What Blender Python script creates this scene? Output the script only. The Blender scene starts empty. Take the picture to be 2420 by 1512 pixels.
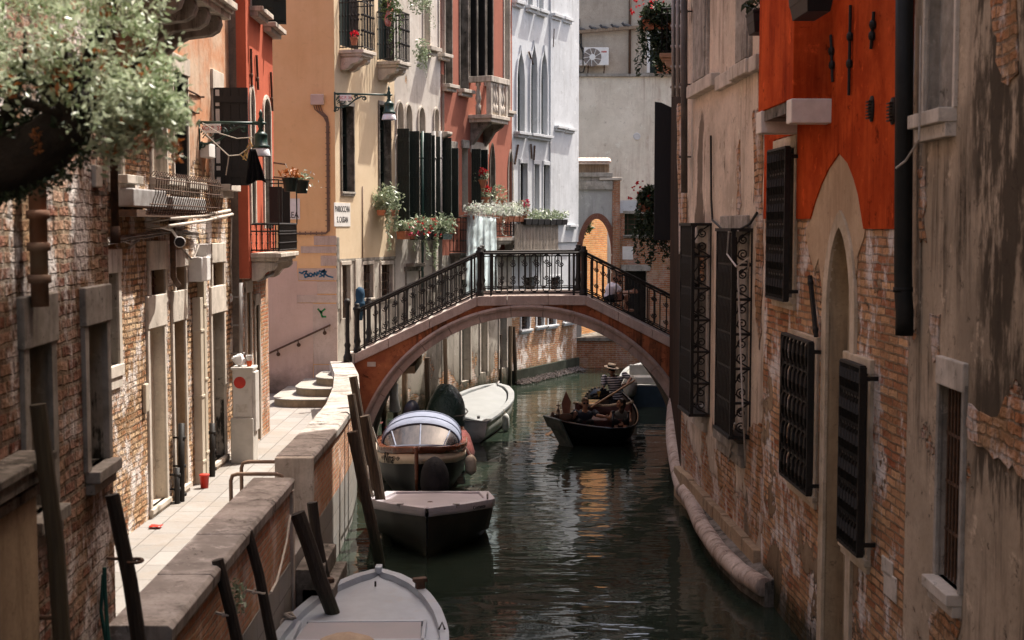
import bpy, bmesh, math, random
from mathutils import Vector, Matrix, Euler
from mathutils import noise as mno
RND = random.Random(11)
SC = bpy.context.scene
COL = SC.collection
sin, cos, pi = math.sin, math.cos, math.pi
V = Vector
# ------------------------------------------------------------------ survey of the place: camera station, wall lines
FPX, HC = 3150.0, 4.7
PIT = math.atan(221 / FPX)
CAM = V((0, 0, HC))
FW = V((0, cos(PIT), -sin(PIT))); UPV = V((0, sin(PIT), cos(PIT)))
def ray(x, y): return V(((x - 1210) / FPX, 0, 0)) + UPV * (-(y - 756) / FPX) + FW
def onz(x, y, z):
    d = ray(x, y); return CAM + d * ((z - HC) / d.z)
def ony(x, y, Y):
    d = ray(x, y); return CAM + d * (Y / d.y)
class Wall:
    def __init__(s, a, b, flip=False):
        s.a = V((a[0], a[1], 0)); s.b = V((b[0], b[1], 0)); s.L = (s.b - s.a).length
        s.t = (s.b - s.a).normalized(); s.n = V((s.t.y, -s.t.x, 0))
        if s.n.dot(CAM - s.a) < 0: s.n = -s.n
        if flip: s.n = -s.n
    def uz(s, x, y, off=0):
        d = ray(x, y); o = s.a + s.n * off
        k = (o - CAM).dot(s.n) / d.dot(s.n); p = CAM + d * k
        return (p - s.a).dot(s.t), p.z
    def P(s, u, z, o=0): return s.a + s.t * u + s.n * o + V((0, 0, z))
    def rect(s, x0, y0, x1, y1, off=0):
        xm = (x0 + x1) / 2
        ua, ub = s.uz(x0, (y0 + y1) / 2, off)[0], s.uz(x1, (y0 + y1) / 2, off)[0]
        za, zb = s.uz(xm, y0, off)[1], s.uz(xm, y1, off)[1]
        return min(ua, ub), max(ua, ub), min(za, zb), max(za, zb)
# ------------------------------------------------------------------ materials
class NM:
    def __init__(s, name, rough=.8, spec=.3):
        s.m = bpy.data.materials.new(name); s.m.use_nodes = True
        s.t = s.m.node_tree; s.b = s.t.nodes['Principled BSDF']
        s.b.inputs['Roughness'].default_value = rough
        s.b.inputs['Specular IOR Level'].default_value = spec
        s._pos = None
    def nd(s, typ, ins=None, **kw):
        n = s.t.nodes.new(typ)
        for k, v in kw.items(): setattr(n, k, v)
        for k, v in (ins or {}).items(): s.put(n.inputs[k], v)
        return n
    def put(s, sock, v):
        if isinstance(v, bpy.types.NodeSocket): s.t.links.new(v, sock)
        elif isinstance(v, (tuple, list)) and len(v) == 3 and sock.type == 'RGBA': sock.default_value = (*v, 1)
        else: sock.default_value = v
    def pos(s):
        if not s._pos: s._pos = s.nd('ShaderNodeNewGeometry').outputs['Position']
        return s._pos
    def scl(s, v, vec=None):
        return s.nd('ShaderNodeVectorMath', {0: vec or s.pos(), 1: v}, operation='MULTIPLY').outputs[0]
    def noise(s, scale, detail=4, rough=.6, vec=None, dist=0):
        return s.nd('ShaderNodeTexNoise', {'Vector': vec or s.pos(), 'Scale': scale, 'Detail': detail, 'Roughness': rough, 'Distortion': dist}).outputs['Fac']
    def ramp(s, f, a, b):
        return s.nd('ShaderNodeMapRange', {'Value': f, 'From Min': a, 'From Max': b}, interpolation_type='SMOOTHSTEP').outputs[0]
    def mix(s, f, a, b, mode='MIX'):
        n = s.nd('ShaderNodeMix', data_type='RGBA', blend_type=mode)
        for i, v in ((0, f), (6, a), (7, b)): s.put(n.inputs[i], v)
        return n.outputs[2]
    def mt(s, op, a, b=0.0, c=None):
        n = s.nd('ShaderNodeMath', operation=op, use_clamp=False); s.put(n.inputs[0], a); s.put(n.inputs[1], b)
        if c is not None: s.put(n.inputs[2], c)
        return n.outputs[0]
    def zz(s): return s.nd('ShaderNodeSeparateXYZ', {0: s.pos()}).outputs[2]
    def col(s, c): s.put(s.b.inputs['Base Color'], c)
    def bump(s, h, dist=.01, strength=1.0):
        s.put(s.b.inputs['Normal'], s.nd('ShaderNodeBump', {'Height': h, 'Distance': dist, 'Strength': strength}).outputs[0])
MATS = {}
def simple(name, c, c2=None, rough=.6, spec=.35, scale=6, metal=0, bump=0, stretch=None, wear=None):
    if name in MATS: return MATS[name]
    m = NM(name, rough, spec); m.b.inputs['Metallic'].default_value = metal
    vec = m.scl(stretch) if stretch else None
    n = m.noise(scale, 5, .65, vec)
    cc = m.mix(m.ramp(n, .3, .7), c, c2 or tuple(x * .7 for x in c))
    if wear: cc = m.mix(m.mt('MULTIPLY', m.ramp(m.noise(scale * 2.3, 6, .7, vec), .56, .64), wear[1]), cc, wear[0])
    m.col(cc)
    if bump: m.bump(m.noise(scale * 3, 4, .6, vec), bump)
    MATS[name] = m.m; return m.m
def brick_nodes(m, c1, c2, mort, bw=.24, rh=.066, ms=.012, salt=0, wob=.018, dark=.35):
    uv = m.nd('ShaderNodeUVMap', uv_map='UVMap').outputs[0]
    nz = m.nd('ShaderNodeTexNoise', {'Vector': uv, 'Scale': 5.0, 'Detail': 3}).outputs['Color']
    off = m.nd('ShaderNodeVectorMath', {0: nz, 1: (.5, .5, .5)}, operation='SUBTRACT').outputs[0]
    v = m.nd('ShaderNodeVectorMath', {0: off, 1: (wob * 2, wob * 2, 0), 2: uv}, operation='MULTIPLY_ADD').outputs[0]
    mort = m.mix(m.ramp(m.noise(1.7, 6, .7), .40, .62), mort, tuple(.25 * x + .75 * y for x, y in zip(mort, (.40, .31, .23))))
    b = m.nd('ShaderNodeTexBrick', {'Vector': v, 'Color1': c1, 'Color2': c2, 'Mortar': mort, 'Scale': 1.0, 'Mortar Size': ms,
             'Mortar Smooth': .35, 'Bias': 0.0, 'Brick Width': bw, 'Row Height': rh}, offset=.5)
    c, f = b.outputs['Color'], b.outputs['Fac']
    n1 = m.noise(9, 6, .7); c = m.mix(m.mt('MULTIPLY', m.ramp(n1, .45, .66), dark), c, (.045, .02, .012))
    n4 = m.noise(.8, 6, .7); c = m.mix(m.mt('MULTIPLY', m.ramp(n4, .5, .62), dark * .7), c, (.07, .045, .03))
    n2 = m.noise(1.6, 4, .6); c = m.mix(m.mt('MULTIPLY', m.ramp(n2, .4, .7), .45), c, (.40, .25, .13))
    if salt:
        n3 = m.noise(2.2, 7, .72, m.scl((1, 1, .7))); c = m.mix(m.mt('MULTIPLY', m.ramp(n3, .48, .62), salt), c, (.74, .68, .64))
    h = m.mt('SUBTRACT', m.mt('MULTIPLY', m.noise(22, 4, .6), .7), f)
    return c, h, f
def wallmat(name, pl, pl2, brick=None, bare=0, bscale=.9, zb=None, salt=0, streak=.35, scol=(.06, .05, .04), damp=None, bdist=.02, wob=.018,
            rh=.066, bw=.24, mort=(.36, .30, .23), mott=2.0, fine=.25, crack=0, dark=.35, pbump=.004, blot=None, ms=.012, ystain=None):
    if name in MATS: return MATS[name]
    m = NM(name, .95, .03)
    n = m.noise(mott, 7, .66)
    c = m.mix(m.ramp(n, .32, .68), pl, pl2)
    st = m.noise(1.0, 7, .72, m.scl((5, 5, .5)), .4); sm_ = m.ramp(m.noise(.75, 5, .65, m.scl((1, 1, .6))), .40, .62)
    c = m.mix(m.mt('MULTIPLY', m.mt('MULTIPLY', m.ramp(st, .42, .66), sm_), min(1, streak * 1.7)), c, scol)
    c = m.mix(m.mt('MULTIPLY', m.ramp(m.noise(.55, 8, .7), .52, .62), min(.8, streak * 1.1)), c, tuple(.35 * x + .65 * y for x, y in zip(scol, pl2)))
    c = m.mix(m.mt('MULTIPLY', m.ramp(m.noise(3.1, 8, .75), .58, .66), min(.7, streak)), c, tuple(min(.8, x * 1.35) for x in pl))
    fn = m.noise(28, 3, .7); c = m.mix(m.mt('MULTIPLY', m.ramp(fn, .45, .75), fine), c, tuple(x * .55 for x in pl))
    if damp:
        z0, z1, dc, k = damp
        wz = m.mt('ADD', m.zz(), m.mt('MULTIPLY', m.mt('SUBTRACT', m.noise(1.3, 5, .7), .5), 2.2 * (z1 - z0)))
        f = m.nd('ShaderNodeMapRange', {'Value': wz, 'From Min': z0, 'From Max': z1, 'To Min': 1.0, 'To Max': 0.0}).outputs[0]
        c = m.mix(m.mt('MULTIPLY', f, k), c, dc)
    gr = m.noise(6.5, 9, .8, None, .5); c = m.mix(m.mt('MULTIPLY', m.ramp(gr, .56, .66), min(.85, streak * 1.3)), c, tuple(x * .5 for x in scol))
    if ystain:
        y0_, y1_, zl_, sc_ = ystain; sp = m.nd('ShaderNodeSeparateXYZ', {0: m.pos()}); big = m.mt('SUBTRACT', m.noise(1.1, 7, .65, m.scl((1, 1, .5))), .5); drip = m.mt('SUBTRACT', m.noise(1.0, 6, .7, m.scl((6, 6, .5))), .5)
        fy = m.ramp(m.mt('ADD', sp.outputs[1], m.mt('MULTIPLY', big, 1.6)), y0_, y1_); fz = m.ramp(m.mt('ADD', m.mt('ADD', sp.outputs[2], m.mt('MULTIPLY', drip, 1.6)), m.mt('MULTIPLY', big, 1.0)), zl_, zl_ + .18)
        hol = m.ramp(m.mt('ADD', m.noise(2.2, 7, .7, m.scl((1.5, 1.5, .5))), m.mt('MULTIPLY', drip, .3)), .60, .48); c = m.mix(m.mt('MULTIPLY', m.mt('MULTIPLY', fy, fz), m.mt('MULTIPLY', hol, .93)), c, sc_)
    if blot:
        bc_, bs_, bt_ = blot; bn = m.mt('ADD', m.noise(bs_, 6, .62, m.scl((1, 1, .55))), m.mt('MULTIPLY', m.mt('SUBTRACT', m.noise(1.0, 5, .7, m.scl((9, 9, .7))), .5), .32)); c = m.mix(m.mt('MULTIPLY', m.ramp(bn, bt_, bt_ + .05), .9), c, bc_)
    hp = m.mt('ADD', m.mt('MULTIPLY', m.noise(5, 6, .6), pbump * 40), 0.0)
    if brick:
        bc, bh, bf = brick_nodes(m, brick[0], brick[1], mort, bw, rh, ms, salt=salt, wob=wob, dark=dark)
        if bare >= 1: c, h = bc, bh
        else:
            mk = m.mt('ADD', m.noise(bscale, 7, .62), m.mt('MULTIPLY', m.mt('SUBTRACT', m.noise(bscale * 7, 4, .6), .5), .12))
            if zb:
                zf = m.nd('ShaderNodeMapRange', {'Value': m.zz(), 'From Min': zb[0], 'From Max': zb[1], 'To Min': zb[2], 'To Max': -zb[2]}).outputs[0]
                mk = m.mt('ADD', mk, zf)
            k = m.ramp(mk, .5 + (.5 - bare) * .5, .52 + (.5 - bare) * .5)
            edge = m.mt('MULTIPLY', m.ramp(mk, .44 + (.5 - bare) * .5, .50 + (.5 - bare) * .5), .55)
            c = m.mix(m.mt('MULTIPLY', edge, .6), c, tuple(x * .45 for x in pl2))
            c = m.mix(k, c, bc)
            ph = m.mt('ADD', hp, 1.0)
            h = m.mt('ADD', m.mt('MULTIPLY', ph, m.mt('SUBTRACT', 1.0, k)), m.mt('MULTIPLY', bh, k))
        m.bump(h, bdist)
    else:
        m.bump(hp, .02)
    if damp:  # algae at the tide line
        wz2 = m.mt('ADD', m.zz(), m.mt('MULTIPLY', m.mt('SUBTRACT', m.noise(4, 4, .7), .5), .5))
        f2 = m.nd('ShaderNodeMapRange', {'Value': wz2, 'From Min': .22, 'From Max': .55, 'To Min': 1.0, 'To Max': 0.0}).outputs[0]
        c = m.mix(m.mt('MULTIPLY', f2, .9), c, (.022, .026, .015))
    m.col(c); MATS[name] = m.m; return m.m
# ------------------------------------------------------------------ mesh builder
ORG = {}
class MB:
    def __init__(s): s.v = []; s.f = []
    def face(s, pts):
        i = len(s.v); s.v += [V(p) for p in pts]; s.f.append(tuple(range(i, i + len(pts))))
    def hexa(s, p):  # p[0:4] one face loop, p[4:8] the opposite loop
        i = len(s.v); s.v += [V(q) for q in p]
        for q in ((3, 2, 1, 0), (4, 5, 6, 7), (0, 1, 5, 4), (1, 2, 6, 5), (2, 3, 7, 6), (3, 0, 4, 7)): s.f.append(tuple(i + k for k in q))
    def box(s, c, d, rz=0, rx=0, ry=0):
        m = Euler((rx, ry, rz)).to_matrix(); c = V(c); hx, hy, hz = d[0] / 2, d[1] / 2, d[2] / 2
        s.hexa([c + m @ V(q) for q in ((-hx, -hy, -hz), (hx, -hy, -hz), (hx, hy, -hz), (-hx, hy, -hz), (-hx, -hy, hz), (hx, -hy, hz), (hx, hy, hz), (-hx, hy, hz))])
    def wbox(s, W, u0, u1, z0, z1, o0, o1):
        s.hexa([W.P(u0, z0, o0), W.P(u1, z0, o0), W.P(u1, z0, o1), W.P(u0, z0, o1), W.P(u0, z1, o0), W.P(u1, z1, o0), W.P(u1, z1, o1), W.P(u0, z1, o1)])
    def prism(s, pts, vec):
        n = len(pts); i = len(s.v); vec = V(vec)
        s.v += [V(p) for p in pts] + [V(p) + vec for p in pts]
        s.f.append(tuple(range(i + n - 1, i - 1, -1))); s.f.append(tuple(range(i + n, i + 2 * n)))
        for k in range(n): s.f.append((i + k, i + (k + 1) % n, i + n + (k + 1) % n, i + n + k))
    def loft(s, rings, cap=True, closed=True):
        i = len(s.v); n = len(rings[0])
        for r in rings: s.v += [V(p) for p in r]
        for a in range(len(rings) - 1):
            for k in range(n if closed else n - 1):
                k2 = (k + 1) % n
                s.f.append((i + a * n + k, i + a * n + k2, i + (a + 1) * n + k2, i + (a + 1) * n + k))
        if cap and closed:
            s.f.append(tuple(range(i + n - 1, i - 1, -1))); e = i + (len(rings) - 1) * n; s.f.append(tuple(range(e, e + n)))
    def tube(s, pts, r, n=6, flat=1.0, cap=True):
        pts = [V(p) for p in pts]; k = len(pts)
        if not isinstance(r, (list, tuple)): r = [r] * k
        rings = []; up = None
        for i in range(k):
            d = (pts[min(i + 1, k - 1)] - pts[max(i - 1, 0)])
            d = d.normalized() if d.length > 1e-9 else V((0, 0, 1))
            if up is None:
                up = V((0, 0, 1)) if abs(d.z) < .9 else V((1, 0, 0))
            a = d.cross(up)
            if a.length < 1e-6: a = d.orthogonal()
            a.normalize(); b = a.cross(d).normalized(); up = b
            rings.append([pts[i] + a * (cos(2 * pi * j / n) * r[i]) + b * (sin(2 * pi * j / n) * r[i] * flat) for j in range(n)])
        s.loft(rings, cap)
    def lathe(s, c, prof, n=12, ax=None):
        c = V(c); q = ax.to_track_quat('Z', 'Y').to_matrix() if ax else Matrix.Identity(3)
        s.loft([[c + q @ V((cos(2 * pi * j / n) * r, sin(2 * pi * j / n) * r, z)) for j in range(n)] for r, z in prof])
    def ell(s, c, r, n=10, m=7, rot=None):
        c = V(c); rot = rot or Matrix.Identity(3); R = []
        for a in range(1, m):
            th = pi * a / m
            R.append([c + rot @ V((r[0] * sin(th) * cos(2 * pi * j / n), r[1] * sin(th) * sin(2 * pi * j / n), -r[2] * cos(th))) for j in range(n)])
        s.loft(R)
    def add(s, o): 
        i = len(s.v); s.v += o.v; s.f += [tuple(k + i for k in f) for f in o.f]; return s
    def build(s, name, mat, parent=None, smooth=False, bevel=0, org=None, sub=0, ang=None):
        o0 = ORG.get(parent.name, V((0, 0, 0))) if parent else (V(org) if org is not None else V((0, 0, 0)))
        me = bpy.data.meshes.new(name); me.from_pydata([tuple(p - o0) for p in s.v], [], s.f); me.update()
        bm = bmesh.new(); bm.from_mesh(me); bmesh.ops.recalc_face_normals(bm, faces=bm.faces)
        uvl = bm.loops.layers.uv.new('UVMap')
        for f in bm.faces:
            nn = f.normal; h = math.hypot(nn.x, nn.y)
            if h > .5: tx, ty = -nn.y / h, nn.x / h
            for l in f.loops:
                p = l.vert.co + o0
                l[uvl].uv = (p.x * tx + p.y * ty, p.z) if h > .5 else (p.y, p.x)
            f.smooth = smooth
        bm.to_mesh(me); bm.free()
        o = bpy.data.objects.new(name, me); COL.objects.link(o)
        for mm in (mat if isinstance(mat, (list, tuple)) else [mat]): me.materials.append(mm)
        if parent: o.parent = parent
        else: o.location = o0
        ORG[o.name] = o0
        if bevel:
            b = o.modifiers.new('Bevel', 'BEVEL'); b.width = bevel; b.segments = 2; b.limit_method = 'ANGLE'; b.angle_limit = .6
        if sub:
            q = o.modifiers.new('Subdivision', 'SUBSURF'); q.levels = sub; q.render_levels = sub
        return o
def thing(name, label, cat, loc, group=None):
    o = bpy.data.objects.new(name, None); COL.objects.link(o); o.location = V(loc); o.empty_display_size = .2
    o['label'] = label; o['category'] = cat
    if group: o['group'] = group
    ORG[o.name] = V(loc); return o
def tag(o, label, cat, group=None):
    o['label'] = label; o['category'] = cat
    if group: o['group'] = group
    return o
def struct(o, kind='structure'): o['kind'] = kind; return o
def dup(o, parent=None, loc=None):
    c = o.copy(); COL.objects.link(c)
    if parent: c.parent = parent
    if loc is not None: c.location = loc
    for ch in list(o.children): dup(ch, c)
    return c
def spiral(a0, turns, r0, r1, n=14):
    return [(cos(a0 + 2 * pi * turns * i / n) * (r0 + (r1 - r0) * i / n), sin(a0 + 2 * pi * turns * i / n) * (r0 + (r1 - r0) * i / n)) for i in range(n + 1)]
# a wall sheet with real openings and reveals
def archpts(u0, u1, zs, zt, kind, n=10):
    um = (u0 + u1) / 2; w = (u1 - u0) / 2; h = zt - zs; out = []
    for i in range(n + 1):
        k = i / n
        if kind == 'r': x, z = cos(pi / 2 * k), sin(pi / 2 * k)
        elif kind == 'l': x, z = cos(pi / 2 * k) ** .95, sin(pi / 2 * k) ** 1.12
        elif kind == 'p':
            th = k * math.acos(.35 / 1.35); x = -.35 + 1.35 * cos(th); z = 1.35 * sin(th) / (1.35 * sin(math.acos(.35 / 1.35)))
        else: # ogee
            x = (1 - .62 * k ** 1.3) if k < .55 else (1 - .62 * .55 ** 1.3) * (1 - ((k - .55) / .45)) ** 1.6; z = k
        out.append((w * x, zs + h * z))
    return um, out
def facade(W, u0, u1, z0, z1, ops, dep=.2, back=3.0, mb=None):
    # openings only; each window brings its own reveal
    m = mb or MB(); rects = []
    for o in ops:
        a, b, c, d = o[:4]; rects.append((a, b, c, d))
    us = sorted({u0, u1, *[r[0] for r in rects], *[r[1] for r in rects]}); zs = sorted({z0, z1, *[r[2] for r in rects], *[r[3] for r in rects]})
    us = [u for u in us if u0 - 1e-6 <= u <= u1 + 1e-6]; zs = [z for z in zs if z0 - 1e-6 <= z <= z1 + 1e-6]
    for i in range(len(us) - 1):
        j = 0
        while j < len(zs) - 1:
            um = (us[i] + us[i + 1]) / 2; ins = lambda jj: any(r[0] < um < r[1] and r[2] < (zs[jj] + zs[jj + 1]) / 2 < r[3] for r in rects)
            if ins(j): j += 1; continue
            k = j
            while k < len(zs) - 1 and not ins(k): k += 1
            m.face([W.P(us[i], zs[j]), W.P(us[i + 1], zs[j]), W.P(us[i + 1], zs[k]), W.P(us[i], zs[k])]); j = k
    for o in ops:
        a, b, c, d = o[:4]; dp = o[5] if len(o) > 5 and o[5] else dep
        if len(o) > 4 and o[4]:
            kind, rise = o[4]; um, cur = archpts(a, b, d - rise, d, kind)
            for sg in (-1, 1):
                side = [(um + sg * x, z) for x, z in cur]; e = um + sg * (b - a) / 2
                for q in range(len(side) - 1):
                    m.face([W.P(side[q][0], side[q][1]), W.P(side[q + 1][0], side[q + 1][1]), W.P(e, side[q + 1][1]), W.P(e, side[q][1])])
    if back:
        for e in (u0, u1): m.face([W.P(e, z0), W.P(e, z1), W.P(e, z1, -back), W.P(e, z0, -back)])
        m.face([W.P(u0, z1), W.P(u1, z1), W.P(u1, z1, -back), W.P(u0, z1, -back)])
        m.face([W.P(u0, z0, -back), W.P(u1, z0, -back), W.P(u1, z1, -back), W.P(u0, z1, -back)])
    return m
def leaves(mb, pts, size, rnd=RND, per=1, tilt=.9):
    for p in pts:
        for _ in range(per):
            s = size * rnd.uniform(.6, 1.25); d = V((rnd.gauss(0, 1), rnd.gauss(0, 1), rnd.gauss(.25, 1))).normalized()
            a = d.orthogonal().normalized(); a.rotate(Matrix.Rotation(rnd.uniform(0, 6.28), 3, d)); b = d.cross(a)
            q = V(p); mb.face([q - a * s, q + b * s * .42 + d * s * .15, q + a * s, q - b * s * .42 + d * s * .15])
def blob(c, r, n, rnd=RND, hollow=.3):
    out = []
    for _ in range(n):
        d = V((rnd.gauss(0, 1), rnd.gauss(0, 1), rnd.gauss(0, 1))).normalized(); k = (hollow + (1 - hollow) * rnd.random() ** .6)
        out.append(V(c) + V((d.x * r[0], d.y * r[1], d.z * r[2])) * k)
    return out
def leafmat(name, c1, c2, spec=.35, rough=.5, trans=.25):
    if name in MATS: return MATS[name]
    m = NM(name, rough, spec); g = m.nd('ShaderNodeNewGeometry')
    r = g.outputs['Random Per Island']; c = m.mix(r, c1, c2); c = m.mix(m.ramp(m.noise(3, 3), .4, .7), c, tuple(x * .6 for x in c1))
    m.col(c)
    tr = m.nd('ShaderNodeBsdfTranslucent', {'Color': c}).outputs[0]; mx = m.nd('ShaderNodeMixShader', {0: trans, 1: m.b.outputs[0], 2: tr})
    m.t.links.new(mx.outputs[0], m.t.nodes['Material Output'].inputs[0]); MATS[name] = m.m; return m.m
def textmesh(body, size, fn, ext=.003):
    c = bpy.data.curves.new('lettering', 'FONT'); c.body = body; c.size = size; c.align_x = 'CENTER'; c.align_y = 'CENTER'; c.extrude = ext; c.space_line = 1.25
    o = bpy.data.objects.new('lettering', c); COL.objects.link(o); bpy.context.view_layer.update()
    dg = bpy.context.evaluated_depsgraph_get(); me = bpy.data.meshes.new_from_object(o.evaluated_get(dg))
    mb = MB(); mb.v = [fn(v.co) for v in me.vertices]; mb.f = [tuple(p.vertices) for p in me.polygons]
    bpy.data.objects.remove(o); bpy.data.curves.remove(c); bpy.data.meshes.remove(me); return mb
def ribbon(mb, fn, pts, w, th=.004):
    """a painted stroke: flat band along 2-D pts, fn maps (x, y, off) to the wall"""
    for (x0, y0), (x1, y1) in zip(pts, pts[1:]):
        d = math.hypot(x1 - x0, y1 - y0) or 1; nx, ny = -(y1 - y0) / d * w / 2, (x1 - x0) / d * w / 2; ex, ey = (x1 - x0) / d * w * .3, (y1 - y0) / d * w * .3
        q = [(x0 - ex + nx, y0 - ey + ny), (x1 + ex + nx, y1 + ey + ny), (x1 + ex - nx, y1 + ey - ny), (x0 - ex - nx, y0 - ey - ny)]
        mb.prism([fn(a, b, 0.001) for a, b in q], fn(0, 0, th) - fn(0, 0, 0.001))
# ------------------------------------------------------------------ camera, daylight
cd = bpy.data.cameras.new('camera'); cam = bpy.data.objects.new('camera', cd); COL.objects.link(cam)
cam.location = CAM; cam.rotation_euler = (pi / 2 - PIT, 0, 0); cd.sensor_width = 36; cd.lens = FPX / 2420 * 36; cd.clip_end = 500; cd.clip_start = .1
cd.dof.use_dof = True; cd.dof.focus_distance = 27; cd.dof.aperture_fstop = 3.4
SC.camera = cam
SUN = V((.34, .30, .89)).normalized()
w = bpy.data.worlds.new('World'); SC.world = w; w.use_nodes = True
sk = w.node_tree.nodes.new('ShaderNodeTexSky'); sk.sky_type = 'NISHITA'; sk.sun_disc = False; sk.dust_density = 4; sk.ozone_density = .3; sk.air_density = .8
sk.sun_elevation = math.asin(SUN.z); sk.sun_rotation = math.atan2(SUN.x, SUN.y)
bgn = w.node_tree.nodes['Background']; tn = w.node_tree.nodes.new('ShaderNodeMix'); tn.data_type = 'RGBA'; tn.blend_type = 'MULTIPLY'; tn.inputs[0].default_value = 1; tn.inputs[7].default_value = (1, .90, .80, 1); w.node_tree.links.new(sk.outputs[0], tn.inputs[6]); w.node_tree.links.new(tn.outputs[2], bgn.inputs[0]); bgn.inputs[1].default_value = .15
ld = bpy.data.lights.new('sun', 'SUN'); ld.energy = 3.1; ld.angle = math.radians(.5); ld.color = (1, .95, .87)
lo = bpy.data.objects.new('sun', ld); COL.objects.link(lo); lo.rotation_euler = (-SUN).to_track_quat('-Z', 'Y').to_euler(); lo.location = (10, 30, 40)
SC.view_settings.view_transform = 'Standard'; SC.view_settings.look = 'None'; SC.view_settings.exposure = 1.6; SC.view_settings.gamma = 1
SC.cycles.max_bounces = 7; SC.cycles.diffuse_bounces = 4; SC.cycles.use_denoising = True
SC.cycles.sample_clamp_indirect = 6; SC.cycles.caustics_reflective = False; SC.cycles.caustics_refractive = False
# ------------------------------------------------------------------ common materials
BR = ((.30, .115, .055), (.44, .225, .11))
BRR = ((.33, .105, .05), (.40, .17, .09))
STONE = wallmat('istrian stone', (.60, .54, .47), (.46, .41, .35), streak=.4, scol=(.10, .085, .065), mott=3, fine=.3)
STONEG = wallmat('grey dirty stone', (.40, .37, .33), (.24, .22, .19), streak=.5, scol=(.05, .045, .04), mott=4)
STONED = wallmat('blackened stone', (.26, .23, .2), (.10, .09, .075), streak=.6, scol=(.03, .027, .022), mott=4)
STONEB = wallmat('tan rendered stone', (.40, .30, .20), (.30, .22, .15), streak=.3, scol=(.12, .08, .05), mott=3, fine=.5)
GLASSD = simple('dark window glass', (.012, .014, .015), (.02, .022, .024), rough=.12, spec=.5)
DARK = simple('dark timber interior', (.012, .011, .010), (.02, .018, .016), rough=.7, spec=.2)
SHUT = simple('dark green shutter paint', (.010, .017, .014), (.016, .026, .021), rough=.5, spec=.3, scale=14, stretch=(8, 8, .6))
SHUTB = simple('black shutter paint', (.010, .010, .011), (.017, .016, .016), rough=.55, scale=14, stretch=(8, 8, .6))
IRON = simple('black wrought iron', (.010, .009, .008), (.02, .016, .013), rough=.55, spec=.25, scale=30)
RUST = simple('rusty iron', (.05, .03, .02), (.11, .055, .03), rough=.75, scale=22)
GREENI = simple('green painted iron', (.012, .05, .038), (.008, .03, .024), rough=.4, spec=.5)
ZINC = simple('grey zinc pipe', (.32, .30, .28), (.22, .2, .19), rough=.6, scale=4, stretch=(6, 6, 1))
PVC = simple('beige plastic casing', (.50, .44, .35), (.42, .36, .28), rough=.5, scale=3)
WHITEP = simple('white painted casing', (.72, .70, .67), (.62, .6, .57), rough=.5, scale=5)
GREYBOX = simple('grey plastic box', (.58, .56, .54), (.5, .48, .46), rough=.5)
TERRA = simple('terracotta', (.42, .17, .09), (.30, .11, .06), rough=.85, scale=9)
WOODP = simple('weathered mooring timber', (.085, .056, .036), (.035, .024, .016), rough=.85, scale=5, stretch=(9, 9, .6), bump=.008)
WOODD = simple('wet dark mooring timber', (.035, .026, .019), (.015, .011, .008), rough=.65, scale=5, stretch=(9, 9, .6), bump=.008)
WOODL = simple('pale weathered timber', (.30, .22, .15), (.16, .11, .07), rough=.85, scale=5, stretch=(9, 9, .6), bump=.008)
PIPEB = simple('black cast pipe', (.006, .006, .005), (.012, .011, .009), rough=.6, spec=.2, scale=6)
CABLE = simple('black cable', (.02, .018, .017), rough=.6)
CABLEW = simple('pale cable', (.50, .45, .40), rough=.6)
ROPE = simple('pale rope', (.50, .45, .38), (.35, .3, .25), rough=.9, scale=60)
RED = simple('red plastic', (.55, .035, .02), rough=.4)
WHITE = simple('white cloth', (.75, .74, .73), (.66, .66, .66), rough=.8)
BLACKC = simple('black cloth', (.007, .007, .008), (.013, .012, .014), rough=.8, spec=.15, scale=12, bump=.015)
LEAF = leafmat('leaf green', (.10, .15, .055), (.05, .09, .035))
LEAFP = leafmat('pale leaf green', (.38, .44, .30), (.15, .21, .11), rough=.35, spec=.5)
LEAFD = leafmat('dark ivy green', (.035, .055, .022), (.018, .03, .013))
LEAFW = leafmat('white alyssum blossom', (.74, .75, .72), (.34, .42, .28))
PINK = leafmat('pink blossom', (.65, .03, .12), (.55, .10, .18))
REDF = leafmat('red blossom', (.62, .02, .02), (.5, .012, .04))
DRY = leafmat('dry orange leaf', (.42, .15, .04), (.25, .08, .02))
# ------------------------------------------------------------------ water
mw = NM('canal water', .035, .5); mw.b.inputs['IOR'].default_value = 1.33
mw.col(mw.mix(mw.ramp(mw.noise(.35, 3), .35, .65), (.012, .019, .013), (.020, .028, .020)))
h1 = mw.noise(1.0, 2, .5, mw.scl((.75, 1.5, 1)), .8); h2 = mw.noise(1.0, 2, .5, mw.scl((1.7, 4.2, 1)), .7)
amp = mw.ramp(mw.noise(.5, 2, .5), .3, .7)
mw.bump(mw.mt('ADD', mw.mt('MULTIPLY', h1, .62), mw.mt('MULTIPLY', mw.mt('MULTIPLY', h2, .3), mw.mt('ADD', amp, .25))), .029)
m = MB(); m.face([(-9, -2, 0), (14, -2, 0), (14, 75, 0), (-9, 75, 0)]); struct(m.build('water', mw.m))
# ground slab under everything
m = MB(); m.face([(-400, -400, -1.6), (400, -400, -1.6), (400, 400, -1.6), (-400, 400, -1.6)])
struct(m.build('ground', simple('canal mud', (.05, .045, .035), rough=.9)))
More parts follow.
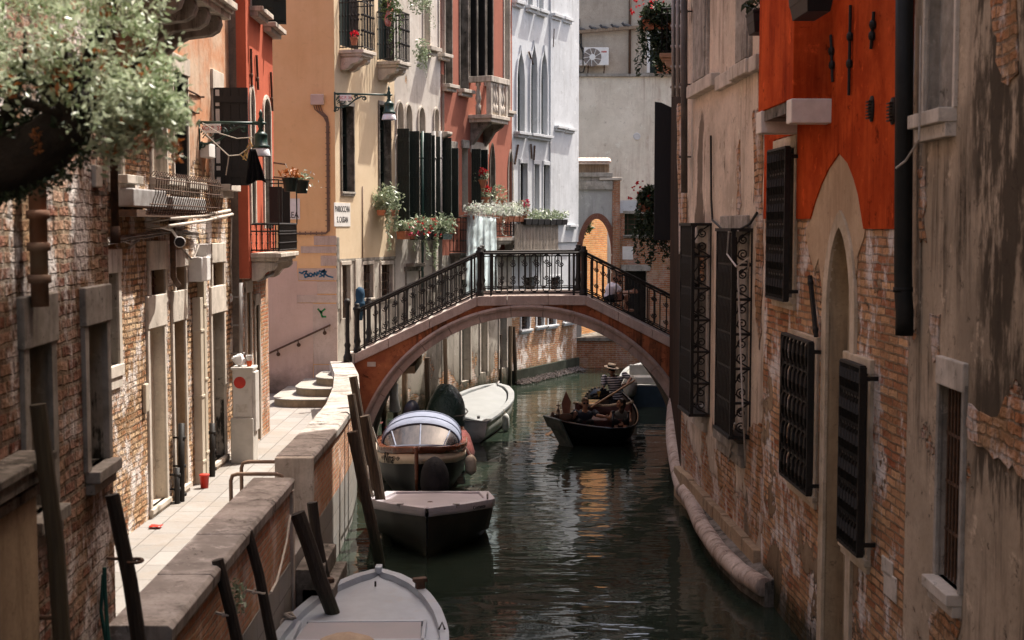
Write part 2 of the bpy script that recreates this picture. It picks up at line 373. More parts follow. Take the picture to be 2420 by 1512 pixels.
# ------------------------------------------------------------------ wall lines in plan
WN1 = Wall((-1.818, -14.0), (-2.86, 9.45)); WB = Wall((-4.75, 12.0), (-4.57, 21.75))  # WN1 lengthened unseen behind the camera to cut sky light
WCg = Wall((-4.45, 21.75), (-4.45, 24.3)); WCu = Wall((-4.29, 21.75), (-4.29, 24.15))
WDf = Wall((-7.5, 29.8), (-3.93, 29.8)); WD = Wall((-3.93, 29.8), (-2.87, 32.84)); WE = Wall((-2.87, 32.84), (-1.86, 35.2))
WF = Wall((-1.86, 35.2), (0.0, 39.4)); WG = Wall((0.0, 39.4), (2.12, 43.6))
WH = Wall((-2, 54), (12, 54)); WGA = Wall((2.12, 44.4), (9, 44.4))
WL = Wall((2.95, 23.1), (3.27, 27.6)); WL2 = Wall((3.27, 27.6), (5.0, 38.0), True)
WK = Wall((3.22, 17.0), (2.95, 23.1)); WR = Wall((3.36, 11.25), (3.22, 17.0)); WN2 = Wall((3.081, -14.0), (3.36, 11.25))  # WN2 likewise runs on unseen behind the camera, added to cut sky light
# ------------------------------------------------------------------ window helpers
def bx(W, name, mat, par, u0, u1, z0, z1, o0, o1, bevel=0):
    m = MB(); m.wbox(W, u0, u1, z0, z1, o0, o1); return m.build(name, mat, par, bevel=bevel)
def win(root, W, R, dep=.2, pane=None, jamb=0, jmat=None, sill=None, lint=None, smat=None, sash=True, bars=0, arch=None, jd=.03, name='window', sash_mat=None, rmat=None):
    u0, u1, z0, z1 = R; jmat = jmat or STONE; smat = smat or jmat
    w = bx(W, name, pane or GLASSD, root, u0 - .02, u1 + .02, z0 - .02, z1 + .02, -dep - .03, -dep + .004)
    zt = z1 - (arch[1] if arch else 0)
    if arch: _, cr = archpts(u0, u1, zt, z1, arch[0], 10); uc = (u0 + u1) / 2; pth = [(u0, z0)] + [(uc - x, z) for x, z in cr] + [(uc + x, z) for x, z in cr[-2::-1]] + [(u1, z0)]
    else: pth = [(u0, z0), (u0, z1), (u1, z1), (u1, z0)]
    m = MB(); m.loft([[W.P(u, z, .001), W.P(u, z, -dep - .001)] for u, z in pth + [pth[0]]], False, False)
    m.build('reveal', rmat or (pane if pane not in (None, DARK, SHUT, SHUTB, GLASSD, LEAFD) and not sash else jmat), w)
    if jamb:
        m = MB(); um = (u0 + u1) / 2
        if arch:
            _, cur = archpts(u0, u1, zt, z1, arch[0], 12); k = 1 + jamb / ((u1 - u0) / 2); kz = 1 + jamb / max(.05, z1 - zt)
            pi_ = [(u0, z0)] + [(um - x, z) for x, z in cur] + [(um + x, z) for x, z in cur[-2::-1]] + [(u1, z0)]
            po_ = [(u0 - jamb, z0)] + [(um - x * k, zt + (z - zt) * kz) for x, z in cur] + [(um + x * k, zt + (z - zt) * kz) for x, z in cur[-2::-1]] + [(u1 + jamb, z0)]
        else:
            pi_ = [(u0, z0), (u0, z1), (u1, z1), (u1, z0)]; po_ = [(u0 - jamb, z0), (u0 - jamb, z1 + jamb), (u1 + jamb, z1 + jamb), (u1 + jamb, z0)]
        m.loft([[W.P(*a, -.02), W.P(*a, jd), W.P(*b, jd), W.P(*b, -.02)] for a, b in zip(pi_, po_)]); m.build('stone_frame', jmat, w, bevel=.006)
    if lint: bx(W, 'lintel', smat, w, u0 - lint[1], u1 + lint[1], z1, z1 + lint[0], -.03, jd + .012, bevel=.01)
    if sill:
        h, pr, ov = sill
        m = MB(); m.wbox(W, u0 - ov, u1 + ov, z0 - h * .5, z0, -.05, pr); m.wbox(W, u0 - ov * .8, u1 + ov * .8, z0 - h, z0 - h * .5, -.05, pr * .6)
        m.build('sill', smat, w, bevel=.008)
    if sash and not arch:
        m = MB(); f = .045; o0, o1 = -dep + .006, -dep + .045
        for a, b in ((u0, u0 + f), (u1 - f, u1), ((u0 + u1) / 2 - f * .7, (u0 + u1) / 2 + f * .7)): m.wbox(W, a, b, z0, z1, o0, o1)
        k = max(2, round((z1 - z0) / .6))
        for i in range(k + 1):
            z = z0 + (z1 - z0) * i / k; m.wbox(W, u0, u1, max(z0, z - f / 2), min(z1, z + f / 2), o0 + .003, o1 - .003)
        m.build('sash', sash_mat or SHUT, w)
    if bars:
        m = MB(); n = bars
        for i in range(n): u = u0 + (u1 - u0) * (i + .5) / n; m.tube([W.P(u, z0, -dep * .45), W.P(u, z1, -dep * .45)], .011, 5)
        for k in range(1, 4): z = z0 + (z1 - z0) * k / 4; m.wbox(W, u0, u1, z - .012, z + .012, -dep * .45 - .006, -dep * .45 + .006)
        m.build('bars', RUST, w)
    return (u0, u1, z0, z1, arch, dep)
def pillow_corbel(mb, W, u, z, w, d, h):
    """scrolled console bracket under a sill: u centre, z top, width w, depth d, height h"""
    pr = [(0, 0), (d, 0), (d, -h * .22), (d * .86, -h * .42), (d * .62, -h * .5), (d * .5, -h * .62), (d * .42, -h * .85), (d * .2, -h), (0, -h)]
    mb.prism([W.P(u - w / 2, z + b, a) for a, b in pr], W.t * w)
def balcony_slab(W, u0, u1, z, h, d, mat, par, ncorb=2, ch=.32, name='balcony_slab', cw=.16):
    m = MB(); m.wbox(W, u0, u1, z - h * .45, z, -.02, d); m.wbox(W, u0 + .04, u1 - .04, z - h * .8, z - h * .45, -.02, d - .05); m.wbox(W, u0 + .08, u1 - .08, z - h, z - h * .8, -.02, d - .1)
    s = m.build(name, mat, par, bevel=.01)
    for i in range(ncorb):
        mm = MB(); u = u0 + .06 + cw / 2 + (u1 - u0 - .12 - cw) * (i / (ncorb - 1) if ncorb > 1 else .5)
        pillow_corbel(mm, W, u, z - h + .002, cw, d * .8, ch); mm.build('corbel', mat, par, bevel=.008)
    return s
def iron_rail(W, u0, u1, z, hgt, d, par, mat=None, sp=.1, belly=0, name='railing'):
    """balcony railing round three sides"""
    mat = mat or IRON; m = MB()
    def path(n): # perimeter points
        L = [(u0, 0), (u0, d), (u1, d), (u1, 0)]; return L
    L = path(0)
    for zz in (z + .05, z + hgt - .12, z + hgt):
        for (a, b), (c, e) in zip(L, L[1:]): m.tube([W.P(a, zz, b), W.P(c, zz, e)], .013 if zz < z + hgt else .02, 5)
    for (a, b), (c, e) in zip(L, L[1:]):
        n = max(1, int(math.hypot(c - a, e - b) / sp))
        for i in range(n + 1):
            u = a + (c - a) * i / n; o = b + (e - b) * i / n
            m.tube([W.P(u, z + .03, o), W.P(u, z + hgt * .32, o), W.P(u, z + hgt * .35, o), W.P(u, z + hgt * .38, o), W.P(u, z + hgt * .62, o), W.P(u, z + hgt * .65, o), W.P(u, z + hgt * .68, o), W.P(u, z + hgt, o)],
                   [.012, .012, .024, .012, .012, .024, .012, .012], 5)
    return m.build(name, mat, par)
def shutter(W, u, z0, z1, wd, ang, par, mat, side=1, off=.02, name='shutter', th=.04):
    """one leaf hinged at u; ang 0 lies flat on the wall (towards side), 90 sticks straight out"""
    a = math.radians(ang); dx, do = cos(a) * side, sin(a); m = MB(); nx, no = -sin(a) * side, cos(a)
    def Q(k, z, t): return W.P(u + dx * k + nx * t, z, off + do * k + no * t)
    def slab(k0, k1, za, zb, t0, t1): m.hexa([Q(k0, za, t0), Q(k1, za, t0), Q(k1, za, t1), Q(k0, za, t1), Q(k0, zb, t0), Q(k1, zb, t0), Q(k1, zb, t1), Q(k0, zb, t1)])
    nb = 4
    for i in range(nb): slab(wd * i / nb + .004, wd * (i + 1) / nb - .004, z0, z1, 0, th)
    slab(.01, wd - .01, z0 + .001, z1 - .001, .012, th - .012)
    for f in (.12, .5, .88): z = z0 + (z1 - z0) * f; slab(.005, wd - .005, z - .05, z + .05, th, th + .018); slab(.005, wd - .005, z - .05, z + .05, -.018, 0)
    return m.build(name, mat, par)
# ================================================================== LEFT BANK
Z_F, Z_P = .95, 1.9          # pavement, parapet top
M_N1 = wallmat('salt stained old brick wall', (.34, .26, .2), (.25, .18, .13), ((.20, .085, .06), (.46, .30, .22)), 1, salt=.95, wob=.022, rh=.088, bw=.23, ms=.018, bdist=.07, damp=(.2, 2.6, (.07, .06, .05), .6), mort=(.13, .105, .085), dark=.7)
M_B = wallmat('worn sunlit brick wall', (.46, .21, .11), (.52, .40, .30), ((.36, .16, .08), (.72, .52, .33)), .5, bscale=.8, zb=(5.2, 6.4, .32), salt=.9, wob=.022, rh=.078, bw=.22, ms=.016, bdist=.07, streak=.3, mott=1.6, mort=(.12, .075, .045), damp=(.9, 1.5, (.26, .22, .15), .5), dark=.6)
M_C = wallmat('coral red plaster', (.46, .125, .075), (.40, .10, .06), streak=.12, mott=1.1, fine=.1)
M_CD = wallmat('worn red ground floor brick', (.42, .30, .22), (.36, .22, .15), ((.36, .13, .07), (.46, .24, .13)), .75, bscale=1.3, salt=.5, bdist=.03, streak=.3, damp=(.9, 1.8, (.2, .15, .1), .5))
M_DF = wallmat('apricot plaster', (.78, .51, .27), (.72, .45, .22), streak=.1, scol=(.4, .2, .09), mott=.8, fine=.06, pbump=.002)
M_D = wallmat('cream yellow plaster', (.64, .52, .37), (.58, .45, .30), streak=.14, scol=(.42, .3, .19), mott=.9, fine=.06, pbump=.002)
M_PK = wallmat('pale pink plaster', (.58, .43, .36), (.52, .38, .31), streak=.1, scol=(.3, .2, .15), mott=1.2, fine=.1, damp=(.9, 1.55, (.10, .08, .06), .85), pbump=.003)
M_BASE = wallmat('mottled grey ground floor render', (.50, .46, .40), (.33, .29, .25), BR, .3, bscale=1.1, zb=(.3, 2.2, .12), salt=.5, streak=.5, mott=1.3, damp=(.2, 1.6, (.12, .10, .07), .7))
M_E = wallmat('peeling pale grey plaster', (.60, .56, .51), (.50, .45, .40), BR, .16, bscale=.9, streak=.35, scol=(.30, .25, .2), mott=1.2)
M_F = wallmat('faded rose red plaster', (.36, .14, .10), (.31, .125, .09), BR, .08, bscale=.8, streak=.35, scol=(.28, .12, .085), mott=1.4, fine=.25)
M_G = wallmat('white limewash', (.58, .595, .61), (.50, .515, .53), streak=.4, scol=(.36, .36, .36), mott=1.2, fine=.2)
M_GB = wallmat('salt whitened brick plinth', (.5, .45, .4), (.4, .35, .3), ((.36, .15, .08), (.46, .27, .16)), 1, salt=.85, bdist=.03, damp=(.3, 1.0, (.07, .07, .05), .9))
MOULD = wallmat('mould blotched render', (.40, .36, .30), (.30, .265, .22), streak=.7, scol=(.025, .025, .02), mott=3, blot=((.012, .012, .010), 1.5, .50))
# ---------------------------------------------------------------- the near house
r = thing('brick_house', 'salt stained brick house rising straight from the water beside the leaning tall post', 'house', WN1.P(WN1.L, -.4))
ops = []
R1 = WN1.rect(63, 815, 116, 1215); R2 = WN1.rect(203, 764, 247, 1100)
ops.append(win(r, WN1, R1, .16, MOULD, .1, STONEG, (.16, .1, .08), (.3, .12), STONEG, False, name='blind_window'))
ops.append(win(r, WN1, R2, .16, MOULD, .09, STONEG, (.16, .1, .06), (.26, .1), STONEG, False, name='blind_window'))
facade(WN1, 0, WN1.L, -.4, 15.0, ops, .16, 3.2).build('wall', M_N1, r)
u, z = WN1.uz(224, 390); bx(WN1, 'stone_block', STONE, r, u - .09, u + .09, WN1.uz(224, 443)[1], z, -.03, .03, .01)
# pilaster with moulded capital
u0, u1, z0, z1 = WN1.rect(-60, 1195, 40, 1512); m = MB(); m.wbox(WN1, u0, u1, -.4, z1, -.02, .12); p = m.build('pilaster', STONEB, r, bevel=.01)
zc = WN1.uz(40, 1190)[1]; m = MB()
for a, b, c in ((0, .06, .16), (.06, .12, .2), (.12, .16, .17), (.16, .24, .27), (.24, .29, .3)): m.wbox(WN1, u0 - c + .1, u1 + c * .8 - .14, zc + a, zc + b, -.02, c * .7)
m.build('capital', STONED, p, bevel=.008)
# clay drainpipe in sockets and iron downpipe at the corner
u, _ = WN1.uz(54, 600); m = MB(); zt = WN1.uz(54, 420)[1]; zb = WN1.uz(54, 725)[1]; q = (zt - zb) / 4
for i in range(4): m.lathe(WN1.P(u, zb + i * q, .09), [(.05, 0), (.05, q * .72), (.066, q * .74), (.066, q * .98), (.05, q)], 12)
m.build('drainpipe', simple('streaked clay pipe', (.24, .12, .075), (.32, .26, .19), rough=.8, scale=2.5), r, True)
u, zt = WN1.uz(246, 180); _, zb = WN1.uz(246, 575); m = MB(); m.tube([WN1.P(WN1.L - .03, zb, .06), WN1.P(WN1.L - .03, 14.9, .06)], .028, 8); m.tube([WN1.P(WN1.L - .03, zb, .06), WN1.P(WN1.L - .03, zb + .12, .06)], .036, 8)
m.build('downpipe', RUST, r, True)
# ---------------------------------------------------------------- the sunlit brick house on the quay
r = thing('brick_house', 'sunlit worn brick house with blocked stone doorways along the narrow quay', 'house', WB.P(WB.L, Z_F))
ops = []
def bwin(x0, y0, x1, y1, **k):
    R = WB.rect(x0, y0, x1, y1); ops.append(win(r, WB, R, **k)); return R
bwin(259, 250, 284, 414, dep=.12, pane=STONEG, jamb=.08, sill=(.2, .24, .12), sash=False, name='blind_window')
bwin(355, 200, 389, 420, dep=.12, pane=STONE, jamb=.06, sill=(.2, .26, .08), sash=False, name='blind_window')
bwin(408, 175, 441, 430, dep=.25, rmat=SHUTB, jamb=.05, sill=(.2, .26, .12), lint=(.25, .1))
RW = bwin(503, 215, 522, 436, dep=.25, jamb=.06, sill=(.2, .28, .12), lint=(.3, .1))
bwin(254, 645, 277, 864, dep=.14, pane=MOULD, jamb=.1, sill=(.28, .05, .1), lint=(.28, .12), sash=False, name='blind_window')
bwin(353, 637, 387, 718, dep=.25, rmat=STONEB, jamb=.1, lint=(.38, .1), bars=4, jmat=STONE)
bwin(413, 630, 436, 734, dep=.14, pane=STONEB, jamb=.07, lint=(.24, .1), sash=False, name='blind_window')
bwin(500, 620, 526, 694, dep=.25, rmat=STONEB, jamb=.08, lint=(.3, .1), bars=4)
DM = wallmat('blocked doorway render', (.66, .59, .49), (.58, .51, .42), streak=.3, scol=(.1, .08, .06), mott=1.5, fine=.35, blot=((.03, .028, .02), 1.3, .60))
for (x0, y0, x1, y1, mt) in ((353, 772, 388, 1212, DM), (411, 757, 437, 1172, STONEB), (501, 738, 529, 1118, MOULD)):
    R = WB.rect(x0, y0, x1, y1); R = (R[0], R[1], Z_F + .12, R[3])
    ops.append(win(r, WB, R, .13, mt, .085, STONE, (.14, .06, .1), (.42, .09), STONE, False, name='blocked_door'))
facade(WB, 0, WB.L, Z_F - .6, 15, ops, .2, 4).build('wall', M_B, r)
m = MB(); m.wbox(WB, 8.4, WB.L, Z_F - .4, Z_F + .05, -.02, .03); m.build('footing', STONEG, r)
# scrolled stone balcony high up
m = MB()
for Y in (16.1, 16.75, 17.4, 18.05):
    k = (Y - WB.a.y) / WB.t.y; pr = [(0, 7.0), (.06, 7.02), (.16, 7.12), (.3, 7.2), (.48, 7.22), (.62, 7.24), (.72, 7.3), (.76, 7.4), (.73, 7.5), (0, 7.5)]
    mm = MB(); mm.prism([WB.P(k - .08, b, a) for a, b in pr], WB.t * .18); mm.build('corbel', STONEG, r, bevel=.012)
k = (18.4 - WB.a.y) / WB.t.y
for a, b, c in ((7.5, 7.58, .8), (7.58, 7.63, .84), (7.63, 7.72, .9)): m.wbox(WB, k - 3.2, k, a, b, -.02, c)
m.build('balcony_slab', STONE, r, bevel=.008)
# black open shutter, standing out from the wall
shutter(WB, RW[0], RW[2] - .02, RW[3] + .02, .52, 88, r, SHUTB, 1, .03)
m = MB()
for i in range(5):
    z = RW[2] + (RW[3] - RW[2]) * (i + .1) / 5; m.wbox(WB, RW[0] - .05, RW[0] - .02, z, z + (RW[3] - RW[2]) * .17, .06, .12)
m.build('shutter_louvre', GREYBOX, r)
# iron flower rack
t = thing('flower_rack', 'long rusty wire flower rack fixed under the sills of the sunlit brick house', 'flower rack', WB.P(WB.uz(262, 500)[0], 4.9))
ua, za = WB.uz(250, 512); ub, zb = WB.uz(438, 505); m = MB()
za = zb = (za + zb) / 2
m.wbox(WB, ua, ub, za - .03, za + .05, 0, .36); m.build('tray', RUST, t)
m = MB(); n = 30
for zz, oo in ((za + .12, .4), (za + .3, .45), (za + .42, .47)): m.tube([WB.P(ua + .4, zz, oo), WB.P(ub + .3, zz, oo)], .008, 5)
for i in range(n):
    u = ua + .5 + (ub + .3 - ua - .5) * i / n; m.tube([WB.P(u, za, .36), WB.P(u, za + .25, .44), WB.P(u, za + .46, .46), WB.P(u + .04, za + .52, .42), WB.P(u + .07, za + .46, .36)], .006, 4)
m.build('wire_basket', RUST, t)
m = MB(); m.wbox(WB, ua + .1, ua + 1.5, za + .08, za + .3, .03, .3); m.wbox(WB, ua + 1.7, ub - .1, za + .06, za + .24, .05, .32); m.build('planter', simple('grey fibre planter', (.35, .34, .33), (.22, .2, .19)), t, bevel=.02)
# laundry poles
for i, (p0, p1) in enumerate((((402, 517), (543, 497)), ((400, 534), (549, 506)))):
    a, b = WB.uz(*p0, .35), WB.uz(*p1, .35); m = MB(); z = (a[1] + b[1]) / 2
    m.tube([WB.P(a[0], a[1], .35), WB.P((a[0] + b[0]) / 2, z - .02, .35), WB.P(b[0], b[1], .35)], .022, 8)
    for f in (.05, .95): m.tube([WB.P(a[0] + (b[0] - a[0]) * f, a[1] + (b[1] - a[1]) * f, .35), WB.P(a[0] + (b[0] - a[0]) * f, a[1] + (b[1] - a[1]) * f - .05, 0)], .012, 5)
    tag(m.build('laundry_pole', simple('pale galvanised pole', (.66, .60, .53), (.5, .42, .34), rough=.5, scale=3), None, True, org=WB.P(a[0], z, .35)), ('upper', 'lower')[i] + ' pale laundry pole along the sunlit brick house wall', 'pole')
# cables along the wall
t = thing('cable_bundle', 'bundle of black and grey cables strung along the sunlit brick wall', 'cables', WB.P(4, 4.5)); CB_ = simple('grey pvc cables', (.33, .29, .25), (.12, .10, .09), scale=9)
for j in range(7):
    m = MB(); L = []; q = [(240, 563 + 3 * j), (300, 556 + 2 * j), (350, 549 + 2 * j), (400, 541 + 1.5 * j), (440, 546 + 2.2 * j), (458, 548 + 2 * j)]
    for (x, y) in q: u, z = WB.uz(x, y); L.append(WB.P(u, z + RND.uniform(-.015, .015), .05 + .012 * (j % 3)))
    m.tube(L, .011 if j < 3 else .007, 5); m.build('cable', CB_, t)
for (pts) in (((458, 548), (463, 575), (452, 605), (444, 612), (420, 585)), ((282, 570), (300, 576), (318, 568)), ((296, 586), (320, 563)), ((405, 585), (404, 650), (408, 668)), ((540, 510), (538, 620), (541, 690))):
    L = []; m = MB()
    for (x, y) in pts: u, z = WB.uz(x, y); L.append(WB.P(u, z, .05))
    m.tube(L, .014, 5); m.build('cable', CB_, t)
m = MB()
for (x, w_, y0, y1, o, rr) in ((391, 0, 505, 655, .09, .04),): 
    u, za = WB.uz(x, y0); _, zb = WB.uz(x, y1); m.tube([WB.P(u, za, o), WB.P(u, zb, o), WB.P(u + .25, zb - .12, o)], rr, 8)
tag(m.build('bracket_pipe', RUST, None, True, org=WB.P(WB.uz(391, 600)[0], 4)), 'rusty vertical pipe above the blocked middle doorway of the brick house', 'pipe')
def wallpipe(W, x, y0, y1, o, rr, mat, label, sq=0, name='downpipe', cat='pipe', clips=3, x1=None):
    ua, za = W.uz(x, y0); ub, zb = W.uz(x1 or x, y1); m = MB()
    if sq: m.wbox(W, ua - sq / 2, ua + sq / 2, zb, za, 0, o)
    else: m.tube([W.P(ua, za, o), W.P(ub, zb, o)], rr, 10)
    for i in range(clips):
        z = zb + (za - zb) * (i + .5) / clips
        if sq: m.wbox(W, ua - sq / 2 - .012, ua + sq / 2 + .012, z - .02, z + .02, 0, o + .012)
        else: m.tube([W.P(ua, z - .02, o), W.P(ua, z + .02, o)], rr * 1.25, 10); m.wbox(W, ua - .01, ua + .01, z - .012, z + .012, -.01, o)
    return tag(m.build(name, mat, None, not sq, org=W.P(ua, zb, 0), bevel=.006 if sq else 0), label, cat)
wallpipe(WB, 457, 703, 1172, .12, 0, PVC, 'shorter beige cable casing on the sunlit brick wall', .16)
wallpipe(WB, 468, 634, 1160, .10, 0, PVC, 'taller beige cable casing running up to the white meter box', .14)
wallpipe(WB, 401.5, 1105, 1208, .1, .035, CABLE, 'black foot pipe beside the blocked middle doorway', name='pipe')
wallpipe(WB, 408, 1000, 1204, .12, .045, IRON, 'black drain pipe with pale upper length left of the middle doorway', name='pipe')
wallpipe(WB, 486, 1000, 1130, .1, .045, IRON, 'black pipe standing above the red cup on the quay', name='pipe')
def boxon(W, x0, y0, x1, y1, o0, o1, mat, name, label, cat, bev=.015):
    u0, u1, z0, z1 = W.rect(x0, y0, x1, y1); m = MB(); m.wbox(W, u0, u1, z0, z1, o0, o1)
    return tag(m.build(name, mat, None, org=W.P(u0, z0), bevel=bev), label, cat)
boxon(WB, 444, 607, 466, 664, .0, .2, WHITEP, 'meter_box', 'white hinged meter box on the sunlit brick wall above the beige casing', 'meter box')
boxon(WB, 464, 576, 474, 611, .0, .16, GREYBOX, 'junction_box', 'small grey box beside the security camera on the brick wall', 'box')
boxon(WB, 472, 340, 487, 373, .0, .14, WHITEP, 'junction_box', 'white cable box under the wall lamp bracket', 'box')
boxon(WB, 336, 906, 344, 974, .0, .05, PVC, 'wall_plate', 'narrow pale plate low on the brick wall by the first doorway', 'plate')
# the security camera
t = thing('security_camera', 'white security camera with black lens hanging off the sunlit brick house', 'camera', WB.P(WB.uz(425, 572)[0], 4.4, .3))
u, z = WB.uz(425, 572, .35); m = MB(); d = (CAM - WB.P(u, z, .35)).normalized(); c = WB.P(u, z, .35)
m.tube([c + d * -.18, c + d * .14], .075, 10); m.build('housing', WHITEP, t, bevel=.01)
m = MB(); m.tube([c + d * .13, c + d * .15], .062, 10); m.build('lens', SHUTB, t)
m = MB(); m.tube([c, c + V((-.1, 0, .16)), WB.P(u - .1, z + .22, 0)], .018, 6); m.build('bracket', WHITEP, t)
# ---------------------------------------------------------------- red narrow house
r = thing('red_house', 'narrow coral red house with jettied upper floor and small iron balcony', 'house', WCg.P(0, Z_F))
WCs = Wall((-4.64, 21.75), (-4.29, 21.75))
m = MB(); m.wbox(WB, WB.L + .0, WB.L + .18, Z_F - .5, 15, -.3, .12); m.build('party_wall', wallmat('rough grey brown render', (.22, .18, .15), (.15, .12, .1), streak=.3, mott=5, fine=.7), r)
opg = []; zj = WCu.uz(600, 655)[1]
for (x0, y0, x1, y1) in ((582, 690, 592, 985), (603, 720, 611, 1000)):
    R = WCg.rect(x0, y0, x1, y1); R = (R[0], R[1], Z_F + .02, R[3]); opg.append(win(r, WCg, R, .2, STONEB, .09, STONE, None, (.2, .09), STONE, False, name='blocked_door'))
facade(WCg, 0.001, WCg.L, Z_F - .5, zj + .02, opg, .2, 3).build('ground_floor_wall', M_CD, r)
opu = []
for (x0, y0, x1, y1, arch) in ((592, -60, 613, 24, None), (624, -60, 661, 61, None), (591, 210, 600, 530, 1), (623, 235, 638, 540, 1)):
    x1 = min(x1, 645); R = WCu.rect(x0, y0, x1, y1)
    a = ('r', .28) if arch else None
    opu.append(win(r, WCu, R, .22, STONEG if arch else GLASSD, .07 if arch else .03, STONE, None if arch else (.16, .22, .1), None, STONE, not arch, arch=a, name='arched_window' if arch else 'window'))
facade(WCu, 0.0, WCu.L, zj, 15, opu, .22, 3).build('upper_wall', M_C, r)
m = MB(); m.wbox(WCu, 0, WCu.L, zj - .02, zj - .001, -.4, 0); m.build('jetty_soffit', M_CD, r)
for (x0, x1, y1) in ((592, 602, 24), (627, 640, 61)):
    R = WCu.rect(x0, -60, x1, y1); shutter(WCu, R[0], R[2], R[3], .34, 80, r, SHUT, 1, .02)
for (x, y0, y1, dx) in ((588.6, 115, 205, 2), (602, 130, 212, 4), (636, 170, 262, 4)):
    a, b = WCu.uz(min(x, 645), y0), WCu.uz(min(x + dx, 646), y1); m = MB(); m.tube([WCu.P(a[0], a[1], .03), WCu.P(b[0], b[1], .03)], .022, 6); m.ell(WCu.P((a[0] + b[0]) / 2, b[1] + (a[1] - b[1]) * .3, .03), (.03, .03, .05), 8, 5); m.build('tie_bar', RUST, r)
# balcony
u0 = .15; u1 = WCu.uz(646, 600)[0] - .25; zb = WCu.uz(615, 596)[1]
balcony_slab(WCu, u0, u1, zb, .16, .5, STONE, r, 2, .3)
iron_rail(WCu, u0 + .03, u1 - .03, zb, .48, .46, r, sp=.09)
m = MB(); m.tube([WCu.P(u0, zb + .48, .47), WCu.P(u0, zb + 1.2, .47)], .012, 5); m.tube([WCu.P(u1, zb + .48, .47), WCu.P(u1, zb + 1.2, .47)], .012, 5); m.tube([WCu.P(u0, zb + 1.2, 0), WCu.P(u0, zb + 1.2, .47), WCu.P(u1, zb + 1.2, .47), WCu.P(u1, zb + 1.2, 0)], .012, 5); m.build('plant_rail', IRON, r)
for (k, y0, y1) in ((u1 - .75, 468, 538), (u1 + .06, 490, 540)):
    za = zb + .5; m = MB(); m.wbox(WCu, k, k + .03, za, za + .62, .12, .34); m.build('shutter', SHUTB, r)
for i, (uu, lb) in enumerate(((u0 + .5, 'dry grassy planter hung on the red house balcony rail'), (u1 - .15, 'planter with small white flowers at the outer end of the balcony rail'))):
    t = thing('planter', lb, 'planter', WCu.P(uu, zb + 1.0, .56)); m = MB(); c = WCu.P(uu, zb + 1.02, .58)
    m.lathe(c, [(.10, 0), (.13, .2), (.14, .2), (.14, .23), (.12, .23), (.11, .2)], 12); m.build('pot', SHUT, t)
    m = MB(); leaves(m, [c + V((RND.gauss(0, .08), RND.gauss(0, .09), .25 + abs(RND.gauss(0, .06)))) for _ in range(70)], .05); m.build('leaves', LEAFP if i else DRY, t)
    if i:
        m = MB(); leaves(m, [c + V((.15 + RND.uniform(-.1, .2), RND.gauss(0, .1), .3 + RND.uniform(-.25, .15))) for _ in range(16)], .035); m.build('blossoms', LEAFW, t)
for (x, y, lb) in ((474, 229, 'upper iron bar sticking out from the terracotta plaster of the brick house'), (462, 267, 'lower iron bar sticking out from the terracotta plaster of the brick house')):
    u, z = WB.uz(x, y); m = MB(); m.tube([WB.P(u, z, 0), WB.P(u - .3, z + .01, .02), WB.P(u - .9, z + .02, .03)], .014, 6); m.tube([WB.P(u, z, 0), WB.P(u, z, .06)], .014, 6); tag(m.build('iron_bar', RUST, None, org=WB.P(u, z)), lb, 'iron bar')
p = ony(547, 703, 21.7); t = thing('house_number', 'small white oval number plate with red digits beside the narrow coral red house', 'number plate', p)
m = MB(); m.loft([[p + V((.045 * cos(a_), -.1 - k, .075 * sin(a_))) for a_ in [2 * pi * j / 20 for j in range(20)]] for k in (0, .012)]); m.build('plate', WHITEP, t)
mb = textmesh('577', .055, lambda q: p + V((q.x * .8, -.114 - q.z, q.y))); mb.build('lettering', RED, t)
# sloping pipe under the jetty, clothes arms
m = MB(); a, b = WCg.uz(583, 668), WCg.uz(622, 655); m.tube([WCg.P(a[0], zj - .06, .2), WCg.P(b[0] - .1, zj + .03, .24)], .035, 8); m.build('soffit_pipe', ZINC, r, True)
wallpipe(WB, 543.5, 668, 870, .18, .035, ZINC, 'grey zinc downpipe in the corner of the red house', name='downpipe')
for (x0, y0, x1, y1) in ((642, 384, 676, 388), (648, 418, 696, 421)):
    p = ony(x0 - 2, y0, 24.1); q = ony(x1, y1, 24.0); m = MB(); m.tube([V((-4.3, 24.1, p.z)), V((q.x, 24.05, q.z))], .016, 6)
    tag(m.build('iron_bracket', RUST, None, org=V((-4.3, 24.1, p.z))), 'upper iron clothes arm at the red house corner' if y0 < 400 else 'lower iron clothes arm at the red house corner', 'bracket')
m = MB(); p, q = ony(674, 386, 24.0), ony(695, 421, 24.0)
for k in (0, .02): m.tube([p + V((0, k, 0)), (p + q) / 2 + V((0, k, -.05)), q + V((0, k, 0))], .008, 5)
tag(m.build('clothes_line', ROPE, None, org=p), 'white clothes line between the two iron arms of the red house', 'line')
# ---------------------------------------------------------------- yellow house
r = thing('yellow_house', 'yellow plastered corner house with two iron balconies at the foot of the bridge', 'house', WD.P(0, 0))
m = MB(); m.face([WDf.P(0, 0), WDf.P(WDf.L, 0), WDf.P(WDf.L, 14), WDf.P(0, 14)]); m.face([WDf.P(0, 14), WDf.P(WDf.L, 14), WD.P(WD.L, 14), WDf.P(0, 14, -3)]); m.build('gable_wall', M_DF, r)
def poly(W, pts, mat, name, par, o=.006):
    m = MB(); m.prism([W.P(*W.uz(x, y), .0005) for x, y in pts], W.n * o); return m.build(name, mat, par)
poly(WDf, [(560, 617), (702, 617), (702, 634), (705, 664), (750, 664), (750, 697), (702, 716), (740, 716), (740, 905), (797, 905), (797, 1010), (560, 1010)], M_PK, 'pink_plaster', r, .008)
QS = wallmat('pinkish quoin stone', (.55, .44, .37), (.47, .37, .31), streak=.25, scol=(.2, .15, .12), mott=2.5, fine=.3)
